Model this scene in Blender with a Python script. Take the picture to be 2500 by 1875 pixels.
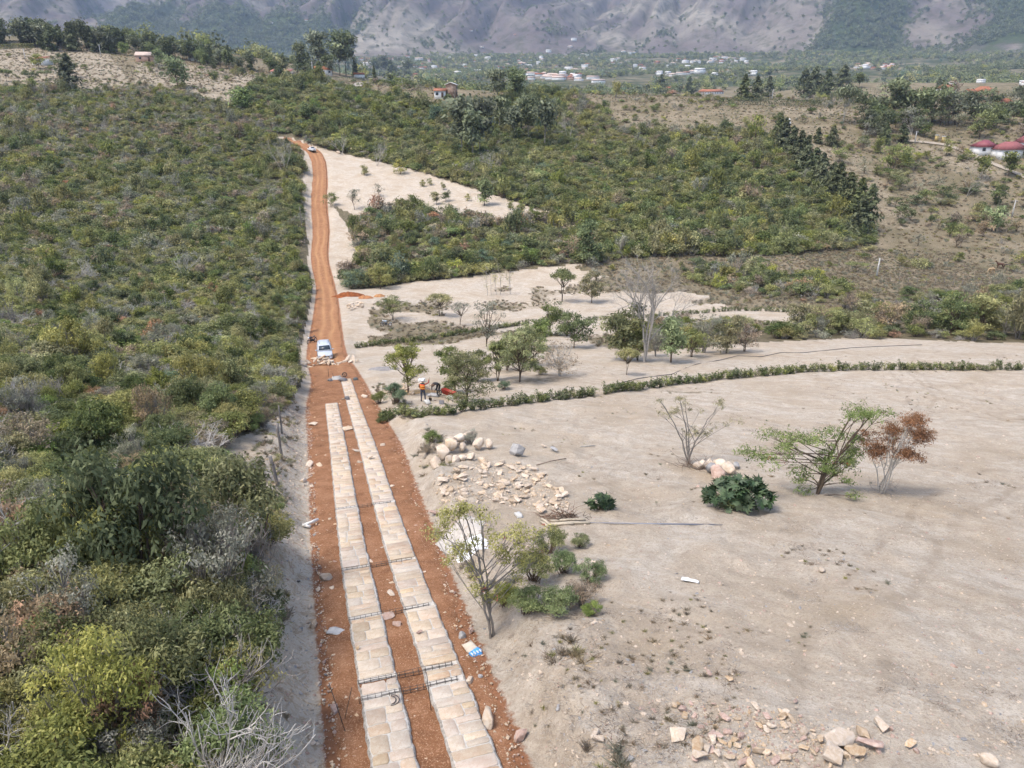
import bpy, bmesh, math, random
import numpy as np
from mathutils import Vector, Matrix, Euler
for _o in list(bpy.data.objects): bpy.data.objects.remove(_o)
SC = bpy.context.scene
COL = SC.collection
R = math.radians
# ------------------------------------------------------------------ camera
TH = R(21.0); FPX = 1766.0; CX, CY = 1250.0, 937.5
CZ = 40.0
cam_d = bpy.data.cameras.new('camera'); cam = bpy.data.objects.new('camera', cam_d); COL.objects.link(cam)
cam_d.sensor_width = 36.0; cam_d.lens = FPX/2500*36; cam_d.clip_start = 0.3; cam_d.clip_end = 30000
cam.location = (0, 0, CZ); cam.rotation_euler = (math.pi/2 - TH, 0, 0)
SC.camera = cam
# ------------------------------------------------------------------ world, sun, exposure
SUN_EL, SUN_AZ = 62.0, -118.0       # azimuth measured from +Y towards +X
W = bpy.data.worlds.new('World'); SC.world = W; W.use_nodes = True
nt = W.node_tree; bg = nt.nodes['Background']
sky = nt.nodes.new('ShaderNodeTexSky'); sky.sky_type = 'NISHITA'; sky.sun_disc = False
sky.sun_elevation = R(SUN_EL); sky.sun_rotation = R(SUN_AZ); sky.air_density = 1.0; sky.dust_density = 3.5; sky.ozone_density = 0.8
nt.links.new(sky.outputs[0], bg.inputs[0]); bg.inputs[1].default_value = 0.15
sun_d = bpy.data.lights.new('sun', 'SUN'); sun = bpy.data.objects.new('sun', sun_d); COL.objects.link(sun)
sun_d.energy = 1.5; sun_d.angle = R(14); sun_d.color = (1.0, 0.97, 0.91)
_sd = Vector((math.sin(R(SUN_AZ))*math.cos(R(SUN_EL)), math.cos(R(SUN_AZ))*math.cos(R(SUN_EL)), math.sin(R(SUN_EL))))
sun.rotation_euler = _sd.to_track_quat('Z', 'Y').to_euler(); sun.location = (0, 0, 200)
SC.view_settings.view_transform = 'Standard'; SC.view_settings.look = 'None'
SC.view_settings.exposure = 1.12; SC.view_settings.gamma = 1.0; SC.view_settings.use_curve_mapping = False
SC.render.engine = 'CYCLES'
cy = SC.cycles; cy.max_bounces = 4; cy.diffuse_bounces = 2; cy.glossy_bounces = 1; cy.transmission_bounces = 2; cy.volume_bounces = 1
cy.transparent_max_bounces = 8; cy.caustics_reflective = False; cy.caustics_refractive = False; cy.use_denoising = True; cy.use_adaptive_sampling = True; cy.adaptive_threshold = 0.02; cy.adaptive_min_samples = 24
# ------------------------------------------------------------------ tools
rng = np.random.default_rng(7); random.seed(7)
def _h(i, j, s):
    n = (i.astype(np.int64)*374761393 + j.astype(np.int64)*668265263 + s*2147483647) & 0xffffffff
    n = ((n ^ (n >> 13))*1274126177) & 0xffffffff
    return ((n ^ (n >> 16)) & 0xffff)/65535.0
def vnoise(x, y, s=0):
    xi = np.floor(x); yi = np.floor(y); fx = x-xi; fy = y-yi
    fx = fx*fx*(3-2*fx); fy = fy*fy*(3-2*fy)
    a = _h(xi, yi, s); b = _h(xi+1, yi, s); c = _h(xi, yi+1, s); d = _h(xi+1, yi+1, s)
    return (a*(1-fx)+b*fx)*(1-fy) + (c*(1-fx)+d*fx)*fy
def fbm(x, y, s=0, o=4, g=0.5):
    t = 0; a = 1; n = 0
    for k in range(o):
        t = t + a*(vnoise(x*2**k+17.3*k, y*2**k-9.1*k, s+k)*2-1); n += a; a *= g
    return t/n
def sstep(a, b, x):
    t = np.clip((x-a)/(b-a), 0, 1); return t*t*(3-2*t)
cT, sT = math.cos(TH), math.sin(TH)
def unproj(px, py, D):
    v = (py-CY)/FPX
    return np.array([D*(px-CX)/FPX, D*(cT - v*sT), CZ - D*(sT + v*cT)])
def proj(x, y, z):
    dz = z-CZ
    D = y*cT - dz*sT; v = -(y*sT + dz*cT)
    D = np.where(D < 0.5, 0.5, D)
    return CX + FPX*x/D, CY + FPX*v/D, D
def in_poly(px, py, poly):
    r = np.zeros(px.shape, bool); n = len(poly)
    for i in range(n):
        x1, y1 = poly[i]; x2, y2 = poly[(i+1) % n]
        if y1 == y2: continue
        c = ((y1 > py) != (y2 > py)) & (px < (x2-x1)*(py-y1)/(y2-y1) + x1)
        r ^= c
    return r
# ------------------------------------------------------------------ terrain
ROADP = [(1060,1875,15.3),(916,1340,27.1),(862,1096,41.6),(835,985,57),(820,923,69),(797,868,88),(797,800,108),(798,735,131),(794,695,150),(781,631,169),(784,564,190),(779,497,211),(782,430,232),(777,392,247),(762,368,256)]
CTRL = ROADP + [(1700,1875,14.5),(2500,1875,14.5),(2500,1340,26.3),(1700,1340,26.5),(2500,1096,40.5),(1700,1096,41.3),(1700,985,54),(2500,985,53),
 (2500,890,67),(1500,940,60),(1050,1005,54),(2000,838,83),(2500,850,80),(1560,872,75),(1400,905,67),(1350,860,80),(1700,800,97),
 (865,845,94),(1400,795,109),(1900,762,119),(1100,690,147),(1300,672,153),(1000,697,146),(2200,800,99),(2000,740,121),(2000,650,160),(2500,700,140),
 (2380,655,172),(2200,600,190),(2130,520,216),(1900,345,275),(2500,560,205),(2400,470,238),(2480,385,264),(2050,400,258),(1500,600,172),(1500,450,226),
 (1500,330,290),(1200,560,180),(950,440,227),(1280,530,190),(1100,330,282),(1250,255,318),(0,1875,13.5),(400,1875,14.5),(0,1340,24),(500,1340,26),
 (0,1096,35),(500,1096,40),(0,900,58),(400,900,66),(0,760,92),(400,750,112),(0,650,130),(400,650,146),(0,500,175),(400,500,192),(0,350,236),(400,350,252),
 (0,240,290),(200,225,298),(500,255,290),(650,330,266),(-220,92,430),(0,100,425),(130,108,420),(250,124,412),(400,142,410),(560,160,415),(0,130,385),(250,150,380),(500,170,390),(700,185,400),(850,200,390),(1075,232,322),(1500,232,350),(2000,250,350),(2500,262,350),
 (2250,270,330),(1750,250,335)]
_cw = np.array([unproj(*c) for c in CTRL])
_cw = np.vstack([_cw, [[0,0,CZ-10.9],[-30,-5,CZ-9.5],[30,-5,CZ-10.5],[0,-60,CZ-4],[-80,-40,CZ-4],[80,-40,CZ-4],[-330,440,CZ+24],[330,430,CZ+1],[0,470,CZ-2],[150,80,CZ-20],[-150,80,CZ-22],[-260,250,CZ+2],[290,250,CZ-12]]])
_S = 60.0
def _phi(d2): return np.where(d2 > 1e-12, 0.5*d2*np.log(np.maximum(d2, 1e-12)), 0)
def _fit(P, z, lam):
    n = len(P); d2 = ((P[:, None]-P[None])**2).sum(-1)
    A = np.zeros((n+3, n+3)); A[:n,:n] = _phi(d2) + lam*np.eye(n); A[:n, n] = 1; A[:n, n+1:] = P; A[n, :n] = 1; A[n+1:, :n] = P.T
    return np.linalg.solve(A, np.concatenate([z, np.zeros(3)]))
_TP = _cw[:, :2]/_S; _TW = _fit(_TP, _cw[:, 2], 0.004)
def _tps(x, y):
    s = x.shape; x = x.ravel()/_S; y = y.ravel()/_S; o = np.empty(x.size)
    for i in range(0, x.size, 60000):
        a = x[i:i+60000]; b = y[i:i+60000]
        d2 = (a[:, None]-_TP[:, 0])**2 + (b[:, None]-_TP[:, 1])**2
        o[i:i+60000] = _phi(d2)@_TW[:-3] + _TW[-3] + a*_TW[-2] + b*_TW[-1]
    return o.reshape(s)
# road centre line
_rw = np.array([unproj(*c) for c in ROADP])
_rd = np.vstack([_rw[0]-(_rw[1]-_rw[0])*1.6, _rw, _rw[-1]+np.array([-7, 7, 1.0]), _rw[-1]+np.array([-13, 10, 1.2])])
def _smooth_line(P, n):
    out = []
    for i in range(len(P)-1):
        p0 = P[max(i-1,0)]; p1 = P[i]; p2 = P[i+1]; p3 = P[min(i+2,len(P)-1)]
        for t in np.linspace(0, 1, n, endpoint=False):
            out.append(0.5*((2*p1)+(p2-p0)*t+(2*p0-5*p1+4*p2-p3)*t*t+(3*p1-p0-3*p2+p3)*t**3))
    out.append(P[-1]); return np.array(out)
RL = _smooth_line(_rd, 10)[:, :2]
RLs = np.concatenate([[0], np.cumsum(np.linalg.norm(np.diff(RL, axis=0), axis=1))])
def road_at(s):
    return np.interp(s, RLs, RL[:, 0]), np.interp(s, RLs, RL[:, 1])
def road_dir(s):
    a = np.array(road_at(s+0.5)); b = np.array(road_at(s-0.5)); d = a-b; n = np.linalg.norm(d, axis=0); return d/n
def road_sd(x, y):
    """arc length and signed lateral distance (right positive)"""
    sh = x.shape; x = x.ravel(); y = y.ravel()
    if x.size < 1500:
        a = RL[:-1]; d = RL[1:]-a; L2 = (d*d).sum(1); dx = x[:, None]-a[:, 0]; dy = y[:, None]-a[:, 1]
        t = np.clip((dx*d[:, 0]+dy*d[:, 1])/L2, 0, 1); ex = dx-t*d[:, 0]; ey = dy-t*d[:, 1]; dd = ex*ex+ey*ey; j = dd.argmin(1); r = np.arange(x.size)
        bs = RLs[j]+t[r, j]*np.sqrt(L2[j]); bl = np.sign(ex[r, j]*d[j, 1]-ey[r, j]*d[j, 0])*np.sqrt(dd[r, j]); return bs.reshape(sh), bl.reshape(sh)
    bd = np.full(x.size, 1e9); bs = np.zeros(x.size); bl = np.zeros(x.size)
    for i in range(len(RL)-1):
        a = RL[i]; d = RL[i+1]-a; L2 = d@d; L = math.sqrt(L2)
        t = np.clip(((x-a[0])*d[0]+(y-a[1])*d[1])/L2, 0, 1)
        ex = x-a[0]-t*d[0]; ey = y-a[1]-t*d[1]; dd = ex*ex+ey*ey
        m = dd < bd; bd[m] = dd[m]; bs[m] = RLs[i]+t[m]*L
        side = np.sign(ex*d[1]-ey*d[0]); bl[m] = (side*np.sqrt(dd))[m]
    return bs.reshape(sh), bl.reshape(sh)
S0 = float(road_sd(np.array([_rw[0][0]]), np.array([_rw[0][1]]))[0][0])
def s_of(px, py, D):
    w = unproj(px, py, D); return float(road_sd(np.array([w[0]]), np.array([w[1]]))[0][0])
_hs = [0, S0, s_of(*ROADP[1]), s_of(*ROADP[2]), s_of(*ROADP[3]), s_of(*ROADP[4]), s_of(*ROADP[5]), s_of(*ROADP[6]), s_of(*ROADP[8]), s_of(*ROADP[11]), s_of(*ROADP[14]), 400]
_hL = [2.1, 2.1, 2.2, 2.4, 2.6, 2.1, 2.2, 2.1, 1.75, 2.1, 2.3, 2.5]
_hR = [1.75, 1.75, 2.2, 2.6, 2.4, 2.2, 2.3, 2.1, 1.75, 2.2, 2.2, 2.2]
_bL = [1.15, 1.1, 0.9, 0.95, 0.5, 0.3, 0.3, 0.4, 0.6, 1.0, 0.6, 0]
_bR = [0.9, 0.9, 1.0, 1.15, 0.7, 0.25, 0.1, 0.15, 0.2, 0.4, 0.2, 0]
BEDZ = None; BEDS = np.arange(0, RLs[-1], 1.0)
def Z(x, y, fine=True):
    x = np.asarray(x, float); y = np.asarray(y, float); sh = x.shape
    x = np.atleast_1d(x); y = np.atleast_1d(y)
    r = np.hypot(x, y); a = np.degrees(np.arctan2(x, y))
    z = np.zeros(x.shape); m = r < 730
    if m.any(): z[m] = _tps(x[m], y[m])
    zf = CZ + np.interp(r, [300, 450, 700, 1200, 2200, 3000, 4200], [0, -6, -14, 28, 92, 182, 330])
    zf = zf + fbm(x/260, y/260, 31, 3)*10*sstep(450, 900, r)
    zf = zf + 24*np.exp(-((r-760)/170)**2)*sstep(9, 24, a)*(0.8+0.4*vnoise(x/150, y/150, 5)) + 34*np.exp(-((r-640)/220)**2)*sstep(-16, -34, a)
    b = sstep(560, 720, r)
    z = z*(1-b) + zf*b
    # natural unevenness
    amp = sstep(6, 30, r)
    z = z + fbm(x/22, y/22, 3, 3)*0.55*sstep(40, 110, r) + fbm(x/5, y/5, 9, 3)*0.10*amp
    near = r < 420
    if near.any():
        xs = x[near]; ys = y[near]
        s, l = road_sd(xs, ys); al = np.abs(l); rt = l > 0
        hw = np.where(rt, np.interp(s, _hs, _hR), np.interp(s, _hs, _hL)); bh = np.where(rt, np.interp(s, _hs, _bR), np.interp(s, _hs, _bL))
        rag = fbm(xs/1.7, ys/1.7, 41, 3)
        t = sstep(0.0, 1.0, (al-hw-0.15+rag*0.35)/(np.where(rt, 1.5, 2.0)+0.8*fbm(s/4, l*0+3.3, 8, 2)))
        fade = 1-sstep(7, 30, al)
        if fine is not None and BEDZ is not None:
            w = (1-sstep(0.0, 1.6, al-hw))*(s > 0.3)*(s < RLs[-1]-1); z[near] = z[near]*(1-w)+np.interp(s, BEDS, BEDZ)*w
        zn = z[near] + bh*t*(0.5+0.5*fade) * (1+0.25*rag)
        # fine relief off the road
        if fine: zn = zn + t*(fbm(xs/0.9, ys/0.9, 23, 3)*0.05 + fbm(xs/0.33, ys/0.33, 29, 2)*0.018) + t*(1-sstep(3.5,6,al))*(fbm(s/0.5, l/1.8, 61, 4)*0.30+fbm(xs/0.28, ys/0.28, 63, 3)*0.10)*np.minimum(bh,1)
        # road bed: gentle ruts
        zn = zn + (1-t)*(fbm(xs/0.6, ys/0.6, 51, 3)*0.03 - 0.05*np.exp(-((al-0.75)/0.3)**2)*sstep(60, 75, s-S0))
        # edge of the upper cleared ground: it drops towards the bushes
        z[near] = zn
    return z.reshape(sh) if sh else float(z[0])
_bx, _by = road_at(BEDS); _b = _tps(_bx, _by); BEDZ = np.convolve(np.pad(_b, 3, 'edge'), np.ones(7)/7, 'valid')
_ts = 6.0*np.power(1.042, np.arange(160)); _tf = np.linspace(0, 1, 20)
def G(px, py):
    """ground point seen at a photo pixel"""
    d = unproj(px, py, 1.0); d[2] -= CZ; ts = _ts
    for _ in range(2):
        P = d[None]*ts[:, None]; h = P[:, 2]+CZ-Z(P[:, 0], P[:, 1], False); k = int(np.argmax(h < 0))
        if k == 0: k = len(ts)-1
        lo, hi = ts[k-1], ts[k]; h0, h1 = h[k-1], h[k]; ts = lo+(hi-lo)*_tf
    t = lo+(hi-lo)*h0/(h0-h1+1e-9)
    x, y = d[0]*t, d[1]*t
    return Vector((x, y, Z(x, y)))
def G_many(px, py, t0=10.0, t1=200.0, n=70):
    """the same for many pixels at once, over a nearer range"""
    px = np.asarray(px, float); py = np.asarray(py, float); v = (py-CY)/FPX; d = np.stack([(px-CX)/FPX, cT-v*sT, -(sT+v*cT)], 1)
    lo = np.full(len(px), t0); hi = np.full(len(px), t1); m = n
    for _ in range(2):
        f = np.linspace(0, 1, m); ts = lo[:, None]*(hi/lo)[:, None]**f[None]; h = CZ+d[:, 2:3]*ts-Z(d[:, :1]*ts, d[:, 1:2]*ts, False); k = np.clip(np.argmax(h < 0, 1), 1, m-1); r = np.arange(len(px)); lo, hi = ts[r, k-1], ts[r, k]; m = 10
    t = (lo+hi)/2; x = d[:, 0]*t; y = d[:, 1]*t; return np.stack([x, y, Z(x, y)], 1)
def Dof(p): return float(proj(p[0], p[1], p[2])[2])
def on(x, y, dz=0.0): return Vector((x, y, Z(x, y)+dz))
# ------------------------------------------------------------------ mesh + object helpers
def mesh_np(name, v, quads=None, tris=None, mats=(), mi=None, col=None, smooth=False):
    me = bpy.data.meshes.new(name); v = np.asarray(v, np.float32)
    q = np.zeros((0, 4), np.int32) if quads is None else np.asarray(quads, np.int32); t = np.zeros((0, 3), np.int32) if tris is None else np.asarray(tris, np.int32)
    me.vertices.add(len(v)); me.vertices.foreach_set('co', v.ravel())
    nl = q.size+t.size; me.loops.add(nl); me.loops.foreach_set('vertex_index', np.concatenate([q.ravel(), t.ravel()]))
    npoly = len(q)+len(t); me.polygons.add(npoly)
    st = np.concatenate([np.arange(len(q))*4, len(q)*4+np.arange(len(t))*3]).astype(np.int32)
    me.polygons.foreach_set('loop_start', st)
    for m in mats: me.materials.append(m)
    if mi is not None: me.polygons.foreach_set('material_index', np.asarray(mi, np.int32))
    if smooth: me.polygons.foreach_set('use_smooth', np.ones(npoly, bool))
    if col is not None:
        ca = me.color_attributes.new('Col', 'FLOAT_COLOR', 'POINT'); c = np.ones((len(v), 4), np.float32); c[:, :col.shape[1]] = col; ca.data.foreach_set('color', c.ravel())
    me.update(calc_edges=True); me.validate(); return me
def obj(name, me, parent=None, loc=None, rz=None, scale=None):
    o = bpy.data.objects.new(name, me); COL.objects.link(o)
    if parent is not None: o.parent = parent
    if loc is not None: o.location = loc
    if rz is not None: o.rotation_euler = (0, 0, rz) if not isinstance(rz, (tuple, list)) else rz
    if scale is not None: o.scale = (scale,)*3 if not isinstance(scale, (tuple, list)) else scale
    return o
def tag(o, label, cat, group=None, kind='thing'):
    o['label'] = label; o['category'] = cat
    if group: o['group'] = group
    if kind: o['kind'] = kind
    return o
def add_col(me, name, val):
    ca = me.color_attributes.new(name, 'FLOAT_COLOR', 'POINT'); c = np.ones((len(val), 4), np.float32); c[:, :3] = np.asarray(val)[:, None]; ca.data.foreach_set('color', c.ravel())
def struct(o): o['kind'] = 'structure'; return o
class MB:
    """collects simple shapes into one mesh"""
    def __init__(s): s.v = []; s.q = []; s.t = []; s.n = 0
    def add(s, v, q=(), t=()):
        v = np.asarray(v, float)
        s.v.append(v)
        if len(q): s.q.append(np.asarray(q)+s.n)
        if len(t): s.t.append(np.asarray(t)+s.n)
        s.n += len(v); return s
    def box(s, c, d, M=None, top=None):
        x, y, z = np.asarray(d)/2.; tx, ty = top if top else (1, 1)
        v = np.array([[-x,-y,-z],[x,-y,-z],[x,y,-z],[-x,y,-z],[-x*tx,-y*ty,z],[x*tx,-y*ty,z],[x*tx,y*ty,z],[-x*tx,y*ty,z]])
        if M is not None: v = v@np.array(M.to_3x3()).T
        return s.add(v+np.asarray(c), [[3,2,1,0],[4,5,6,7],[0,1,5,4],[1,2,6,5],[2,3,7,6],[3,0,4,7]])
    def tube(s, pts, rad, k=6, cap=True):
        pts = np.asarray(pts, float); n = len(pts); rad = np.broadcast_to(rad, n)
        tg = np.gradient(pts, axis=0); tg /= np.linalg.norm(tg, axis=1)[:, None]+1e-9
        up = np.array([0, 0, 1.]) if abs(tg[:, 2]).mean() < 0.9 else np.array([1., 0, 0])
        a = np.cross(tg, up); a /= np.linalg.norm(a, axis=1)[:, None]+1e-9; b = np.cross(tg, a)
        an = np.arange(k)*2*math.pi/k
        v = pts[:, None]+rad[:, None, None]*(np.cos(an)[None, :, None]*a[:, None]+np.sin(an)[None, :, None]*b[:, None])
        q = [[i*k+j, i*k+(j+1) % k, (i+1)*k+(j+1) % k, (i+1)*k+j] for i in range(n-1) for j in range(k)]
        t = []
        V = v.reshape(-1, 3)
        if cap:
            V = np.vstack([V, pts[0], pts[-1]]); e = n*k
            t = [[e, (j+1) % k, j] for j in range(k)]+[[e+1, (n-1)*k+j, (n-1)*k+(j+1) % k] for j in range(k)]
        return s.add(V, q, t)
    def ell(s, c, r, nu=10, nv=7, M=None):
        v = []; q = []
        for i in range(nv+1):
            th = math.pi*i/nv
            for j in range(nu):
                ph = 2*math.pi*j/nu; v.append([r[0]*math.sin(th)*math.cos(ph), r[1]*math.sin(th)*math.sin(ph), r[2]*math.cos(th)])
        v = np.array(v)
        if M is not None: v = v@np.array(M.to_3x3()).T
        for i in range(nv):
            for j in range(nu): q.append([i*nu+j, (i+1)*nu+j, (i+1)*nu+(j+1) % nu, i*nu+(j+1) % nu])
        return s.add(v+np.asarray(c), q)
    def loft(s, secs):
        k = len(secs[0]); v = np.vstack(secs); n = len(secs)
        q = [[i*k+j, i*k+(j+1) % k, (i+1)*k+(j+1) % k, (i+1)*k+j] for i in range(n-1) for j in range(k)]
        c0 = np.mean(secs[0], axis=0); c1 = np.mean(secs[-1], axis=0); e = n*k
        return s.add(np.vstack([v, c0, c1]), q, [[e, (j+1) % k, j] for j in range(k)]+[[e+1, (n-1)*k+j, (n-1)*k+(j+1) % k] for j in range(k)])
    def mesh(s, name, mat, smooth=False):
        return mesh_np(name, np.vstack(s.v), np.vstack(s.q) if s.q else None, np.vstack(s.t) if s.t else None, [mat] if mat else [], smooth=smooth)
    def build(s, name, mat, parent=None, smooth=False, loc=None, rz=None): return obj(name, s.mesh(name, mat, smooth), parent, loc, rz)
# ------------------------------------------------------------------ materials
def srgb(r, g, b):
    f = lambda c: ((c/255+0.055)/1.055)**2.4 if c > 10 else c/255/12.92
    return (f(r), f(g), f(b), 1)
class NT:
    def __init__(s, name):
        s.m = bpy.data.materials.new(name); s.m.use_nodes = True; s.t = s.m.node_tree; s.b = s.t.nodes['Principled BSDF']; s.out = s.t.nodes['Material Output']
    def n(s, typ, **kw):
        o = s.t.nodes.new(typ)
        for k, v in kw.items():
            if isinstance(k, str) and hasattr(o, k): setattr(o, k, v)
        return o
    def l(s, a, b): s.t.links.new(a, b)
    def geo(s): return s.n('ShaderNodeTexCoord').outputs['Object']
    def noise(s, vec, sc, det=4, rough=0.55, dist=0.0):
        o = s.n('ShaderNodeTexNoise'); o.inputs['Scale'].default_value = sc; o.inputs['Detail'].default_value = det; o.inputs['Roughness'].default_value = rough; o.inputs['Distortion'].default_value = dist
        if vec is not None: s.l(vec, o.inputs['Vector'])
        return o.outputs['Fac']
    def ramp(s, fac, stops):
        o = s.n('ShaderNodeValToRGB'); e = o.color_ramp.elements
        while len(e) < len(stops): e.new(0.5)
        for i, (p, c) in enumerate(stops): e[i].position = p; e[i].color = c if len(c) == 4 else (*c, 1)
        s.l(fac, o.inputs[0]); return o.outputs[0]
    def mix(s, f, a, b, mode='MIX'):
        o = s.n('ShaderNodeMix'); o.data_type = 'RGBA'; o.blend_type = mode
        for sock, val in ((o.inputs[0], f), (o.inputs[6], a), (o.inputs[7], b)):
            if hasattr(val, 'links'): s.l(val, sock)
            else: sock.default_value = val
        return o.outputs[2]
    def math(s, op, a, b=0.0, c=None):
        o = s.n('ShaderNodeMath'); o.operation = op
        for i, val in enumerate((a, b) if c is None else (a, b, c)):
            if hasattr(val, 'links'): s.l(val, o.inputs[i])
            else: o.inputs[i].default_value = val
        return o.outputs[0]
    def bump(s, h, st, dist):
        o = s.n('ShaderNodeBump'); o.inputs['Strength'].default_value = st; o.inputs['Distance'].default_value = dist; s.l(h, o.inputs['Height']); s.l(o.outputs[0], s.b.inputs['Normal'])
    def fin(s, col, rough=0.9, spec=0.2, metal=0.0):
        if hasattr(col, 'links'): s.l(col, s.b.inputs['Base Color'])
        else: s.b.inputs['Base Color'].default_value = col
        s.b.inputs['Roughness'].default_value = rough; s.b.inputs['Specular IOR Level'].default_value = spec; s.b.inputs['Metallic'].default_value = metal
        return s.m
def plain(name, c, rough=0.6, spec=0.4, metal=0.0, var=0.12, sc=6.0):
    k = NT(name); f = k.noise(k.geo(), sc, 3)
    d = tuple(x*(1-var) for x in c[:3])+(1,); e = tuple(min(1, x*(1+var)) for x in c[:3])+(1,)
    return k.fin(k.ramp(f, [(0.35, d), (0.65, e)]), rough, spec, metal)
def leafmat(name, dark, mid, light, trans=0.38, hue=0.022, rough=0.7, gain=2.65):
    """leaf colour from the leaf's own tone, shifted a little from plant to plant"""
    k = NT(name); a = k.n('ShaderNodeVertexColor'); a.layer_name = 'Col'
    sp = k.n('ShaderNodeSeparateColor'); k.l(a.outputs[0], sp.inputs[0])
    dark, mid, light = [tuple(min(0.85, x*gain) for x in t) for t in (dark, mid, light)]
    c = k.ramp(sp.outputs[0], [(0.0, dark), (0.5, mid), (1.0, light)])
    oi = k.n('ShaderNodeObjectInfo'); hs = k.n('ShaderNodeHueSaturation'); k.l(c, hs.inputs['Color'])
    h = k.math('MULTIPLY_ADD', oi.outputs['Random'], hue, 0.5-hue/2); k.l(h, hs.inputs['Hue'])
    v = k.math('MULTIPLY_ADD', k.math('FRACT', k.math('MULTIPLY', oi.outputs['Random'], 7.31)), 0.34, 0.83); k.l(v, hs.inputs['Value'])
    sa = k.math('MULTIPLY_ADD', k.math('FRACT', k.math('MULTIPLY', oi.outputs['Random'], 3.77)), 0.32, 0.70); k.l(sa, hs.inputs['Saturation'])
    k.fin(hs.outputs[0], rough, 0.25)
    tr = k.n('ShaderNodeBsdfTranslucent'); k.l(hs.outputs[0], tr.inputs[0]); mx = k.n('ShaderNodeMixShader'); mx.inputs[0].default_value = trans
    k.l(k.b.outputs[0], mx.inputs[1]); k.l(tr.outputs[0], mx.inputs[2]); k.l(mx.outputs[0], k.out.inputs[0]); return k.m
# ------------------------------------------------------------------ zones of the ground (where soil is bare, grassy or under scrub)
SCRUB_LEFT = [(-1500,3200),(560,3200),(640,1875),(655,1650),(690,1500),(728,1400),(730,1335),(610,1330),(545,1260),(515,1130),(540,1080),(620,1050),(690,1005),(742,930),(757,850),(766,740),(760,640),(747,560),(738,480),(736,400),(746,354),(720,330),(640,292),(560,262),(500,240),(330,215),(240,225),(150,222),(0,208),(-1500,180)]
SCRUB_MID = [(815,500),(870,528),(1000,512),(1120,530),(1240,552),(1345,520),(1440,560),(1450,640),(1330,652),(1200,668),(1000,690),(900,704),(845,705),(835,665),(885,640),(850,560),(828,520)]
FOREST = [(745,346),(800,366),(1000,412),(1100,442),(1345,522),(1440,640),(1600,628),(1900,625),(2140,600),(2100,530),(2000,440),(1870,335),(1760,318),(1680,330),(1600,325),(1500,320),(1480,270),(1400,232),(1250,232),(1150,262),(1050,262),(900,225),(780,200),(690,190),(620,205),(560,262),(640,290),(720,330)]
STRIP = [(1660,655),(1800,655),(2060,700),(2060,745),(1900,735),(1690,690)]
BUSHROW = [(1960,800),(2060,745),(2500,700),(3000,690),(3000,860),(2500,838),(2200,828),(2000,826),(1800,838),(1560,862),(1490,850),(1520,800),(1700,790),(1900,790)]
DRYGRASS = [[(-900,215),(0,205),(150,222),(240,225),(330,215),(260,120),(0,110),(-900,90)],[(1900,330),(2140,600),(2060,690),(1660,650),(1440,650),(1600,628),(2140,600),(2300,690),(3000,690),(3000,255),(1700,235),(1500,270),(1480,320),(1680,330),(1760,318)],
            [(560,262),(620,205),(690,190),(500,160),(330,150),(330,215),(500,240)],[(900,225),(1050,262),(1150,262),(1250,232),(1400,232),(1480,270),(1700,235),(1200,195),(850,195)],
            [(1440,640),(1660,650),(2060,745),(1960,765),(1700,718),(1400,655)]]
PALE_SLOPE = [(740,350),(800,366),(1000,412),(1100,442),(1345,522),(1240,552),(1120,530),(1000,512),(870,528),(815,500),(850,560),(885,640),(835,668),(800,712),(755,640),(730,480),(730,400)]
def zones(x, y, z):
    px, py, D = proj(x, y, z)
    j = fbm(x/6, y/6, 77, 3)*900/np.maximum(D, 12)*0.9
    k = fbm(x/6, y/6, 78, 3)*900/np.maximum(D, 12)*0.5
    px = px+j; py = py+k
    ahead = y > 2
    sc = np.zeros(x.shape); dr = np.zeros(x.shape)
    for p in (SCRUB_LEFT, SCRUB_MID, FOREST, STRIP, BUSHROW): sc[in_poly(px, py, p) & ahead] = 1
    for p in DRYGRASS: dr[in_poly(px, py, p) & ahead] = 1
    sc[(~ahead) & (x < -6)] = 1
    r = np.hypot(x, y); a_ = np.degrees(np.arctan2(x, y)); far = sstep(520, 640, r)*(1-0.85*sstep(7, 12, a_)*sstep(1250, 1000, r))
    out = r > 520; sc[out] = 0; dr[out] = 1
    op = (py < 640) & (sc == 0) & ahead & ~in_poly(px, py, PALE_SLOPE); dr[op] = 1
    op = (py < 790) & (px > 1960) & (sc == 0) & ahead; dr[op] = 1
    for p_ in ([(1860,262),(2085,266),(2085,292),(1960,287)], [(1500,272),(1690,282),(1850,318),(1700,322),(1520,318)], [(2190,350),(2330,360),(2480,420),(2420,440),(2300,400)], [(1960,340),(2040,420),(2160,560),(2230,560),(2130,400),(2050,350)]): dr[in_poly(px, py, p_) & (sc == 0)] = 0.6
    for p_ in (DRYGRASS[0], DRYGRASS[2]): dr[in_poly(px, py, p_) & (sc == 0)] = 0.52
    # scattered dry grass over the middle clearing
    m = (py < 960) & (py > 640) & (px > 900) & (px < 2000) & (sc == 0)
    dr = np.where(m, np.maximum(dr, 0.66*sstep(-0.1, 0.35, fbm(x/14, y/14, 12, 3)+0.06)), dr)
    m2 = (py >= 960) & (sc == 0) & (px > 1000)
    dr = np.where(m2, 0.28*sstep(0.1, 0.5, fbm(x/7, y/7, 13, 3)), dr)
    return sc, dr, far
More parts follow.
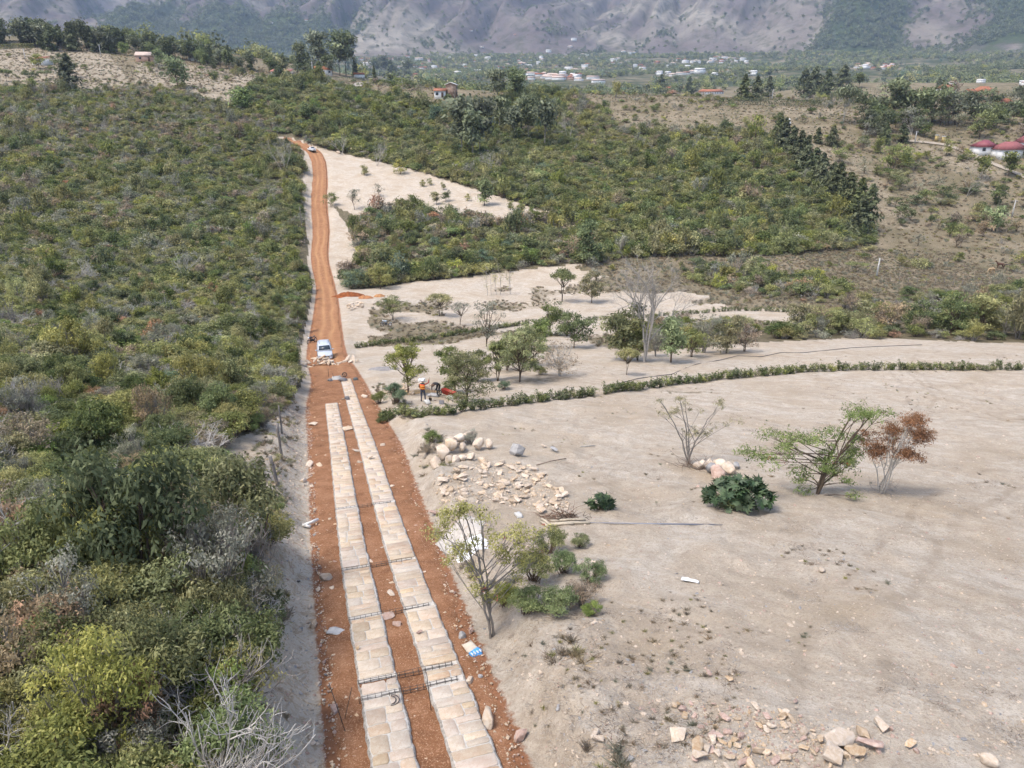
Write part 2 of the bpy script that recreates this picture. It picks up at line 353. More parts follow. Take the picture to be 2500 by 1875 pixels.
def ground_material():
    k = NT('soil'); g = k.geo(); a = k.n('ShaderNodeVertexColor'); a.layer_name = 'Col'; sp = k.n('ShaderNodeSeparateColor'); k.l(a.outputs[0], sp.inputs[0])
    n1 = k.noise(g, 0.22, 6, 0.6, 0.6); n2 = k.noise(g, 1.7, 5, 0.65); n3 = k.noise(g, 9.0, 4, 0.7); n4 = k.noise(g, 38.0, 3, 0.7)
    pale = k.ramp(n1, [(0.30, (0.39, 0.31, 0.215)), (0.45, (0.485, 0.405, 0.31)), (0.58, (0.54, 0.475, 0.39)), (0.72, (0.46, 0.395, 0.315))])
    pale = k.mix(k.ramp(n2, [(0.36, (0, 0, 0)), (0.62, (1, 1, 1))]), pale, k.mix(0.7, pale, (0.37, 0.30, 0.225, 1)))
    pale = k.mix(k.ramp(n3, [(0.50, (0, 0, 0)), (0.72, (0.8, 0.8, 0.8))]), pale, (0.29, 0.23, 0.17, 1))
    pale = k.mix(k.ramp(n4, [(0.60, (0, 0, 0)), (0.68, (0.8, 0.8, 0.8))]), pale, (0.56, 0.50, 0.43, 1))
    pale = k.mix(k.ramp(n4, [(0.30, (0.65, 0.65, 0.65)), (0.38, (0, 0, 0))]), pale, (0.24, 0.19, 0.14, 1))
    vo = k.n('ShaderNodeTexNoise'); vo.noise_type = 'RIDGED_MULTIFRACTAL'; vo.inputs['Scale'].default_value = 0.55; vo.inputs['Detail'].default_value = 8; vo.inputs['Roughness'].default_value = 0.62; k.l(g, vo.inputs['Vector'])
    pale = k.mix(k.ramp(vo.outputs['Fac'], [(0.62, (0, 0, 0)), (0.95, (0.55, 0.55, 0.55))]), pale, (0.28, 0.225, 0.17, 1))
    pale = k.mix(k.ramp(k.noise(g, 16.0, 5, 0.75), [(0.55, (0, 0, 0)), (0.66, (0.75, 0.75, 0.75))]), pale, (0.29, 0.235, 0.18, 1))
    pale = k.mix(k.ramp(k.noise(g, 22.0, 3, 0.7), [(0.60, (0, 0, 0)), (0.66, (0.7, 0.7, 0.7))]), pale, (0.52, 0.46, 0.40, 1))
    brk = k.ramp(k.noise(g, 0.35, 4, 0.6), [(0.42, (0, 0, 0)), (0.60, (0.55, 0.55, 0.55))])
    for (tx, ty, tr) in ((60, -20, 62), (-10, 70, 45), (45, 95, 55), (80, 40, 48)):
        vm = k.n('ShaderNodeVectorMath'); vm.operation = 'MULTIPLY'; vm.inputs[1].default_value = (1, 1, 0); k.l(g, vm.inputs[0]); vd = k.n('ShaderNodeVectorMath'); vd.operation = 'DISTANCE'; vd.inputs[1].default_value = (tx, ty, 0); k.l(vm.outputs[0], vd.inputs[0])
        dd = k.math('ADD', vd.outputs['Value'], k.math('MULTIPLY', n1, 2.4)); dd = k.math('ABSOLUTE', k.math('SUBTRACT', k.math('ABSOLUTE', k.math('SUBTRACT', dd, tr+1.2)), 0.78))
        pale = k.mix(k.math('MULTIPLY', k.ramp(k.math('ADD', dd, k.math('MULTIPLY', k.math('SUBTRACT', n3, 0.5), 0.22)), [(0.10, (1, 1, 1)), (0.24, (0, 0, 0))]), brk), pale, (0.30, 0.24, 0.175, 1))
    m0 = k.n('ShaderNodeMapping'); m0.inputs['Rotation'].default_value = (0, 0, 0.62); k.l(g, m0.inputs['Vector'])
    mp = k.n('ShaderNodeMapping'); mp.inputs['Scale'].default_value = (0.16, 1.1, 0.3); k.l(m0.outputs[0], mp.inputs['Vector'])
    st = k.noise(mp.outputs[0], 1.0, 8, 0.7, 1.2)
    pale = k.mix(k.ramp(st, [(0.52, (0, 0, 0)), (0.68, (0.42, 0.42, 0.42))]), pale, (0.31, 0.25, 0.185, 1)); pale = k.mix(k.ramp(st, [(0.32, (0.4, 0.4, 0.4)), (0.46, (0, 0, 0))]), pale, (0.54, 0.485, 0.42, 1))
    dry = k.ramp(k.noise(g, 0.11, 8, 0.7), [(0.3, (0.12, 0.105, 0.058)), (0.45, (0.19, 0.155, 0.10)), (0.58, (0.255, 0.205, 0.14)), (0.72, (0.32, 0.26, 0.19))])
    dry = k.mix(k.ramp(n3, [(0.4, (0, 0, 0)), (0.7, (0.7, 0.7, 0.7))]), dry, (0.095, 0.085, 0.045, 1))
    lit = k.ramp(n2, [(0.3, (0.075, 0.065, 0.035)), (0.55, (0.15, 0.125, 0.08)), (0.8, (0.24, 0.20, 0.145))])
    fw = k.noise(g, 0.011, 6, 0.62, 0.8)
    far = k.ramp(fw, [(0.34, (0.035, 0.045, 0.022)), (0.47, (0.065, 0.07, 0.036)), (0.53, (0.15, 0.125, 0.08)), (0.66, (0.22, 0.18, 0.125))])
    far = k.mix(k.ramp(k.noise(g, 0.06, 4), [(0.45, (0, 0, 0)), (0.6, (0.75, 0.75, 0.75))]), far, (0.05, 0.065, 0.03, 1))
    def msk(ch):
        return k.ramp(k.math('ADD', ch, k.math('MULTIPLY', k.math('SUBTRACT', n2, 0.5), 0.7)), [(0.35, (0, 0, 0)), (0.62, (1, 1, 1))])
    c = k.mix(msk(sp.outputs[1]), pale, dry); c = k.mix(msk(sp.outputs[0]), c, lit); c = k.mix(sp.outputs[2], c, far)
    c = k.mix(k.ramp(k.math('ADD', a.outputs['Alpha'], k.math('MULTIPLY', k.math('SUBTRACT', k.noise(g, 3.5, 6, 0.7), 0.5), 1.3)), [(0.38, (0, 0, 0)), (0.6, (0.9, 0.9, 0.9))]), c, k.ramp(n2, [(0.3, (0.20, 0.075, 0.03)), (0.7, (0.33, 0.145, 0.068))]))
    ma = k.n('ShaderNodeVertexColor'); ma.layer_name = 'Marl'; ms = k.n('ShaderNodeSeparateColor'); k.l(ma.outputs[0], ms.inputs[0])
    marl = k.ramp(k.noise(g, 2.6, 7, 0.72, 0.8), [(0.30, (0.24, 0.18, 0.12)), (0.42, (0.40, 0.31, 0.21)), (0.52, (0.56, 0.50, 0.41)), (0.66, (0.44, 0.36, 0.27))])
    c = k.mix(k.ramp(k.math('ADD', ms.outputs[0], k.math('MULTIPLY', k.math('SUBTRACT', k.noise(g, 2.2, 6, 0.7), 0.5), 1.2)), [(0.4, (0, 0, 0)), (0.65, (0.75, 0.75, 0.75))]), c, marl)
    k.bump(k.math('ADD', k.math('MULTIPLY', n3, 0.8), k.math('MULTIPLY', n4, 0.5)), 1.0, 0.09)
    return k.fin(c, 0.95, 0.1)
def build_ground():
    az = np.concatenate([np.linspace(-180, -47, 40, endpoint=False), np.linspace(-47, 47, 640), np.linspace(47, 180, 41)[1:]])
    rr = np.concatenate([[0.01, 2, 4], 6.0*np.power(3700/6.0, np.linspace(0, 1, 610))])
    A, Rr = np.meshgrid(np.radians(az), rr); x = (Rr*np.sin(A)).ravel(); y = (Rr*np.cos(A)).ravel()
    z = Z(x, y)
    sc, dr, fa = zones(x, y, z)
    s, l = road_sd(x, y); hw = np.where(l > 0, np.interp(s, _hs, _hR), np.interp(s, _hs, _hL))
    bed = (np.abs(l) < hw+0.9) & (np.hypot(x, y) < 400)
    sc[bed] = 0; dr[bed] = 0
    z = z-0.10*(1-sstep(hw-0.6, hw-0.15, np.abs(l)))*(s > 0.5)*(s < RLs[-1]-0.5)
    na = len(az); nr = len(rr); i = np.arange(nr-1)[:, None]*na+np.arange(na-1)[None]
    q = np.stack([i, i+1, i+na+1, i+na], -1).reshape(-1, 4)[:, ::-1]
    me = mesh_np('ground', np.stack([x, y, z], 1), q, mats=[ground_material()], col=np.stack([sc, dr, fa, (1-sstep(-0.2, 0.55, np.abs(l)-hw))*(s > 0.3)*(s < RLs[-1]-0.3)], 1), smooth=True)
    add_col(me, 'Marl', (l < 0)*sstep(hw-0.1, hw+0.3, -l)*(1-sstep(hw+1.6, hw+2.8, -l))*(1-sstep(26, 44, s-S0)))
    return struct(obj('ground', me))
build_ground()
# ------------------------------------------------------------------ mountain range
def mountain_z(x, y):
    r = np.hypot(x, y); a = np.degrees(np.arctan2(x, y))
    foot = 2900+260*fbm(a/9, a*0+1.7, 3, 3)
    d = np.maximum(r-foot, -400)
    base = CZ+176+d*np.where(d > 0, 0.40, 0.20)
    wx = a*1.0-d/190+fbm(x/500, y/500, 8, 3)*2.2
    rid = 1-np.abs(fbm(wx/3.1, d/1500, 15, 4, 0.55))*2.2
    rid2 = 1-np.abs(fbm(wx/1.1, d/700, 25, 4, 0.6))*2
    h = base+(rid*120+rid2*26)*sstep(-50, 700, d)-85*sstep(-50, 900, d)
    # the side valley at the back on the left
    gap = np.exp(-((a+24.5+d/1400)/3.2)**2); h = h-gap*sstep(200, 1500, d)*520
    # wooded foothills
    for (ac, rc, ra, rw, hh) in ((23.3, 2950, 2.6, 330, 120), (33.5, 2900, 3.6, 380, 90), (-13, 3000, 4, 300, 45)):
        h = np.maximum(h, CZ+np.interp(r, [2200, 3000, 4200], [92, 182, 330])-14+(hh*1.9+fbm(x/120, y/120, 5, 3)*14)*np.exp(-((a-ac)/ra)**2-((r-rc-250)/rw)**2))
    return h+fbm(x/90, y/90, 33, 3)*4
def wood_mask(x, y):
    r = np.hypot(x, y); a = np.degrees(np.arctan2(x, y)); m = 0
    for (ac, rc, ra, rw) in ((23.3, 3020, 2.6, 420), (33.8, 3000, 3.6, 430), (-17, 3050, 6, 240), (-25, 3300, 2.5, 500)):
        m = np.maximum(m, np.exp(-((a-ac)/ra)**2-((r-rc)/rw)**2))
    gul = sstep(0.05, 0.5, -(1-np.abs(fbm((a-(r-2900)/190+fbm(x/500, y/500, 8, 3)*2.2)/3.1, (r-2900)/1500, 15, 4, 0.55))*2.2))
    return np.clip(np.maximum(m*1.3, gul*0.8)+0.5*fbm(x/150, y/150, 44, 3)*1.2, 0, 1)*sstep(4300, 3500, r)
def build_mountains():
    az = np.radians(np.linspace(-56, 56, 620)); rr = np.concatenate([np.linspace(2550, 4600, 250), np.linspace(4620, 7600, 60)])
    A, Rr = np.meshgrid(az, rr); x = (Rr*np.sin(A)).ravel(); y = (Rr*np.cos(A)).ravel(); z = mountain_z(x, y)
    n = len(az); i = np.arange(len(rr)-1)[:, None]*n+np.arange(n-1)[None]
    q = np.stack([i, i+1, i+n+1, i+n], -1).reshape(-1, 4)[:, ::-1]
    k = NT('mountain_slope'); g = k.geo(); a = k.n('ShaderNodeVertexColor'); a.layer_name = 'Col'; sp = k.n('ShaderNodeSeparateColor'); k.l(a.outputs[0], sp.inputs[0])
    n1 = k.noise(g, 0.0022, 7, 0.62, 1.0); n2 = k.noise(g, 0.02, 6, 0.7)
    c = k.ramp(n1, [(0.3, (0.095, 0.075, 0.072)), (0.45, (0.125, 0.102, 0.094)), (0.56, (0.175, 0.152, 0.126)), (0.68, (0.26, 0.232, 0.19))])
    c = k.mix(k.ramp(n2, [(0.48, (0, 0, 0)), (0.62, (0.8, 0.8, 0.8))]), c, (0.06, 0.058, 0.036, 1))
    c = k.mix(k.ramp(k.math('ADD', sp.outputs[0], k.math('MULTIPLY', k.math('SUBTRACT', n2, 0.5), 0.9)), [(0.35, (0, 0, 0)), (0.6, (1, 1, 1))]), c, k.ramp(n2, [(0.35, (0.018, 0.03, 0.014)), (0.65, (0.06, 0.075, 0.03))]))
    k.bump(n2, 0.7, 6.0)
    me = mesh_np('mountain', np.stack([x, y, z], 1), q, mats=[k.fin(c, 0.95, 0.05)], col=np.stack([wood_mask(x, y)]*3, 1), smooth=True)
    struct(obj('mountain', me))
build_mountains()
# ------------------------------------------------------------------ red dirt road
def build_road():
    s = np.concatenate([np.arange(0.6, 75, 0.16), np.arange(75, RLs[-1]-0.3, 0.45)]); nc = 25
    cx, cyy = road_at(s); d = road_dir(s); nx, ny = d[1], -d[0]
    hl = np.interp(s, _hs, _hL)*(1+0.10*fbm(s/1.9, s*0, 5, 3)+0.10*fbm(s/0.45, s*0, 6, 2)*np.clip(70/(s+15), 0.25, 1))
    hr = np.interp(s, _hs, _hR)*(1+0.10*fbm(s/1.9, s*0+9, 7, 3)+0.10*fbm(s/0.45, s*0+9, 8, 2)*np.clip(70/(s+15), 0.25, 1))
    endf = np.clip((RLs[-1]-s)/14, 0.05, 1); hl = hl*(0.3+0.7*endf); hr = hr*(0.2+0.8*endf)
    u = np.linspace(0, 1, nc); L = -hl[:, None]+(hl+hr)[:, None]*u[None]
    x = cx[:, None]+L*nx[:, None]; y = cyy[:, None]+L*ny[:, None]; z = Z(x, y)
    e = np.minimum(u, 1-u)[None]*(hl+hr)[:, None]
    D = np.hypot(x, y)
    z = z+0.012+0.0011*D+0.05*sstep(0, 0.5, e)*np.clip(1-D/60, 0, 1)+fbm(x/0.25, y/0.25, 90, 3)*0.02
    z = z-(0.05+0.0016*D)*(1-sstep(0, 0.22, e))
    i = np.arange(len(s)-1)[:, None]*nc+np.arange(nc-1)[None]
    q = np.stack([i, i+1, i+nc+1, i+nc], -1).reshape(-1, 4)
    travel = sstep(52, 75, s-S0)[:, None]+0*x; rut = np.exp(-((np.abs(L+(0.45*fbm(s/9, s*0+2, 91, 3))[:, None])-0.72-(0.2*fbm(s/6, s*0+5, 92, 2))[:, None])/0.32)**2)*travel*(0.35+0.65*vnoise(s/5, s*0, 93))[:, None]
    wet = np.clip(fbm(s/5, s*0, 66, 2), 0, 1)[:, None]+0*x
    k = NT('red_dirt'); g = k.geo(); a = k.n('ShaderNodeVertexColor'); a.layer_name = 'Col'; sp = k.n('ShaderNodeSeparateColor'); k.l(a.outputs[0], sp.inputs[0])
    n1 = k.noise(g, 0.9, 7, 0.68, 0.6); n2 = k.noise(g, 9, 5, 0.75); n3 = k.noise(g, 26, 3, 0.7)
    c = k.ramp(n1, [(0.3, (0.135, 0.062, 0.031)), (0.5, (0.235, 0.112, 0.056)), (0.7, (0.32, 0.170, 0.096))])
    c = k.mix(k.ramp(n2, [(0.5, (0, 0, 0)), (0.75, (0.8, 0.8, 0.8))]), c, (0.17, 0.065, 0.028, 1))
    c = k.mix(k.math('MULTIPLY', sp.outputs[0], 0.30), c, (0.38, 0.18, 0.08, 1))
    c = k.mix(k.math('MULTIPLY', sp.outputs[1], 0.55), c, (0.48, 0.27, 0.125, 1))
    c = k.mix(k.ramp(n3, [(0.56, (0, 0, 0)), (0.63, (0.8, 0.8, 0.8))]), c, (0.46, 0.27, 0.17, 1))
    c = k.mix(k.ramp(k.noise(g, 17, 4, 0.7), [(0.60, (0, 0, 0)), (0.66, (0.7, 0.7, 0.7))]), c, (0.52, 0.37, 0.25, 1))
    k.bump(k.math('ADD', k.math('MULTIPLY', n2, 0.7), k.math('MULTIPLY', n3, 0.4)), 0.9, 0.06)
    me = mesh_np('road', np.stack([x.ravel(), y.ravel(), z.ravel()], 1), q, mats=[k.fin(c, 0.95, 0.08)], col=np.stack([travel.ravel(), rut.ravel(), wet.ravel()], 1), smooth=True)
    struct(obj('road', me))
build_road()
# ------------------------------------------------------------------ plant materials
BARK = plain('bark_brown', (0.12, 0.09, 0.065, 1), 0.95, 0.05, sc=9)
BARKG = plain('bark_grey', (0.26, 0.235, 0.205, 1), 0.95, 0.05, sc=9)
BARKP = plain('bark_pale', (0.42, 0.39, 0.345, 1), 0.95, 0.05, sc=9)
BARKD = plain('bark_dark', (0.065, 0.05, 0.038, 1), 0.95, 0.05, sc=9)
LM = dict(
 mid=leafmat('leaf_mid', (0.032, 0.038, 0.011), (0.084, 0.092, 0.024), (0.170, 0.168, 0.052)),
 dark=leafmat('leaf_dark', (0.018, 0.026, 0.009), (0.048, 0.060, 0.018), (0.105, 0.118, 0.040)),
 olive=leafmat('leaf_olive', (0.05, 0.050, 0.016), (0.118, 0.112, 0.036), (0.222, 0.20, 0.072)),
 yellow=leafmat('leaf_yellow', (0.05, 0.055, 0.012), (0.125, 0.13, 0.028), (0.235, 0.22, 0.055)),
 bright=leafmat('leaf_bright', (0.030, 0.044, 0.012), (0.074, 0.098, 0.027), (0.145, 0.172, 0.055)),
 blue=leafmat('leaf_blue', (0.022, 0.036, 0.020), (0.055, 0.078, 0.044), (0.115, 0.145, 0.085)),
 brown=leafmat('leaf_brown', (0.050, 0.038, 0.022), (0.115, 0.088, 0.052), (0.215, 0.16, 0.10)),
 red=leafmat('leaf_red', (0.055, 0.045, 0.02), (0.135, 0.085, 0.045), (0.27, 0.135, 0.075)),
 rust=leafmat('leaf_rust', (0.07, 0.035, 0.015), (0.17, 0.085, 0.035), (0.27, 0.15, 0.07), gain=1.5),
 grey=leafmat('leaf_grey', (0.045, 0.048, 0.030), (0.105, 0.105, 0.070), (0.20, 0.19, 0.14)),
 conifer=leafmat('leaf_conifer', (0.018, 0.022, 0.009), (0.044, 0.052, 0.021), (0.095, 0.102, 0.042), 0.2),
 euca=leafmat('leaf_eucalyptus', (0.026, 0.032, 0.015), (0.062, 0.071, 0.035), (0.125, 0.135, 0.072), 0.25),
 castor=leafmat('leaf_castor', (0.016, 0.030, 0.012), (0.040, 0.068, 0.028), (0.085, 0.118, 0.055), 0.2, rough=0.5, gain=1.7),
 straw=leafmat('leaf_straw', (0.14, 0.11, 0.06), (0.27, 0.215, 0.13), (0.42, 0.35, 0.23), gain=0.95),
)
TWIG = plain('twig_grey', (0.27, 0.245, 0.22, 1), 0.95, 0.05, sc=7)
TWIGP = plain('twig_pale', (0.46, 0.43, 0.39, 1), 0.95, 0.05, sc=7)
TWIGB = plain('twig_brown', (0.16, 0.115, 0.085, 1), 0.95, 0.05, sc=7)
def unit(v): return v/(np.linalg.norm(v, axis=-1, keepdims=True)+1e-9)
def leaf_quads(P, N, size, asp, g, tone):
    """diamond leaves at P facing N (jittered)"""
    n = len(P); N = unit(N+g.normal(0, 0.55, (n, 3)))
    T = unit(np.cross(N, g.normal(0, 1, (n, 3)))); B = np.cross(N, T)
    L = size*g.uniform(0.65, 1.35, n)[:, None]; w = L*asp
    droop = np.array([0, 0, -1.0])*L*0.25
    v = np.stack([P-T*L*0.5, P+B*w*0.5-T*L*0.05, P+T*L*0.5+droop, P-B*w*0.5-T*L*0.05], 1).reshape(-1, 3)
    q = np.arange(n*4).reshape(-1, 4)
    return v, q, np.repeat(tone, 4)
def lobes_foliage(lobes, n, size, asp, g, shell=0.55, up=0.5):
    """lobes: (c, r) ; leaves spread through lobes, more near the skin"""
    C = np.array([l[0] for l in lobes]); Rr = np.array([l[1] for l in lobes]); w = (Rr[:, 0]*Rr[:, 1]+Rr[:, 0]*Rr[:, 2]); idx = g.choice(len(lobes), n, p=w/w.sum())
    ns = max(12, n//11); sid = g.integers(0, ns, n); idx = idx[sid % n]
    d = unit(g.normal(0, 1, (n, 3)))[sid % n]; d[:, 2] = np.where(d[:, 2] < -0.35, -d[:, 2], d[:, 2])
    rad = ((shell+(1-shell)*g.uniform(0, 1, n)**0.6)*g.uniform(0.8, 1.25, n))[sid % n]
    P = C[idx]+d*Rr[idx]*rad[:, None]+g.normal(0, 0.85, (n, 3))*size*np.array([1, 1, 0.7])
    tl = g.uniform(0.25, 0.75, len(lobes))
    tone = np.clip(tl[idx]+g.normal(0, 0.17, n)[sid % n]+g.normal(0, 0.1, n), 0, 1)
    return leaf_quads(P, d+np.array([0, 0, up]), size, asp, g, tone)
def poly_tubes(paths, k=3):
    """many thin tubes at once; paths: list of (pts, rads)"""
    V = []; Q = []; n = 0
    an = np.arange(k)*2*math.pi/k; ca = np.cos(an)[None, :, None]; sa = np.sin(an)[None, :, None]
    for pts, rad in paths:
        pts = np.asarray(pts); m = len(pts); tg = unit(np.gradient(pts, axis=0)); up = np.array([0.31, 0.17, 0.94]) if abs(tg[0, 2]) < 0.85 else np.array([1., 0.1, 0])
        a = unit(np.cross(tg, up)); b = np.cross(tg, a)
        V.append((pts[:, None]+np.asarray(rad)[:, None, None]*(ca*a[:, None]+sa*b[:, None])).reshape(-1, 3))
        i = np.arange(m-1)[:, None]*k; j = np.arange(k)[None]; jj = (j+1) % k
        Q.append(np.stack([i+j, i+jj, i+k+jj, i+k+j], -1).reshape(-1, 4)+n); n += m*k
    return np.vstack(V), np.vstack(Q)
def wiggle(p, d, L, n, g, wob, bend=0.0):
    pts = [np.array(p, float)]; d = unit(np.array(d, float)); st = L/n
    for _ in range(n):
        d = unit(d+g.normal(0, wob, 3)+np.array([0, 0, bend])); pts.append(pts[-1]+d*st)
    return np.array(pts), d
def stems_for(lobes, g, base_r, k=4, n_twig=0, spread=0.18):
    paths = []
    for c, r in lobes:
        b = np.array([g.normal(0, spread), g.normal(0, spread), -0.15]); m = b*0.5+np.array(c)*0.5+g.normal(0, 0.12, 3)*np.linalg.norm(r); m[2] = c[2]*0.45
        t = np.linspace(0, 1, 5)[:, None]; pts = (1-t)**2*b+2*t*(1-t)*m+t*t*np.array(c); paths.append((pts, np.linspace(base_r, base_r*0.3, 5)))
        for _ in range(n_twig):
            d = unit(g.normal(0, 1, 3)+np.array([0, 0, 0.5])); e = np.array(c)+d*np.array(r)*g.uniform(0.7, 1.25); mm = (pts[3]+e)/2+g.normal(0, 0.1, 3)*np.linalg.norm(r)
            paths.append((np.array([pts[3], mm, e]), [base_r*0.3, base_r*0.2, base_r*0.07]))
    return poly_tubes(paths, 3)
def fol_mesh(name, mat, v, q, tone): return mesh_np(name, v, q, mats=[mat], col=np.stack([tone]*3, 1))
def rnd_lobes(g, n, rx, h, z0=0.25, size=(0.28, 0.5)):
    """unit-ish crown: lobes inside a dome of radius rx and height h"""
    out = []
    for _ in range(n):
        a = g.uniform(0, 2*math.pi); rr = math.sqrt(g.uniform(0, 1))*rx*0.8; t = math.sqrt(max(0, 1-(rr/rx)**2))
        z = h*(z0+(1-z0)*g.uniform(0.35, 0.92)*t); s = g.uniform(*size)*rx
        out.append((np.array([rr*math.cos(a), rr*math.sin(a), z]), np.array([s, s*g.uniform(0.8, 1.2), s*g.uniform(0.5, 0.8)])))
    return out
# kind -> (leaf material, twig material)
KINDS = dict(mid=('mid', TWIGB), dark=('dark', TWIGB), olive=('olive', TWIG), yellow=('yellow', TWIG), bright=('bright', TWIGB), brown=('brown', TWIG), red=('red', TWIGB), grey=('grey', TWIG), blue=('blue', TWIGB))
def shrub_protos(tag_, n_leaf, leaf, n_lobe, seeds=2, twigs=1):
    out = {}
    for ki, (kd, (lm, tm)) in enumerate(KINDS.items()):
        for sd in range(seeds):
            g = np.random.default_rng(100+ki*11+sd*3+len(tag_)); lb = rnd_lobes(g, n_lobe, 1.0, 1.45, 0.12, (0.16, 0.36))
            nl = int(n_leaf*(0.55 if kd in ('grey', 'brown', 'red') else 1))
            f = fol_mesh('foliage', LM[lm], *lobes_foliage(lb, nl, leaf*(0.75 if kd in ('grey', 'yellow') else 1), 0.42, g, 0.5))
            tv, tq = stems_for(lb, g, 0.028, n_twig=twigs*(4 if kd in ('grey', 'brown', 'red') else 1), spread=0.12); st = mesh_np('stems', tv, tq, mats=[tm])
            out.setdefault(kd, []).append((f, st))
    # leafless bushes
    for sd in range(seeds):
        g = np.random.default_rng(900+sd+len(tag_)); paths = []
        nb = 26 if twigs > 1 else 14
        for i in range(nb):
            a = g.uniform(0, 2*math.pi); el = g.uniform(0.45, 1.2); d = np.array([math.cos(a)*math.cos(el), math.sin(a)*math.cos(el), math.sin(el)])
            pts, de = wiggle((g.normal(0, 0.08), g.normal(0, 0.08), -0.1), d, g.uniform(0.9, 1.45), 6, g, 0.16, 0.02); paths.append((pts, np.linspace(0.022, 0.008, 7)))
            for j in range(5 if twigs > 1 else 4):
                b = pts[g.integers(2, 6)]; p2, d2 = wiggle(b, d+g.normal(0, 0.7, 3), g.uniform(0.3, 0.7), 4, g, 0.25, 0.03); paths.append((p2, np.linspace(0.011, 0.004, 5)))
                for _ in range(4 if twigs > 1 else 2):
                    p3, _d = wiggle(p2[g.integers(1, 4)], d2+g.normal(0, 0.8, 3), g.uniform(0.12, 0.35), 3, g, 0.3); paths.append((p3, np.linspace(0.006, 0.003, 4)))
        v, q = poly_tubes(paths, 3)
        # a few pale leaves hang on
        P = np.array([p[0][-1] for p in paths if len(p[0]) == 5]); lv, lq, lt = leaf_quads(P, np.tile([0, 0, 1.], (len(P), 1)), leaf*0.7, 0.4, g, g.uniform(0.3, 1, len(P)))
        out.setdefault('bare', []).append((fol_mesh('foliage', LM['grey'], lv, lq, lt), mesh_np('stems', v, q, mats=[TWIG if sd % 2 else TWIGP])))
    return out
SH_NEAR = shrub_protos('near', 5200, 0.082, 26, 3, 3)
SH_MID = shrub_protos('middle', 2000, 0.13, 20, 3, 2)
SH_FAR = shrub_protos('fa', 620, 0.22, 15, 4, 1)
SHRUB_WORDS = dict(mid='green', dark='dark green', olive='olive green', yellow='yellow-green', bright='bright green', brown='brown withered', red='reddish', grey='grey-green', blue='bluish green', bare='leafless grey')
def put_shrub(protos, kd, i, p, size, rz, hs=1.0, label=None, group=None, name='shrub'):
    f, s = protos[kd][i % len(protos[kd])]
    o = obj(name, None, None, p, rz, (size, size, size*hs)); obj('foliage', f, o); obj('stems', s, o)
    tag(o, label, 'shrub', group); return o
# ------------------------------------------------------------------ the thicket: shrubs one cannot count (instances on points)
def joined(f, s, name):
    o = bpy.data.objects.new(name, None)
    nv = len(f.vertices); v = np.empty(nv*3, np.float32); f.vertices.foreach_get('co', v); sv = np.empty(len(s.vertices)*3, np.float32); s.vertices.foreach_get('co', sv)
    q = np.empty(len(f.loops), np.int32); f.loops.foreach_get('vertex_index', q); sq = np.empty(len(s.loops), np.int32); s.loops.foreach_get('vertex_index', sq)
    c = np.empty(nv*4, np.float32); f.color_attributes['Col'].data.foreach_get('color', c)
    cc = np.vstack([c.reshape(-1, 4)[:, :3], np.full((len(s.vertices), 3), 0.5)])
    me = mesh_np(name, np.concatenate([v, sv]).reshape(-1, 3), np.concatenate([q, sq+nv]).reshape(-1, 4), mats=[f.materials[0], s.materials[0]], mi=np.concatenate([np.zeros(len(q)//4), np.ones(len(sq)//4)]), col=cc)
    return bpy.data.objects.new(name, me)
def scatter(name, protos, P, rot, scl, idx, label):
    """one mesh of points that carries the protos as geometry-node instances"""
    coll = bpy.data.collections.new(name+'_kinds')
    for o in protos: coll.objects.link(o)
    me = bpy.data.meshes.new(name); me.vertices.add(len(P)); me.vertices.foreach_set('co', np.asarray(P, np.float32).ravel())
    a = me.attributes.new('rot', 'FLOAT_VECTOR', 'POINT'); a.data.foreach_set('vector', np.asarray(rot, np.float32).ravel())
    a = me.attributes.new('scl', 'FLOAT_VECTOR', 'POINT'); a.data.foreach_set('vector', np.asarray(scl, np.float32).ravel())
    a = me.attributes.new('idx', 'INT', 'POINT'); a.data.foreach_set('value', np.asarray(idx, np.int32))
    o = obj(name, me); o['kind'] = 'stuff'; o['label'] = label
    ng = bpy.data.node_groups.new(name, 'GeometryNodeTree'); ng.interface.new_socket('Geometry', in_out='INPUT', socket_type='NodeSocketGeometry'); ng.interface.new_socket('Geometry', in_out='OUTPUT', socket_type='NodeSocketGeometry')
    N = ng.nodes; gi = N.new('NodeGroupInput'); go = N.new('NodeGroupOutput'); io = N.new('GeometryNodeInstanceOnPoints'); ci = N.new('GeometryNodeCollectionInfo')
    ci.inputs['Collection'].default_value = coll; ci.inputs['Separate Children'].default_value = True; ci.inputs['Reset Children'].default_value = True
    def na(nm, ty):
        x = N.new('GeometryNodeInputNamedAttribute'); x.data_type = ty; x.inputs['Name'].default_value = nm; return [s for s in x.outputs if s.enabled][0]
    L = ng.links; L.new(gi.outputs[0], io.inputs['Points']); L.new(ci.outputs[0], io.inputs['Instance']); io.inputs['Pick Instance'].default_value = True
    L.new(na('idx', 'INT'), io.inputs['Instance Index']); L.new(na('rot', 'FLOAT_VECTOR'), io.inputs['Rotation']); L.new(na('scl', 'FLOAT_VECTOR'), io.inputs['Scale']); L.new(io.outputs[0], go.inputs[0])
    md = o.modifiers.new('scatter', 'NODES'); md.node_group = ng; return o
KORDER = ['mid', 'dark', 'olive', 'yellow', 'bright', 'brown', 'red', 'grey', 'blue', 'bare']
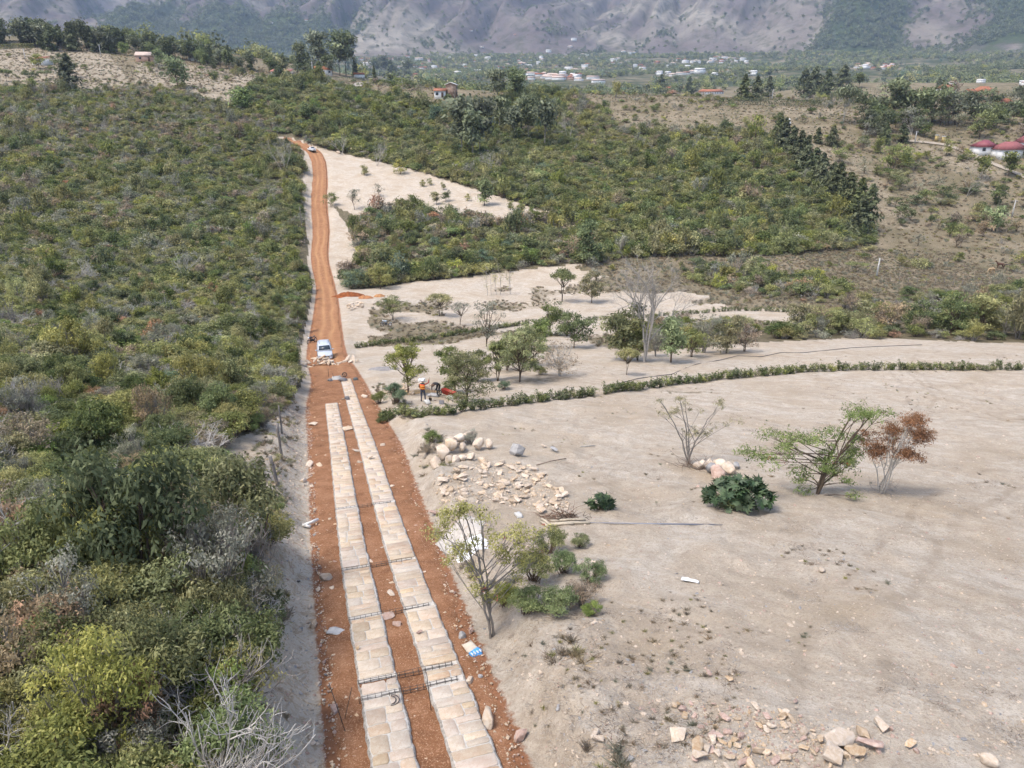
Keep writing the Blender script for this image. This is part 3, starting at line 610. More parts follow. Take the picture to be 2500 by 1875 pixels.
def thicket_points():
    """(x, y, kind, size) for every shrub of the scrub"""
    g = np.random.default_rng(21); out = []
    def cand(n, x0, x1, y0, y1): return g.uniform(x0, x1, n), g.uniform(y0, y1, n)
    def run(poly, n, box, wfun, size, keep=None, pad=0.0):
        x, y = cand(n, *box); z = Z(x, y, False); px, py, D = proj(x, y, z)
        m = in_poly(px, py, poly) & (y > 3)
        s, l = road_sd(x, y); hw = np.where(l > 0, np.interp(s, _hs, _hR), np.interp(s, _hs, _hL)); m &= (np.abs(l) > hw+1.3+pad)
        if keep is not None: m &= keep(x, y, px, py, D)
        x, y, px, py, D = x[m], y[m], px[m], py[m], D[m]
        # thin out crowded spots
        sz = g.uniform(*size, len(x))*(0.7+0.6*vnoise(x/9, y/9, 71))*g.choice([.65, .85, 1., 1., 1.2, 1.45], len(x)); gap = fbm(x/7, y/7, 72, 3) < -0.36; sz = np.where(gap & (D > 45), sz*0.45, sz); cell = {}; ok = np.zeros(len(x), bool)
        for i in range(len(x)):
            c = (int(x[i]//1.6), int(y[i]//1.6)); f = True
            for a in (-1, 0, 1):
                for b in (-1, 0, 1):
                    for j in cell.get((c[0]+a, c[1]+b), ()):
                        if (x[i]-x[j])**2+(y[i]-y[j])**2 < (0.5*(sz[i]+sz[j])*0.46)**2: f = False; break
                    if not f: break
                if not f: break
            if f: cell.setdefault(c, []).append(i); ok[i] = True
        x, y, px, py, D, sz = x[ok], y[ok], px[ok], py[ok], D[ok], sz[ok]
        Wt = wfun(x, y, px, py, D); Wt = Wt/Wt.sum(1, keepdims=True); cs = Wt.cumsum(1); kd = (g.uniform(0, 1, len(x))[:, None] > cs).sum(1)
        out.append(np.stack([x, y, np.clip(kd, 0, 9), sz], 1))
    def W(x, w, patches):
        o = np.tile(np.array(w, float), (len(x), 1))
        for col_, f in patches: o[:, col_] *= f
        return o
    #          mid dark olive yel bri brown red grey blue bare
    def wl(x, y, px, py, D):
        pn = fbm(x/18, y/18, 3, 3); gn = fbm(x/12+40, y/12, 4, 3); near = py > 690
        o = np.where(near[:, None], np.where(px[:, None] > -9e9, np.array([4.0, 2.6, 2.8, .8, .6, .9, .25, 1.6, .05, 1.9])[None], 0), np.where((py > 330)[:, None], np.array([4.0, 2.4, 3.2, .35, .2, .8, .05, 2.0, .04, .8])[None], np.array([2.4, 1.1, 3.2, .2, .1, 1.5, .05, 3.4, .05, 1.3])[None]))
        o = o.copy(); o[:, 5] *= np.exp(2.2*pn); o[:, 7] *= np.exp(2.0*gn); o[:, 9] *= np.exp(2.4*gn); o[:, 1] *= np.exp(-1.5*pn); o[:, 2] *= np.exp(0.8*gn); return o
    def wf(x, y, px, py, D):
        pn = fbm(x/16, y/16, 5, 3); o = np.tile(np.array([4.4, 3.0, 2.8, .5, .4, .3, 0, .8, .08, .15]), (len(x), 1)); o[:, 2] *= np.exp(1.5*pn); o[:, 1] *= np.exp(-1.2*pn); dry = (px > 1400) & (py < 360); o[dry] *= np.array([.7, .4, 1.6, .4, .3, 4, 1, 4, .5, 2]); return o
    def wm(x, y, px, py, D):
        pn = fbm(x/14, y/14, 6, 3); o = np.tile(np.array([3.6, 3.0, 2.0, .4, .5, 1.2, .2, 1.2, .3, .4]), (len(x), 1)); o[:, 5] *= np.exp(3*pn); return o
    def wb(x, y, px, py, D): return np.tile(np.array([3., 2.2, 2.8, .7, .3, 1.5, .15, 1.6, .1, .6]), (len(x), 1))
    run(SCRUB_LEFT, 9000, (-45, 0, 3, 62), wl, (0.7, 1.25), None, .2)
    run(SCRUB_LEFT, 26000, (-115, -12, 55, 160), wl, (0.75, 1.25), None, .5)
    run(SCRUB_LEFT, 42000, (-260, -40, 150, 330), wl, (1.0, 1.6), None, 1.6)
    run(FOREST, 52000, (-160, 160, 145, 420), wf, (1.2, 1.95))
    run(SCRUB_MID, 3600, (-40, 25, 130, 220), wm, (1.2, 1.9))
    run(STRIP, 2500, (20, 90, 90, 190), wb, (0.9, 1.5))
    run(BUSHROW, 2400, (10, 110, 60, 150), wb, (0.8, 1.35))
    # thin scrub on the dry slopes
    sp = lambda th: (lambda x, y, px, py, D: (fbm(x/15, y/15, 55, 3) > th))
    for p in DRYGRASS:
        run(p, 9000, (-330, 330, 100, 430), wb, (0.5, 1.7), lambda x, y, px, py, D: fbm(x/15, y/15, 55, 3) > np.where(px > 2050, -.10, np.where(px < 560, .2, .04)))
    return np.vstack(out)
TP_ = thicket_points()
TZ = Z(TP_[:, 0], TP_[:, 1]); TPX, TPY, TD = proj(TP_[:, 0], TP_[:, 1], TZ)
vis = (TPX > -300) & (TPX < 2800) & (TPY < 2500); TP_ = TP_[vis]; TZ = TZ[vis]; TPX = TPX[vis]; TPY = TPY[vis]; TD = TD[vis]
gK = np.random.default_rng(5)
# the nearest 240 stand as shrubs of their own; the rest are the thicket
order = np.argsort(TD); N_OWN = 240
own = order[:N_OWN]; rest = order[N_OWN:]
ANCH = [('by the fence posts', 660, 1120), ('left of the slab heap', 735, 900), ('in the lower left corner', 80, 1850), ('at the left picture edge', 0, 1420), ('above the white pipe', 690, 1270), ('around the silvery leafless bush', 395, 1350), ('above the big dark bush', 230, 1010), ('left of the far track end', 620, 990), ('near the red-berried bush', 170, 1600), ('over the left bank in front', 590, 1760), ('at the left edge of the upper scrub', 30, 1080), ('below the bare patch', 560, 1300), ('in the upper middle of the left scrub', 420, 1030), ('past the pale clearing', 2100, 820), ('at the right end of the bushy bank', 2450, 820), ('left of the leafless tree', 1500, 850)]
ORDS = ['nearest'] + [w+' nearest' for w in 'second third fourth fifth sixth seventh eighth ninth tenth eleventh twelfth thirteenth fourteenth fifteenth sixteenth seventeenth eighteenth nineteenth twentieth'.split()]
_old = ['nearest', 'second nearest', 'third nearest', 'fourth nearest', 'fifth nearest', 'sixth nearest', 'seventh nearest', 'eighth nearest', 'ninth nearest', 'tenth nearest']
_cnt = {}
for i in own:
    kd = KORDER[int(TP_[i, 2])]; an = min(ANCH, key=lambda q: (q[1]-TPX[i])**2+(q[2]-TPY[i])**2)[0]; n_ = _cnt.get((kd, an), 0); _cnt[(kd, an)] = n_+1
    put_shrub(SH_NEAR, kd, int(gK.integers(0, 9)), (TP_[i, 0], TP_[i, 1], TZ[i]-0.05), TP_[i, 3], gK.uniform(0, 6.28), gK.uniform(0.8, 1.7),
              '%s %s shrub %s' % (ORDS[min(n_, 19)], SHRUB_WORDS[kd], an), '%s shrubs of the scrub' % SHRUB_WORDS[kd])
def thicket(name, protos, sel, label):
    names = []; obs = []; start = {}
    for ki, kd in enumerate(KORDER):
        start[ki] = len(obs)
        for j, (f, s) in enumerate(protos[kd]): obs.append(joined(f, s, '%s_%02d' % (name, len(obs))))
    nper = [len(protos[k]) for k in KORDER]; kk = TP_[sel, 2].astype(int)
    idx = np.array([start[k]+gK.integers(0, nper[k]) for k in kk])
    P = np.stack([TP_[sel, 0], TP_[sel, 1], TZ[sel]-0.1], 1); sz = TP_[sel, 3]
    rot = np.stack([gK.normal(0, 0.08, len(sel)), gK.normal(0, 0.08, len(sel)), gK.uniform(0, 6.28, len(sel))], 1)
    hs = np.where(gK.random(len(sel)) < .07, gK.uniform(1.4, 2.1, len(sel)), gK.uniform(0.6, 1.1, len(sel))); scatter(name, obs, P, rot, np.stack([sz, sz, sz*hs], 1), idx, label)
rest = np.array(rest); dd = TD[rest]
thicket('scrub_undergrowth', SH_NEAR, rest[dd < 52], 'dense mixed scrub close to the stone wheel tracks')
thicket('scrub_thicket', SH_MID, rest[(dd >= 52) & (dd < 125)], 'dense green and grey scrub on the near hillside')
thicket('hillside_thicket', SH_FAR, rest[dd >= 125], 'dense green scrub covering the far hillsides')
print('thicket', len(TP_))
# ------------------------------------------------------------------ trees
def hgt(p, top_py):
    dz = p[2]-CZ; A = p[1]*sT+dz*cT; D = p[1]*cT-dz*sT; vt = (top_py-CY)/FPX
    return (-A-vt*D)/(cT-vt*sT)
def crown_lobes(g, n, shape):
    """lobes in a crown of unit height and unit radius"""
    out = []
    for i in range(n):
        a = g.uniform(0, 2*math.pi)
        if shape == 'umbrella':
            rr = math.sqrt(g.uniform(0, 1))*0.8; z = 0.80+0.14*(1-rr*rr)*g.uniform(0.4, 1)-0.1*rr; s = g.uniform(0.26, 0.42); zs = 0.5
        elif shape == 'column':
            z = g.uniform(0.2, 0.93); rr = math.sqrt(g.uniform(0, 1))*0.62*math.sin(math.pi*min(1, 0.2+z*0.82)); s = g.uniform(0.34, 0.5); zs = 0.5
        elif shape == 'euca':
            z = 0.42+0.53*g.uniform(0, 1)**0.8; rr = math.sqrt(g.uniform(0, 1))*0.75*(0.35+0.65*math.sin(math.pi*(z-0.36)/0.68)); s = g.uniform(0.22, 0.42); zs = 0.55
        elif shape == 'bushy':
            z = g.uniform(0.16, 0.88); rr = math.sqrt(g.uniform(0, 1))*0.78*math.sqrt(max(0.05, 1-((z-0.35)/0.62)**2)); s = g.uniform(0.18, 0.36); zs = 0.6
        else:
            z = g.uniform(0.27, 0.93); t = (z-0.60)/0.42; rr = math.sqrt(g.uniform(0, 1))*0.95*math.sqrt(max(0.05, 1-t*t)); s = g.uniform(0.16, 0.36); zs = 0.6
        out.append((np.array([rr*math.cos(a), rr*math.sin(a), z]), np.array([s, s, s*zs])))
    return out
_tc = {}
def tree_meshes(shape, leaf, bark, lod, seed, asp_r):
    """unit tree (height 1, crown radius asp_r): returns trunk mesh, crown mesh"""
    key = (shape, leaf, bark, lod, seed, asp_r)
    if key in _tc: return _tc[key]
    g = np.random.default_rng(hash((shape, leaf, lod, seed)) % 99991 if False else sum(ord(c) for c in shape+leaf)*37+lod*7+seed*101)
    bm = dict(b=BARK, g=BARKG, p=BARKP, d=BARKD)[bark]
    nl, lf, nlob = {0: (5600, 0.032, 30), 1: (2600, 0.055, 22), 2: (900, 0.10, 16)}[lod]
    if shape == 'conifer':
        P = []; Nn = []; tone = []; paths = [(np.array([[0, 0, -0.03], [0, 0, 0.5], [0, 0, 1.0]]), [0.018, 0.011, 0.002])]
        nb = {0: 150, 1: 90, 2: 60}[lod]
        for i in range(nb):
            z = 0.04+0.93*(i/nb)**0.9; L = asp_r*(1.02-z)**0.8*g.uniform(0.6, 1.12); a = g.uniform(0, 6.28); m = max(5, int(nl*2.2/nb))
            t = g.uniform(0.15, 1, m)**0.7; dr = np.array([math.cos(a), math.sin(a)]); c = np.stack([dr[0]*L*t, dr[1]*L*t, z+L*(0.22*t-0.35*t*t)], 1)+g.normal(0, 0.16*L+0.004, (m, 3))*np.array([1, 1, .55])
            P.append(c); Nn.append(np.tile([dr[0]*0.6, dr[1]*0.6, 0.9], (m, 1))); tone.append(np.clip(g.uniform(.2, .8)+g.normal(0, .15, m), 0, 1))
            if lod < 2: paths.append((np.array([[0, 0, z], [dr[0]*L*.5, dr[1]*L*.5, z+L*.06], [dr[0]*L*.9, dr[1]*L*.9, z-.05*L]]), [0.004, 0.003, 0.001]))
        v, q, t = leaf_quads(np.vstack(P), np.vstack(Nn), lf*0.95, 0.38, g, np.concatenate(tone))
        tv, tq = poly_tubes(paths, 5)
    else:
        lb = crown_lobes(g, nlob, shape); S = np.array([asp_r, asp_r, 1.0])
        lb = [(c*S, np.array([r[0]*asp_r, r[1]*asp_r, r[2]*max(asp_r, 0.18)])) for c, r in lb]
        dens = 0.4 if leaf in ('brown', 'grey', 'red') else 1.0
        v, q, t = lobes_foliage(lb, int(nl*dens), lf*(0.8 if leaf == 'grey' else 1), 0.45, g, 0.45)
        nst = dict(bushy=4, umbrella=2, broad=2).get(shape, 1); paths = []
        trunk_r = 0.011 if shape == 'euca' else 0.017
        stems = []
        for k in range(nst):
            lean = g.normal(0, 0.06 if shape != 'euca' else 0.02, 2); top = 0.86 if shape in ('column', 'euca') else 0.6
            pts = np.array([[0.012*k, 0.01*k, -0.03], [lean[0]*.3+.012*k, lean[1]*.3, top*0.33], [lean[0]*.8, lean[1]*.8, top*.66], [lean[0]*1.1, lean[1]*1.3, top]])
            stems.append(pts); paths.append((pts, np.array([1, .8, .6, .3])*trunk_r*(1 if nst == 1 else .75)))
        for c, r in lb:
            st = stems[g.integers(0, nst)]; zf = np.clip(c[2]*0.55/st[-1, 2], 0.12, 0.95); b = np.array([np.interp(zf*st[-1, 2], st[:, 2], st[:, i]) for i in range(3)])
            m = b*0.45+c*0.55; m[2] = b[2]+(c[2]-b[2])*0.35; tt = np.linspace(0, 1, 4)[:, None]; pts = (1-tt)**2*b+2*tt*(1-tt)*m+tt*tt*c
            paths.append((pts, np.linspace(trunk_r*.42, trunk_r*.12, 4)))
            for _ in range({0: 4, 1: 2, 2: 1}[lod]*(2 if dens < 1 else 1)):
                e = c+unit(g.normal(0, 1, 3))*r*g.uniform(.7, 1.1); paths.append((np.array([pts[2], (pts[2]+e)/2+g.normal(0, .02, 3), e]), [trunk_r*.16, trunk_r*.1, trunk_r*.04]))
        tv, tq = poly_tubes(paths, 5)
    r = (mesh_np('trunk', tv, tq, mats=[bm], smooth=True), fol_mesh('crown', LM[leaf], v, q, t)); _tc[key] = r; return r
def tree(px, py, top, wpx, shape, leaf, label, bark='b', cat='tree', group=None, name='tree', seed=None, p=None, rz=None):
    p = G(px, py) if p is None else p; D = Dof(p); h = max(0.5, hgt(p, top)); w = wpx*D/FPX/2
    lod = 0 if D < 62 else (1 if D < 160 else 2)
    asp = w/h; ar = min((0.14, 0.2, 0.28, 0.38, 0.5, 0.65), key=lambda a: abs(a-asp)); sd = (int(px) % 3) if seed is None else seed
    tk, cr = tree_meshes(shape, leaf, bark, lod, sd, ar); sx = w/ar
    o = obj(name, None, None, p, gK.uniform(0, 6.28) if rz is None else rz, (sx, sx, h)); obj('trunk', tk, o); obj('crown', cr, o)
    return tag(o, label, cat, group)
def branchy(name, p, H, g, stems, lean, leaf, nleaf, lsize, bark, label, levels=3, r0=0.045, fan=0.55, cat='tree', droop=0.0, leaf_from=2, flowers=None, bend=0.03, seg=6):
    """tree grown from forking branches; leaves sit along the last twigs"""
    paths = []; tips = []
    def grow(b, d, L, r, lv):
        pts, de = wiggle(b, d, L, seg, g, 0.10, bend); paths.append((pts, np.linspace(r, r*0.55, len(pts))))
        if lv >= leaf_from: tips.append(pts)
        if lv < levels:
            for _ in range(g.integers(3, 6)):
                k = g.integers(seg//2, len(pts)); nd = unit(de+g.normal(0, fan, 3)+np.array([0, 0, 0.12-droop*lv])); grow(pts[k], nd, L*g.uniform(0.45, 0.72), r*0.5, lv+1)
    for i in range(stems):
        d = np.array([lean[i][0], lean[i][1], 1.0]); grow(np.array([0.05*i, 0.03*i, -0.1]), d, H*lean[i][2], r0, 0)
    tv, tq = poly_tubes(paths, 5); o = obj(name, None, None, p, 0.0); obj('trunk', mesh_np('trunk', tv, tq, mats=[bark], smooth=True), o)
    if nleaf:
        pick = g.integers(0, len(tips), nleaf); k = g.uniform(0.25, 1, nleaf)**0.7*(seg); i0 = np.minimum(k.astype(int), seg-1); f = (k-i0)[:, None]
        T = np.array(tips); P = T[pick, i0]*(1-f)+T[pick, i0+1]*f+g.normal(0, lsize*1.1, (nleaf, 3))+np.array([0, 0, -lsize*0.4])
        tl = g.uniform(0.2, 0.8, len(tips)); v, q, t = leaf_quads(P, np.tile([0, 0, 1.], (nleaf, 1)), lsize, 0.34, g, np.clip(tl[pick]+g.normal(0, .15, nleaf), 0, 1))
        obj('crown', fol_mesh('crown', LM[leaf], v, q, t), o)
    if flowers:
        m, nf, fs = flowers; T = np.array(tips); c = T[g.integers(0, len(tips), nf), g.integers(2, seg+1, nf)]; P = np.repeat(c, 9, 0)+g.normal(0, fs*.7, (nf*9, 3))
        v, q, t = leaf_quads(P, g.normal(0, 1, (nf*9, 3)), fs, 0.7, g, g.uniform(.3, 1, nf*9)); obj('flowers', fol_mesh('flowers', m, v, q, t), o)
    return tag(o, label, cat)
FLR = leafmat('flower_red', (0.25, 0.03, 0.015), (0.38, 0.06, 0.03), (0.5, 0.12, 0.05), gain=1); FLW = leafmat('flower_white', (0.6, 0.58, 0.45), (0.75, 0.72, 0.6), (0.8, 0.8, 0.7), gain=1)
gt = np.random.default_rng(77)
# near trees on the pale clearing
def lobe_tree(bx, by, lobes, rad, leaf, n, lsize, bark, label, seed, r0, stems=2, flowers=None, depth=.5, twig=3):
    """tree whose limbs reach for the leaf masses given as photo offsets from its foot (turned into metres at its distance)"""
    p = G(bx, by); m = Dof(p)/FPX; g = np.random.default_rng(seed); lb = []
    for (x, y) in lobes:
        s = rad*g.uniform(.75, 1.3); z = hgt(p, y); lb.append((np.array([(x-bx)*m, g.normal(0, depth), z]), np.array([s, s, s*.6])))
    for i in range(len(lb)):
        o_ = min((l for l in lb[:len(lobes)] if l is not lb[i]), key=lambda l: np.linalg.norm(l[0]-lb[i][0])); f_ = g.uniform(.35, .65); s = rad*g.uniform(.6, 1.0); lb.append((lb[i][0]*(1-f_)+o_[0]*f_+g.normal(0, .12, 3), np.array([s, s, s*.6])))
    v, q, t = lobes_foliage(lb, n, lsize, .36, g, .15, .6); paths = []; st = []; lb = lb[:len(lobes)] if n < 2000 else lb
    for k in range(stems):
        sel = lb[k::stems]; top = max(sel, key=lambda l: l[0][2])[0]; b = np.array([g.normal(0, .06), g.normal(0, .06), -.1]); tt = np.linspace(0, 1, 9)[:, None]; mid = (b+top)/2+np.array([-.25*(top[0]-b[0]), g.normal(0, .1), .1]); st_ = (1-tt)**2*b+2*tt*(1-tt)*mid+tt*tt*top+np.vstack([[0, 0, 0], g.normal(0, .03, (8, 3))]); paths.append((st_, np.linspace(r0, r0*.22, 9)))
        for l in sel:
            e = l[0]; zf = np.clip(e[2]*g.uniform(.35, .75), .15, top[2]*.9); ki = int(np.argmin(abs(st_[:, 2]-zf))); f = st_[ki]; mm = (f+e)/2+g.normal(0, .1, 3); mm[2] += .1; t2 = np.linspace(0, 1, 5)[:, None]; pts = (1-t2)**2*f+2*t2*(1-t2)*mm+t2*t2*e; paths.append((pts, np.linspace(r0*.38, r0*.12, 5)))
            for _ in range(twig): d_ = unit(g.normal(0, 1, 3)+[0, 0, .3])*l[1]*g.uniform(.6, 1.2); paths.append((np.array([pts[3], pts[3]+(e+d_-pts[3])*.5+g.normal(0, .04, 3), e+d_]), [r0*.14, r0*.09, r0*.05]))
    tv, tq = poly_tubes(paths, 5); o = obj('tree', None, None, p); obj('trunk', mesh_np('trunk', tv, tq, mats=[bark], smooth=True), o); obj('crown', fol_mesh('crown', LM[leaf], v, q, t), o)
    if flowers:
        mt, nf, fs = flowers; c = np.array([lb[i][0]+unit(g.normal(0, 1, 3))*lb[i][1]*.8 for i in g.integers(0, len(lb), nf)]); P = np.repeat(c, 9, 0)+g.normal(0, fs*.7, (nf*9, 3)); v, q, t = leaf_quads(P, g.normal(0, 1, (nf*9, 3)), fs, .7, g, g.uniform(.3, 1, nf*9)); obj('seed_pods', fol_mesh('seed_pods', mt, v, q, t), o)
    return tag(o, label, 'tree')
lobe_tree(1200, 1552, [(1075,1255),(1110,1245),(1150,1238),(1185,1262),(1085,1330),(1120,1330),(1160,1315),(1210,1305),(1250,1295),(1290,1305),(1335,1322),(1240,1350),(1285,1368),(1165,1400),(1320,1385),(1205,1440),(1105,1385),(1260,1410)], .32, 'olive', 5200, .08, BARKG, 'feathery yellow-green young tree on the bank above the right wheel track', 3, .04, 3, (FLR, 7, .05), .35, 4)
lobe_tree(1683, 1132, [(1595,972),(1625,1005),(1645,975),(1662,992),(1702,1012),(1737,988),(1752,1002),(1785,1033),(1722,1070),(1640,1002),(1692,1060),(1602,1012),(1660,1050),(1738,1040)], .26, 'olive', 1900, .085, BARKG, 'sparsely leafed forked young tree beside the small boulder heap', 8, .05, 4, None, .3, 3)
lobe_tree(1995, 1206, [(1800,1095),(1840,1090),(1872,1077),(1925,1077),(1960,1062),(2040,1010),(2092,1030),(2062,1075),(2010,1110),(1990,1132),(2050,1132),(2078,1110),(1945,1155),(2062,1188),(1955,1188),(2112,1012),(1905,1110),(2020,1070),(2030,1165),(2085,1160)], .46, 'bright', 9500, .10, BARK, 'spreading green tree with a few red pods beside the castor bush', 14, .07, 2, (FLR, 10, .07), .5, 4)
lobe_tree(2150, 1204, [(2102,1072),(2130,1042),(2165,1022),(2190,1050),(2212,1080),(2150,1085),(2180,1100),(2130,1110),(2205,1112),(2228,1072),(2168,1062),(2110,1100),(2195,1025)], .5, 'rust', 11000, .08, BARKP, 'rust-leaved tree with bare pale stems on the clearing', 19, .03, 7, None, .35, 5)
TREEG = plain('bark_silver', (.36, .335, .30, 1), .95, .05, sc=9)
# big leafless tree and its neighbours at the far edge of the clearing
p = G(1572, 885); branchy('bare_tree', p, hgt(p, 600), np.random.default_rng(23), 3, [(.02, 0, .50), (.20, .1, .46), (-.18, .05, .44)], 'grey', 250, 0.12, TREEG, 'tall leafless silver-grey tree towering over the clearing edge', 5, 0.14, 0.38, seg=5)
_x = 0
def small_bare(px, py, top, label, seed, stems=3, r0=0.07, lv=4):
    p = G(px, py); H = hgt(p, top); L = [(gt.normal(0, .3), gt.normal(0, .3), .5) for _ in range(stems)]
    return branchy('bare_tree', p, H, np.random.default_rng(seed), stems, L, 'grey', 120, 0.25, BARKP, label, lv, r0, 0.45, seg=4)
for a in ((920,405,340,'grey leafless tree on the pale slope right of the red road',31),(835,378,322,'slim leafless grey tree at the top of the red road',32),(695,425,335,'wide leafless grey tree in the scrub by the top of the road',33,4),
          (1200,430,362,'pale-stemmed leafless tree in front of the tall eucalypts',34),(1387,345,268,'thin leafless grey tree on the forested slope below the ridge',35),(2225,330,280,'pale leafless tree below the dark eucalypt grove',36),(2360,480,400,'leafless grey tree on the dry slope near the pink-roofed house',37),
          (1110,240,200,'twiggy leafless tree behind the unfinished house',38),(445,690,600,'leafless pale tree rising from the scrub left of the road',39)): small_bare(*a)
for i, (x, t) in enumerate(((1190,672),(1200,660),(1212,662),(1222,668),(1246,672))):
    p = G(x, 722-i); branchy('sapling', p, hgt(p, t), np.random.default_rng(50+i), 1, [(gt.normal(0, .05), 0, .8)], 'olive', 90, 0.28, BARKP, ['leftmost','second','third','fourth','outermost'][i]+' of the thin pale saplings by the white strip', 2, 0.05, 0.3, seg=4)
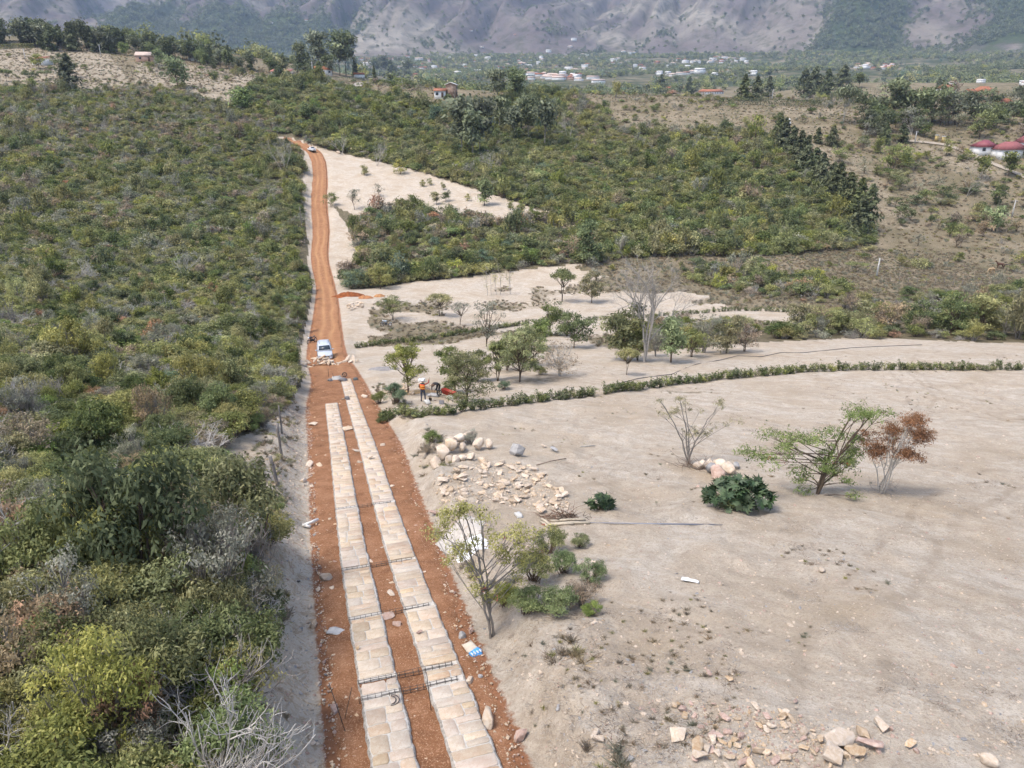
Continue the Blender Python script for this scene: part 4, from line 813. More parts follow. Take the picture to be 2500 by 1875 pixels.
TREES = [
 # px, base, top, width, shape, leaf, label, bark
 (960,782,725,76,'broad','mid','round-crowned small green tree beside the motorbike under it','d'),
 (1073,772,717,62,'umbrella','olive','flat-topped small tree with a leaning dark trunk','d'),
 (1123,794,738,60,'umbrella','grey','thin-leaved small tree between the flat-topped tree and the hedge','b'),
 (1188,846,735,82,'broad','grey','grey-green tree standing in the middle hedge row','b'),
 (996,962,838,100,'broad','mid','slender tree with hanging grey moss near the worker','b'),
 (1142,982,845,140,'bushy','mid','bushy dark green tree growing through the near hedge','b'),
 (1100,930,850,70,'broad','dark','tree behind the crouching worker','b'),
 (1215,930,830,60,'broad','mid','narrow green tree left of the large leafy tree','b'),
 (1268,932,795,120,'broad','mid','large leafy green tree in the middle of the clearing','b'),
 (1365,918,830,150,'bushy','brown','brownish fan-shaped bush with many pale stems','p'),
 (1345,820,740,80,'broad','dark','dark round-topped tree above the middle hedge','b'),
 (1400,850,765,100,'broad','dark','spreading dark tree beside the round-topped dark tree','b'),
 (1372,738,655,60,'umbrella','mid','small dark-trunked tree at the back of the clearing','d'),
 (1445,740,665,60,'broad','olive','loose pale green tree behind the clearing','b'),
 (1455,700,650,50,'bushy','grey','twiggy grey bush at the back of the clearing','b'),
 (1525,880,735,95,'broad','mid','moss-hung green tree left of the tall leafless tree','b'),
 (1530,915,850,60,'umbrella','olive','small sparse tree at the foot of the leafless tree','b'),
 (1638,885,765,72,'column','bright','fresh green upright tree right of the leafless tree','b'),
 (1720,862,755,95,'bushy','grey','grey leafless-looking bush in the row past the clearing','g'),
 (1775,862,765,90,'bushy','olive','olive bush in the row at the clearing edge','b'),
 (1815,858,775,80,'bushy','brown','brown-leaved bush in the row at the clearing edge','b'),
 (1945,820,735,80,'bushy','olive','pale yellowish bush at the start of the dense bush row','p'),
 (2010,815,745,110,'bushy','mid','rounded green bush early in the dense bush row','b'),
 (2090,815,735,110,'bushy','olive','wide olive bush in the dense bush row','b'),
 (2170,812,735,120,'bushy','brown','rust-topped bush in the dense bush row','b'),
 (2250,815,730,100,'bushy','dark','dark green bush in the dense bush row','b'),
 (2320,818,715,120,'bushy','dark','tallest dark bush in the dense bush row','b'),
 (2395,820,715,110,'bushy','olive','light green bush near the end of the bush row','b'),
 (2450,822,745,110,'bushy','grey','grey-green airy bush near the end of the bush row','g'),
 (2500,822,715,110,'bushy','mid','green bush at the right end of the bush row','b'),
 (1432,648,535,72,'column','bright','tall fresh green tree at the foot of the forested slope','b'),
 (1178,655,610,46,'broad','blue','round bluish green tree at the foot of the forested slope','b'),
 (1067,650,600,20,'column','yellow','slim yellow-green plant spike in the lower thicket','b'),
 (1183,502,440,36,'column','bright','green upright tree standing alone on the pale slope','d'),
 (1088,492,466,26,'broad','dark','small dark bush on the pale slope','d'),
 (1066,500,466,24,'broad','olive','small pale bush on the pale slope beside the dark one','b'),
 (890,428,402,26,'bushy','olive','small straw-green bush high on the pale slope','b'),
 (925,480,448,28,'broad','grey','small grey tree low on the pale slope','b'),
 (978,425,385,36,'bushy','olive','olive bush at the upper edge of the pale slope','b'),
 (1032,455,438,14,'bushy','olive','tiny leftmost bush in a pair on the pale slope','b'),
 (1049,452,434,14,'bushy','olive','tiny rightmost bush in a pair on the pale slope','b'),
 (1082,463,445,14,'broad','olive','tiny thin bush above the dark bush on the pale slope','b'),
 (1143,490,472,16,'bushy','olive','tiny bush left of the upright tree on the pale slope','b'),
 (1247,512,488,18,'bushy','mid','small bush near the tip of the pale slope','b'),
 (1270,530,495,16,'broad','olive','slim small tree at the tip of the pale slope','b'),
 (866,512,458,36,'broad','grey','grey small tree at the lower edge of the pale slope','b'),
 (808,505,470,40,'bushy','mid','bush hugging the right edge of the red road','b'),
 (868,705,655,70,'bushy','blue','bluish leafy bush by the red soil heap','b'),
 (930,705,640,80,'bushy','olive','pale green bush between the road bend and the pale strip','b'),
 (1110,960,880,70,'bushy','dark','dark bush left of the bushy hedge tree','b'),(1165,930,850,70,'bushy','mid','green bush behind the bushy hedge tree','b'),(1240,905,820,90,'bushy','mid','wide green bush behind the large leafy tree','b'),(1300,895,800,90,'bushy','mid','dense green bush right of the large leafy tree','b'),(1320,850,775,80,'bushy','bright','fresh green bush under the dark round-topped tree','b'),(1385,820,760,90,'bushy','dark','dark low bush at the middle hedge end','b'),
 (1600,870,790,60,'bushy','grey','grey twiggy bush behind the leafless tree trunk','g'),(1690,872,800,70,'bushy','mid','green bush right of the fresh upright tree','b'),(1555,880,800,60,'bushy','mid','dark green creeper bush hugging the leafless trunk','b'),
 # left
 (175,222,128,70,'conifer','conifer','large dark conifer standing alone on the dry meadow','d'),
 (165,190,140,50,'broad','dark','broad dark tree behind the lone conifer','d'),
 (435,215,136,74,'column','bright','bright green pointed tree left of the brick cottage hill','b'),
 (590,272,202,56,'column','bright','tapering bright green tree at the scrub edge above the road','b'),
 (745,292,250,34,'column','bright','small bright green tree in the forest left of the eucalypts','b'),
 (1065,305,255,40,'column','blue','soft bluish green tree below the unfinished house','b'),
 (250,118,82,28,'column','bright','bright green tree near the ridge wood','b'),(305,135,97,26,'column','bright','smaller bright green tree near the ridge wood','b'),
 (390,160,117,30,'column','bright','bright green tree right of the brick cottage','b'),
 (95,168,130,30,'broad','mid','round tree in front of the low farmhouse on the meadow','b'),
 (16,200,168,32,'umbrella','dark','small tree at the left end of the dry meadow','d'),(75,200,176,36,'umbrella','dark','pair-left small tree on the dry meadow','d'),(115,195,172,34,'umbrella','dark','pair-right small tree on the dry meadow','d'),
 (80,215,190,34,'broad','mid','low round tree at the lower edge of the dry meadow','d'),(145,160,132,34,'broad','dark','dark tree beside the low farmhouse','d'),
 (525,200,170,32,'broad','dark','dark bush tree on the meadow right of the bright pointed tree','d'),(370,175,150,28,'broad','mid','round tree below the brick cottage','b'),
 # eucalypts at mid height
 (1128,385,238,58,'euca','euca','tall slim eucalypt left of its twin below the ridge','g'),(1172,385,250,52,'euca','euca','tall eucalypt right of its twin below the ridge','g'),(1255,345,262,44,'euca','euca','eucalypt with a yellowish crown below the ridge','p'),(1220,320,240,46,'euca','euca','short eucalypt between the tall ones','p'),
 (1290,345,235,54,'euca','euca','leaning eucalypt right of the yellowish one','g'),(1330,360,245,44,'euca','euca','rightmost eucalypt of the slope group','g'),(1155,395,270,40,'euca','euca','thin eucalypt standing lowest on the slope','g'),
 (1260,240,166,56,'broad','bright','dense round bright tree on the ridge behind the brick houses','d'),(1215,250,170,46,'euca','euca','dark eucalypt left of the dense round tree','g'),(1290,262,210,56,'broad','euca','broad eucalypt below the dense round tree','g'),
 (780,175,78,40,'euca','euca','tall eucalypt left of the pair on the skyline','g'),(830,185,82,66,'euca','euca','thickest tall eucalypt on the skyline','d'),(845,185,92,50,'euca','euca','tall eucalypt on the skyline leaning right','d'),(738,180,105,36,'euca','euca','slim eucalypt left of the skyline group','g'),
 (955,188,145,32,'conifer','conifer','dark pointed conifer on the ridge left of the gate pillars','d'),(915,205,160,16,'conifer','conifer','narrow cypress on the ridge by the driveway','d'),(1065,228,200,10,'conifer','conifer','pencil cypress beside the unfinished house','d'),
 (960,218,188,48,'broad','dark','dark round tree left of the gate pillars','d'),(1000,222,198,36,'broad','dark','smaller dark round tree left of the gate pillars','d'),(885,235,215,44,'umbrella','dark','low spreading tree at the ridge forest edge','d'),
 (900,178,142,40,'broad','brown','bare brownish tree on the skyline behind the driveway','p'),(680,178,130,44,'broad','olive','pale green tree on the ridge by the reddish house','b'),
 (1613,225,180,46,'conifer','conifer','dark bushy conifer on the ridge left of the tiled house','d'),(1681,232,185,26,'conifer','conifer','narrow dark conifer beside the tiled house','d'),
 # right ridge
 (1815,245,179,51,'conifer','conifer','dark conifer at the left end of the ridge clump','d'),(1845,245,184,51,'conifer','conifer','second dark conifer of the ridge clump','d'),(1875,240,184,36,'conifer','conifer','slim conifer ending the ridge clump','d'),
 (1960,238,166,66,'conifer','conifer','tall dark conifer over the clipped ridge hedge','d'),(1985,238,160,75,'conifer','conifer','broad dark conifer over the clipped ridge hedge','d'),(2015,236,166,60,'conifer','conifer','right-hand conifer over the clipped ridge hedge','d'),(2055,220,156,66,'conifer','conifer','tall ragged conifer right of the ridge clump','d'),(2097,215,178,16,'euca','conifer','slim dark tree right of the ragged conifer','d'),
 (2058,300,212,72,'umbrella','euca','spreading eucalypt with a forked pale trunk','p'),(2110,300,225,60,'broad','euca','grey eucalypt behind the spreading one','g'),(2175,300,195,60,'euca','euca','tall dark eucalypt in the grove by the villas','d'),(2225,300,210,70,'broad','euca','broad dark eucalypt in the grove by the villas','d'),(2275,300,205,80,'broad','euca','dense dark eucalypt in the grove by the villas','d'),(2330,305,225,80,'broad','euca','rounded dark eucalypt at the end of the grove','d'),
 (2290,218,188,24,'conifer','conifer','pointed tree beside the red-roofed villa','d'),(2420,300,245,60,'broad','euca','dark tree below the red-roofed villas','d'),(2390,340,270,44,'broad','mid','green tree below the villa grove','b'),(2150,335,275,26,'conifer','euca','bluish cypress at the grove foot','d'),
 (2030,358,305,44,'conifer','conifer','dark green conifer behind the dirt field','d'),(1995,350,310,30,'conifer','conifer','small conifer behind the dirt field','d'),(2160,352,300,44,'conifer','conifer','dark conifer at the lane','d'),(2200,348,298,40,'conifer','conifer','second dark conifer at the lane','d'),(2255,335,300,28,'broad','dark','dark round tree by the lane pole','d'),
 (1898,298,272,30,'broad','dark','round bush on the brown slope','d'),(1960,300,275,36,'broad','grey','grey bush on the brown slope','b'),(1820,310,285,30,'column','olive','pale soft shrub on the brown slope','b'),
 (2420,565,505,44,'broad','bright','bright green round tree at the right slope edge','b'),(2395,440,380,40,'broad','mid','green tree on the dry slope left of the pink-roofed house','b'),(2180,420,350,60,'broad','mid','leafy tree at the top of the dry slope','b'),(2310,380,340,20,'broad','olive','slim tree near the lane on the dry slope','b'),(2460,430,370,26,'broad','mid','small tree in front of the pink-roofed house','b'),
 (2185,505,480,40,'broad','mid','dark shrub tree right of the conifer hedge','d'),(2340,640,615,26,'bushy','mid','small bush near the grazing horses','d'),(2290,560,535,36,'bushy','grey','grey bush on the dry slope','d'),(2240,600,570,40,'bushy','grey','grey-green bush on the lower dry slope','d'),
 (1850,655,628,50,'umbrella','dark','flat dark tree on the brown flat','d'),(1700,650,630,40,'umbrella','dark','small dark tree left on the brown flat','d'),(2090,665,640,60,'umbrella','mid','flat-topped tree right on the brown flat','d'),(1990,680,650,50,'bushy','yellow','yellowish bush on the brown flat','d'),(2200,650,625,44,'bushy','olive','rounded bush below the conifer hedge end','d'),
]
for t in TREES: tree(t[0], t[1], t[2], t[3], t[4], t[5], t[6], t[7])
for i in range(46):
    t_ = gt.uniform(0, 1); x = 2120+340*t_+gt.normal(0, 40); y = 395+190*t_+gt.normal(0, 26); kk = gt.choice(['mid', 'dark', 'olive', 'brown', 'grey'])
    tree(x, y, y-gt.uniform(16, 44), gt.uniform(26, 60), 'bushy' if gt.random() < .7 else 'broad', kk, {'mid': 'green', 'dark': 'dark green', 'olive': 'olive', 'brown': 'brown', 'grey': 'grey-green'}[kk]+' bush in the slanting belt on the right dry slope', 'b', 'bush', 'bushes of the right slope belt', 'bush_tree')
# row of conifers running down the right slope
CH = [(1895,345,300,44),(1915,362,322,46),(1935,380,330,46),(1952,398,352,44),(1968,415,368,48),(1988,432,385,50),(2003,452,400,50),(2022,470,418,52),(2042,490,430,54),(2060,512,446,58),(2085,535,462,60),(2110,560,478,64),(2098,575,500,56),(2040,480,440,40)]
for i, c in enumerate(CH):
    c = (c[0]+gt.uniform(-6, 6), c[1]+4, c[2]-gt.uniform(20, 40), c[3]*gt.uniform(1.1, 1.5))
    tree(*c, 'conifer', 'conifer', ['topmost', 'second', 'third', 'fourth', 'fifth', 'sixth', 'seventh', 'eighth', 'ninth', 'tenth', 'eleventh', 'twelfth', 'lowest', 'squat middle'][i]+' conifer from the top in the slanting row down the right slope', 'd', 'tree', 'conifers of the slanting row')
# wood on the left ridge and along the skyline
gr = np.random.default_rng(12)
for i in range(105):
    x = gr.uniform(-20, 560); base = np.interp(x, [0, 130, 250, 400, 560], [118, 122, 125, 138, 160])+gr.uniform(-14, 4); top = np.interp(x, [0, 90, 130, 200, 280, 400, 560], [42, 48, 62, 58, 70, 95, 118])+gr.uniform(-8, 18)
    k = gr.choice(['conifer', 'euca', 'broad'], p=[.42, .28, .3]); tree(x, base, min(top, base-14), gr.uniform(22, 42), k, 'conifer' if k != 'broad' else gr.choice(['dark', 'mid', 'euca']), {'conifer': 'dark conifer in the wood on the left ridge', 'euca': 'tall dark gum tree in the wood on the left ridge', 'broad': 'rounded dark tree in the wood on the left ridge'}[k], 'd', 'tree', 'trees of the left ridge wood')
for i in range(46):
    x = gr.uniform(480, 1000); base = np.interp(x, [480, 700, 1000], [165, 178, 190])+gr.uniform(-10, 6); k = gr.choice(['conifer', 'euca', 'broad'], p=[.2, .4, .4])
    tree(x, base, base-gr.uniform(22, 48), gr.uniform(18, 36), k, gr.choice(['euca', 'dark', 'conifer']), {'conifer': 'dark conifer along the skyline behind the meadow', 'euca': 'gum tree along the skyline behind the meadow', 'broad': 'rounded tree along the skyline behind the meadow'}[k], 'd', 'tree', 'trees along the skyline')
for i in range(50):
    x = gr.uniform(2110, 2520); base = gr.uniform(250, 335); k = gr.choice(['euca', 'broad', 'bushy'])
    tree(x, base, base-gr.uniform(30, 62), gr.uniform(34, 66), k, gr.choice(['euca', 'euca', 'dark', 'dark', 'grey', 'brown']), {'euca': 'gum tree among the gardens around the villas', 'broad': 'rounded tree among the gardens around the villas', 'bushy': 'bushy tree among the gardens around the villas'}[k], 'd', 'tree', 'garden trees by the villas')
# ------------------------------------------------------------------ clipped hedges and planted hedge rows
def hedge_plants():
    out = []
    for sd in range(4):
        g = np.random.default_rng(60+sd); paths = []; P = []
        for i in range(5):
            pts, d = wiggle((g.normal(0, .04), g.normal(0, .04), -.05), (g.normal(0, .25), g.normal(0, .25), 1), g.uniform(.55, .85), 4, g, .08); paths.append((pts, np.linspace(.012, .005, 5)))
            k = g.uniform(.25, 1, 34); P.append(np.stack([np.interp(k, np.linspace(0, 1, 5), pts[:, j]) for j in range(3)], 1)+g.normal(0, .07, (34, 3)))
        P = np.vstack(P); v, q, t = leaf_quads(P, P*[1, 1, 0]+[0, 0, .6], .13, .42, g, np.clip(g.normal(.5, .25, len(P)), 0, 1))
        tv, tq = poly_tubes(paths, 3); out.append((fol_mesh('foliage', LM['dark' if sd < 3 else 'mid'], v, q, t), mesh_np('stems', tv, tq, mats=[TWIGB])))
    return out
HP = hedge_plants()
def planted_row(line, n, size, label, group):
    W3 = [G(*q) for q in line]; P = np.array([[w.x, w.y] for w in W3]); sm = _smooth_line(np.c_[P, P[:, 0]*0], 12)[:, :2]; L = np.r_[0, np.cumsum(np.linalg.norm(np.diff(sm, axis=0), axis=1))]
    for i in range(n):
        if gt.random() < .02: continue
        s = L[-1]*(i+gt.uniform(.15, .85))/n; x = np.interp(s, L, sm[:, 0])+gt.normal(0, .05); y = np.interp(s, L, sm[:, 1])+gt.normal(0, .05)
        f, st = HP[gt.integers(0, 4)]; z = size*gt.uniform(.7, 1.2)
        o = obj('hedge_plant', None, None, on(x, y), gt.uniform(0, 6.28), (size*gt.uniform(1.1, 1.5),)*2+(z,)); obj('foliage', f, o); obj('stems', st, o); tag(o, label, 'hedge plant', group)
planted_row([(930,1022),(967,1018),(1058,1011),(1148,1000),(1257,989),(1400,973),(1480,961),(1599,946),(1748,928),(1897,915),(2017,906),(2245,903),(2500,904)], 165, 1.0, 'small leafy plant in the long near hedge row across the clearing', 'plants of the near hedge row')
planted_row([(866,850),(913,844),(985,837),(1058,828),(1148,814),(1239,799),(1293,790)], 86, 1.0, 'small leafy plant in the middle hedge row by the silver car', 'plants of the middle hedge row')
planted_row([(1425,784),(1540,777),(1634,771),(1748,762),(1848,759),(1947,763)], 66, 1.0, 'small leafy plant in the far hedge row behind the leafless tree', 'plants of the far hedge row')
def clipped(px0, py0, px1, py1, h, wd, leaf, label, n=2600):
    a = G(px0, py0); b = G(px1, py1); g = np.random.default_rng(int(px0)); u = g.uniform(0, 1, n); d = (b-a); d.z = 0; nr = Vector((-d.y, d.x, 0)).normalized()
    x = a.x+(b.x-a.x)*u; y = a.y+(b.y-a.y)*u; f = g.integers(0, 3, n); w = np.where(f == 0, g.uniform(-wd, wd, n), np.where(f == 1, wd, -wd)); hh = np.where(f == 0, h, g.uniform(0, h, n))*(1+.06*g.normal(0, 1, n))
    X = x+nr.x*w; Y = y+nr.y*w; P = np.stack([X, Y, Z(X, Y, False)+hh], 1); v, q, t = leaf_quads(P, np.stack([nr.x*w, nr.y*w, hh*0+.6], 1), .5, .5, g, np.clip(g.normal(.5, .25, n), 0, 1))
    v = v-np.array(a); o = obj('hedge', fol_mesh('hedge', LM[leaf], v, q, t), None, a); tag(o, label, 'hedge')
clipped(1755, 256, 2030, 262, 2.6, 1.0, 'conifer', 'long dark clipped hedge on the right ridge')
clipped(0, 120, 85, 117, 2.2, .8, 'yellow', 'yellow-green clipped hedge on the left ridge', 1200)
clipped(770, 192, 905, 196, 1.6, .8, 'conifer', 'low dark hedge along the driveway on the skyline', 1200)
# ------------------------------------------------------------------ castor-oil plants with large lobed leaves
def star_leaf():
    v = [[0, 0, 0]]; f = []
    for i in range(8):
        a = -2.5+5.0*i/7; r = 1.0-.12*abs(a); v += [[r*math.cos(a), r*math.sin(a), -.25*r], [.42*math.cos(a+.34), .42*math.sin(a+.34), .02]]
    n = len(v)-1; t = [[0, i, i+1] for i in range(1, n)]+[[0, n, 1]]
    me = mesh_np('leaf', np.array(v, float)*.30, None, t, mats=[LM['castor']], col=np.full((len(v), 3), .5)); return me
SL = [star_leaf()]
for tn in (.25, .8):
    m2 = SL[0].copy(); c = m2.color_attributes['Col']; c.data.foreach_set('color', np.tile([tn, tn, tn, 1.], len(m2.vertices)).astype(np.float32)); SL.append(m2)
def castor(px, py, rx, rz_, h, n, label, seed):
    p = G(px, py); g = np.random.default_rng(seed); o = obj('castor_plant', None, None, p); mb = MB()
    for i in range(n):
        a = g.uniform(0, 6.28); rr = math.sqrt(g.uniform(0, 1)); q = np.array([rx*rr*math.cos(a), rz_*rr*math.sin(a), h*(.12+.88*math.sqrt(1-rr*rr*.95))*g.uniform(.7, 1.05)])
        l = obj('leaf', SL[g.integers(0, 3)], o, q); out = Vector((math.cos(a)*rr, math.sin(a)*rr, .55)).normalized(); e = out.to_track_quat('Z', 'X').to_euler(); l.rotation_euler = (e.x+g.normal(0, .2), e.y+g.normal(0, .2), g.uniform(0, 6.28)); l.scale = (g.uniform(.7, 1.25),)*3
        mb.tube([[q[0]*.15, q[1]*.15, -.05], [q[0]*.6, q[1]*.6, q[2]*.6], q], [.02, .012, .006], 4)
    mb.build('stems', plain('castor_stem_%d' % seed, (.10, .11, .06, 1)), o); tag(o, label, 'plant')
castor(1800, 1235, 1.35, .9, 1.15, 190, 'large dark green castor-oil bush with star-shaped leaves by the boulder heap', 3)
castor(1465, 1243, .48, .4, .55, 34, 'small dark green castor-oil plant standing alone on the clearing', 5)
put_shrub(SH_NEAR, 'bright', 1, G(1772, 1240), .5, 1., .9, 'small bright green bush tucked into the castor bush', None)
put_shrub(SH_NEAR, 'blue', 0, G(1725, 1222), .28, 2., .7, 'tiny bluish weed at the foot of the castor bush', None)
# bushes at the foot of the feathery tree and other single bushes
for i, (x, y, k, s, lb) in enumerate(((1290,1500,'bright',.6,'green bush with white blossom below the feathery tree'),(1360,1495,'bright',.6,'fresh green bush at the right foot of the feathery tree'),(1440,1420,'bright',.5,'rightmost green bush of the clump by the feathery tree'),(1375,1400,'bright',.55,'round green bush in the middle of the clump'),(1300,1420,'mid',.65,'yellow-green bush behind the feathery tree'),(1420,1475,'brown',.55,'dry brown weed patch beside the green clump'),(1340,1350,'mid',.6,'loose yellow-green bush at the back of the clump'),(1230,1480,'mid',.55,'low bush around the feathery stems'),(1445,1500,'bright',.3,'little fresh weed below the green clump'),(1415,1335,'mid',.4,'low weed at the upper edge of the green clump'),
    (965,985,'blue',1.0,'bluish castor bush at the foot of the mossy tree'),(925,985,'mid',.7,'low green bush between the road and the mossy tree'),(1055,1080,'bright',.55,'bright green bush behind the round boulders'),(1150,1085,'grey',.6,'grass-grown bush among the round boulders'),(1045,1105,'brown',.5,'dry weed left of the round boulders'),(930,1034,'dark',.4,'dark weed at the road corner below the hedge'),(625,1165,'grey',.75,'grey-green bush on the bare patch by the fence posts'),(1230,950,'blue',.6,'bluish weed under the large leafy tree'),(1320,915,'olive',.6,'low weeds beside the fan-shaped bush'),(1925,1490,'straw2',.5,'tuft of dry grass on the open clearing'))):
    if k == 'straw2': continue
    put_shrub(SH_NEAR, k, i, G(x, y), s, gt.uniform(0, 6.28), gt.uniform(.8, 1.1), lb)
# explicit shrubs of the left foreground
for i, (x, y, k, s, hs, lb) in enumerate(((395,1420,'bare',1.25,1.25,'large leafless silvery bush in the left scrub'),(540,1760,'bare',1.2,1.3,'pale leafless bush over the left road bank'),(590,1560,'bare',.9,1.2,'thin leafless bush by the leaning fence post'),(150,1650,'red',1.1,1.2,'red-berried rust bush in the lower left scrub'),(60,1480,'brown',1.0,1.1,'brown withered bush at the left picture edge'),(300,1900,'yellow',.65,1.0,'small yellow-leaved bush at the lower picture edge'),(480,1240,'yellow',.95,1.,'bright yellow-green bush beside the bare patch'),(650,1330,'mid',.9,.9,'green bush leaning over the bank near the white pipe'),(680,1250,'bright',.45,.9,'fresh green weed on the bank above the white pipe'),(120,1280,'yellow',1.0,1.3,'tall yellow-green bush in the left scrub'),(560,1350,'olive',.95,1.,'olive bush right of the silvery leafless bush'),(130,1950,'mid',1.1,1.,'broad-leaved green bush in the lower left corner'),(500,1480,'olive',.9,1.1,'olive bush below the silvery leafless bush'),(660,1500,'dark',.6,.9,'dark weed on the left bank'),(230,1120,'dark',1.6,1.2,'big dark green bush in the left scrub'),(420,1130,'dark',1.3,1.1,'dark bush above the yellow-green bush'),(60,1130,'brown',1.4,1.1,'large russet bush at the left picture edge'),(520,1090,'brown',.9,1.3,'dry brown brush behind the bare patch'),(640,1040,'brown',.8,1.2,'dry brown brush at the fence'),(480,1010,'yellow',.9,.9,'yellow-green bush above the dry brush'))):
    put_shrub(SH_NEAR, k, i, G(x, y), s, gt.uniform(0, 6.28), hs, lb)
# ------------------------------------------------------------------ stone wheel tracks
def stone_mat(name, c1, c2, c3):
    k = NT(name); g = k.geo(); oi = k.n('ShaderNodeObjectInfo'); n1 = k.noise(g, 2.2, 4, .6, .5); n2 = k.noise(g, 30, 3, .7)
    c = k.ramp(n1, [(.32, c1), (.5, c2), (.68, c3)]); c = k.mix(k.ramp(n2, [(.52, (0, 0, 0)), (.66, (.6, .6, .6))]), c, (.40, .26, .17, 1)); c = k.mix(k.ramp(n2, [(.30, (.5, .5, .5)), (.4, (0, 0, 0))]), c, (.62, .54, .45, 1))
    gp = k.n('ShaderNodeNewGeometry').outputs['Position']; c = k.mix(k.ramp(k.noise(gp, 1.3, 6, .7), [(.50, (0, 0, 0)), (.70, (.55, .55, .55))]), c, (.38, .22, .13, 1))
    hs = k.n('ShaderNodeHueSaturation'); k.l(c, hs.inputs['Color']); k.l(k.math('MULTIPLY_ADD', oi.outputs['Random'], .26, .86), hs.inputs['Value']); k.l(k.math('MULTIPLY_ADD', k.math('FRACT', k.math('MULTIPLY', oi.outputs['Random'], 5.3)), .4, .75), hs.inputs['Saturation'])
    k.bump(n2, .6, .02); return k.fin(hs.outputs[0], .9, .15)
SM = [stone_mat('sandstone_cream', (.43, .345, .25), (.505, .42, .32), (.55, .48, .385)), stone_mat('sandstone_rose', (.42, .325, .235), (.49, .395, .305), (.54, .46, .37)), stone_mat('sandstone_ochre', (.42, .31, .20), (.49, .395, .28), (.54, .465, .36))]
MORTAR = plain('mortar', (.47, .44, .395, 1), .95, .1, sc=14)
CONC = plain('rough_concrete', (.30, .275, .245, 1), .95, .1, var=.35, sc=11)
STEEL = plain('rusty_steel', (.075, .062, .055, 1), .7, .3, .3, sc=20)
def sl(s, l):
    x, y = road_at(s); d = road_dir(s); return x+l*d[1], y-l*d[0]
_ss = np.arange(0, 80, .5); _tz = []
for s_ in _ss:
    aa = np.array([sl(np.array([s_+a]), np.array([b])) for a in (-1.5, 0, 1.5) for b in (-1.0, 0, 1.0)])[:, :, 0]; _tz.append(Z(aa[:, 0], aa[:, 1], False).mean())
_tz = np.convolve(np.pad(_tz, 3, 'edge'), np.ones(7)/7, 'valid')
def track_z(s): return np.interp(s, _ss, _tz)+.17
def s_at(py, l):
    s = np.linspace(0.2, 78, 1200); x, y = sl(s, np.full(s.size, l)); _, yy, _d = proj(x, y, track_z(s)); return float(np.interp(-py, -yy, s))
TW = .885; TC = .81
CAGE_PY = [1239, 1385, 1504, 1657, 1696]
CAGES = [s_at(py, -TC) for py in CAGE_PY]
def base_strip(name, c, s0, s1, seed):
    n = int((s1-s0)/.12); s = np.linspace(s0, s1, n); w = TW/2+.035+.035*fbm(s/.25, s*0, seed, 2); w2 = TW/2+.035+.035*fbm(s/.25, s*0+5, seed+1, 2); zt = track_z(s)
    prof = []
    for l, dz in ((c-w-.05, -.26), (c-w, -.035), (c-w+.04, -.012), (c+w2-.04, -.012), (c+w2, -.035), (c+w2+.05, -.26)):
        x, y = sl(s, np.broadcast_to(l, s.shape)); prof.append(np.stack([x, y, zt+dz], 1))
    slot = np.zeros(n)
    for cg in CAGES: slot = np.maximum(slot, (np.abs(s-cg) < .10)*1.0)
    for k in (2, 3): prof[k][:, 2] -= slot*.09
    V = np.stack(prof, 1).reshape(-1, 3); i = np.arange(n-1)[:, None]*6+np.arange(5)[None]; q = np.stack([i, i+1, i+7, i+6], -1).reshape(-1, 4)
    mi = np.tile([1, 1, 0, 1, 1], n-1); return struct(obj(name, mesh_np(name, V, q, mats=[MORTAR, CONC], mi=mi)))
def stone_mesh(o8, s8, org, h, mat):
    """o8,s8: lateral and along coordinates of the outline"""
    l = np.array(o8); s = np.array(s8); lc, sc_ = l.mean(), s.mean(); V = []
    for f, dz in ((1.0, -.10), (1.0, h-.008), (None, h)):
        if f is None: dl = lc+(l-lc)*(1-.012/max(.1, np.ptp(l)/2)); ds = sc_+(s-sc_)*(1-.012/max(.08, np.ptp(s)/2))
        else: dl, ds = l, s
        x, y = sl(ds, dl); V.append(np.stack([x, y, track_z(ds)+dz], 1))
    n = len(l); V = np.vstack(V); q = [[r*n+j, r*n+(j+1) % n, (r+1)*n+(j+1) % n, (r+1)*n+j] for r in (0, 1) for j in range(n)]
    cx, cy_ = sl(np.array([sc_]), np.array([lc])); V = np.vstack([V, [[cx[0], cy_[0], track_z(sc_)+h+.002]]]); t = [[3*n, 2*n+j, 2*n+(j+1) % n] for j in range(n)]
    return mesh_np('stone', V-np.array(org), q, t, [mat])
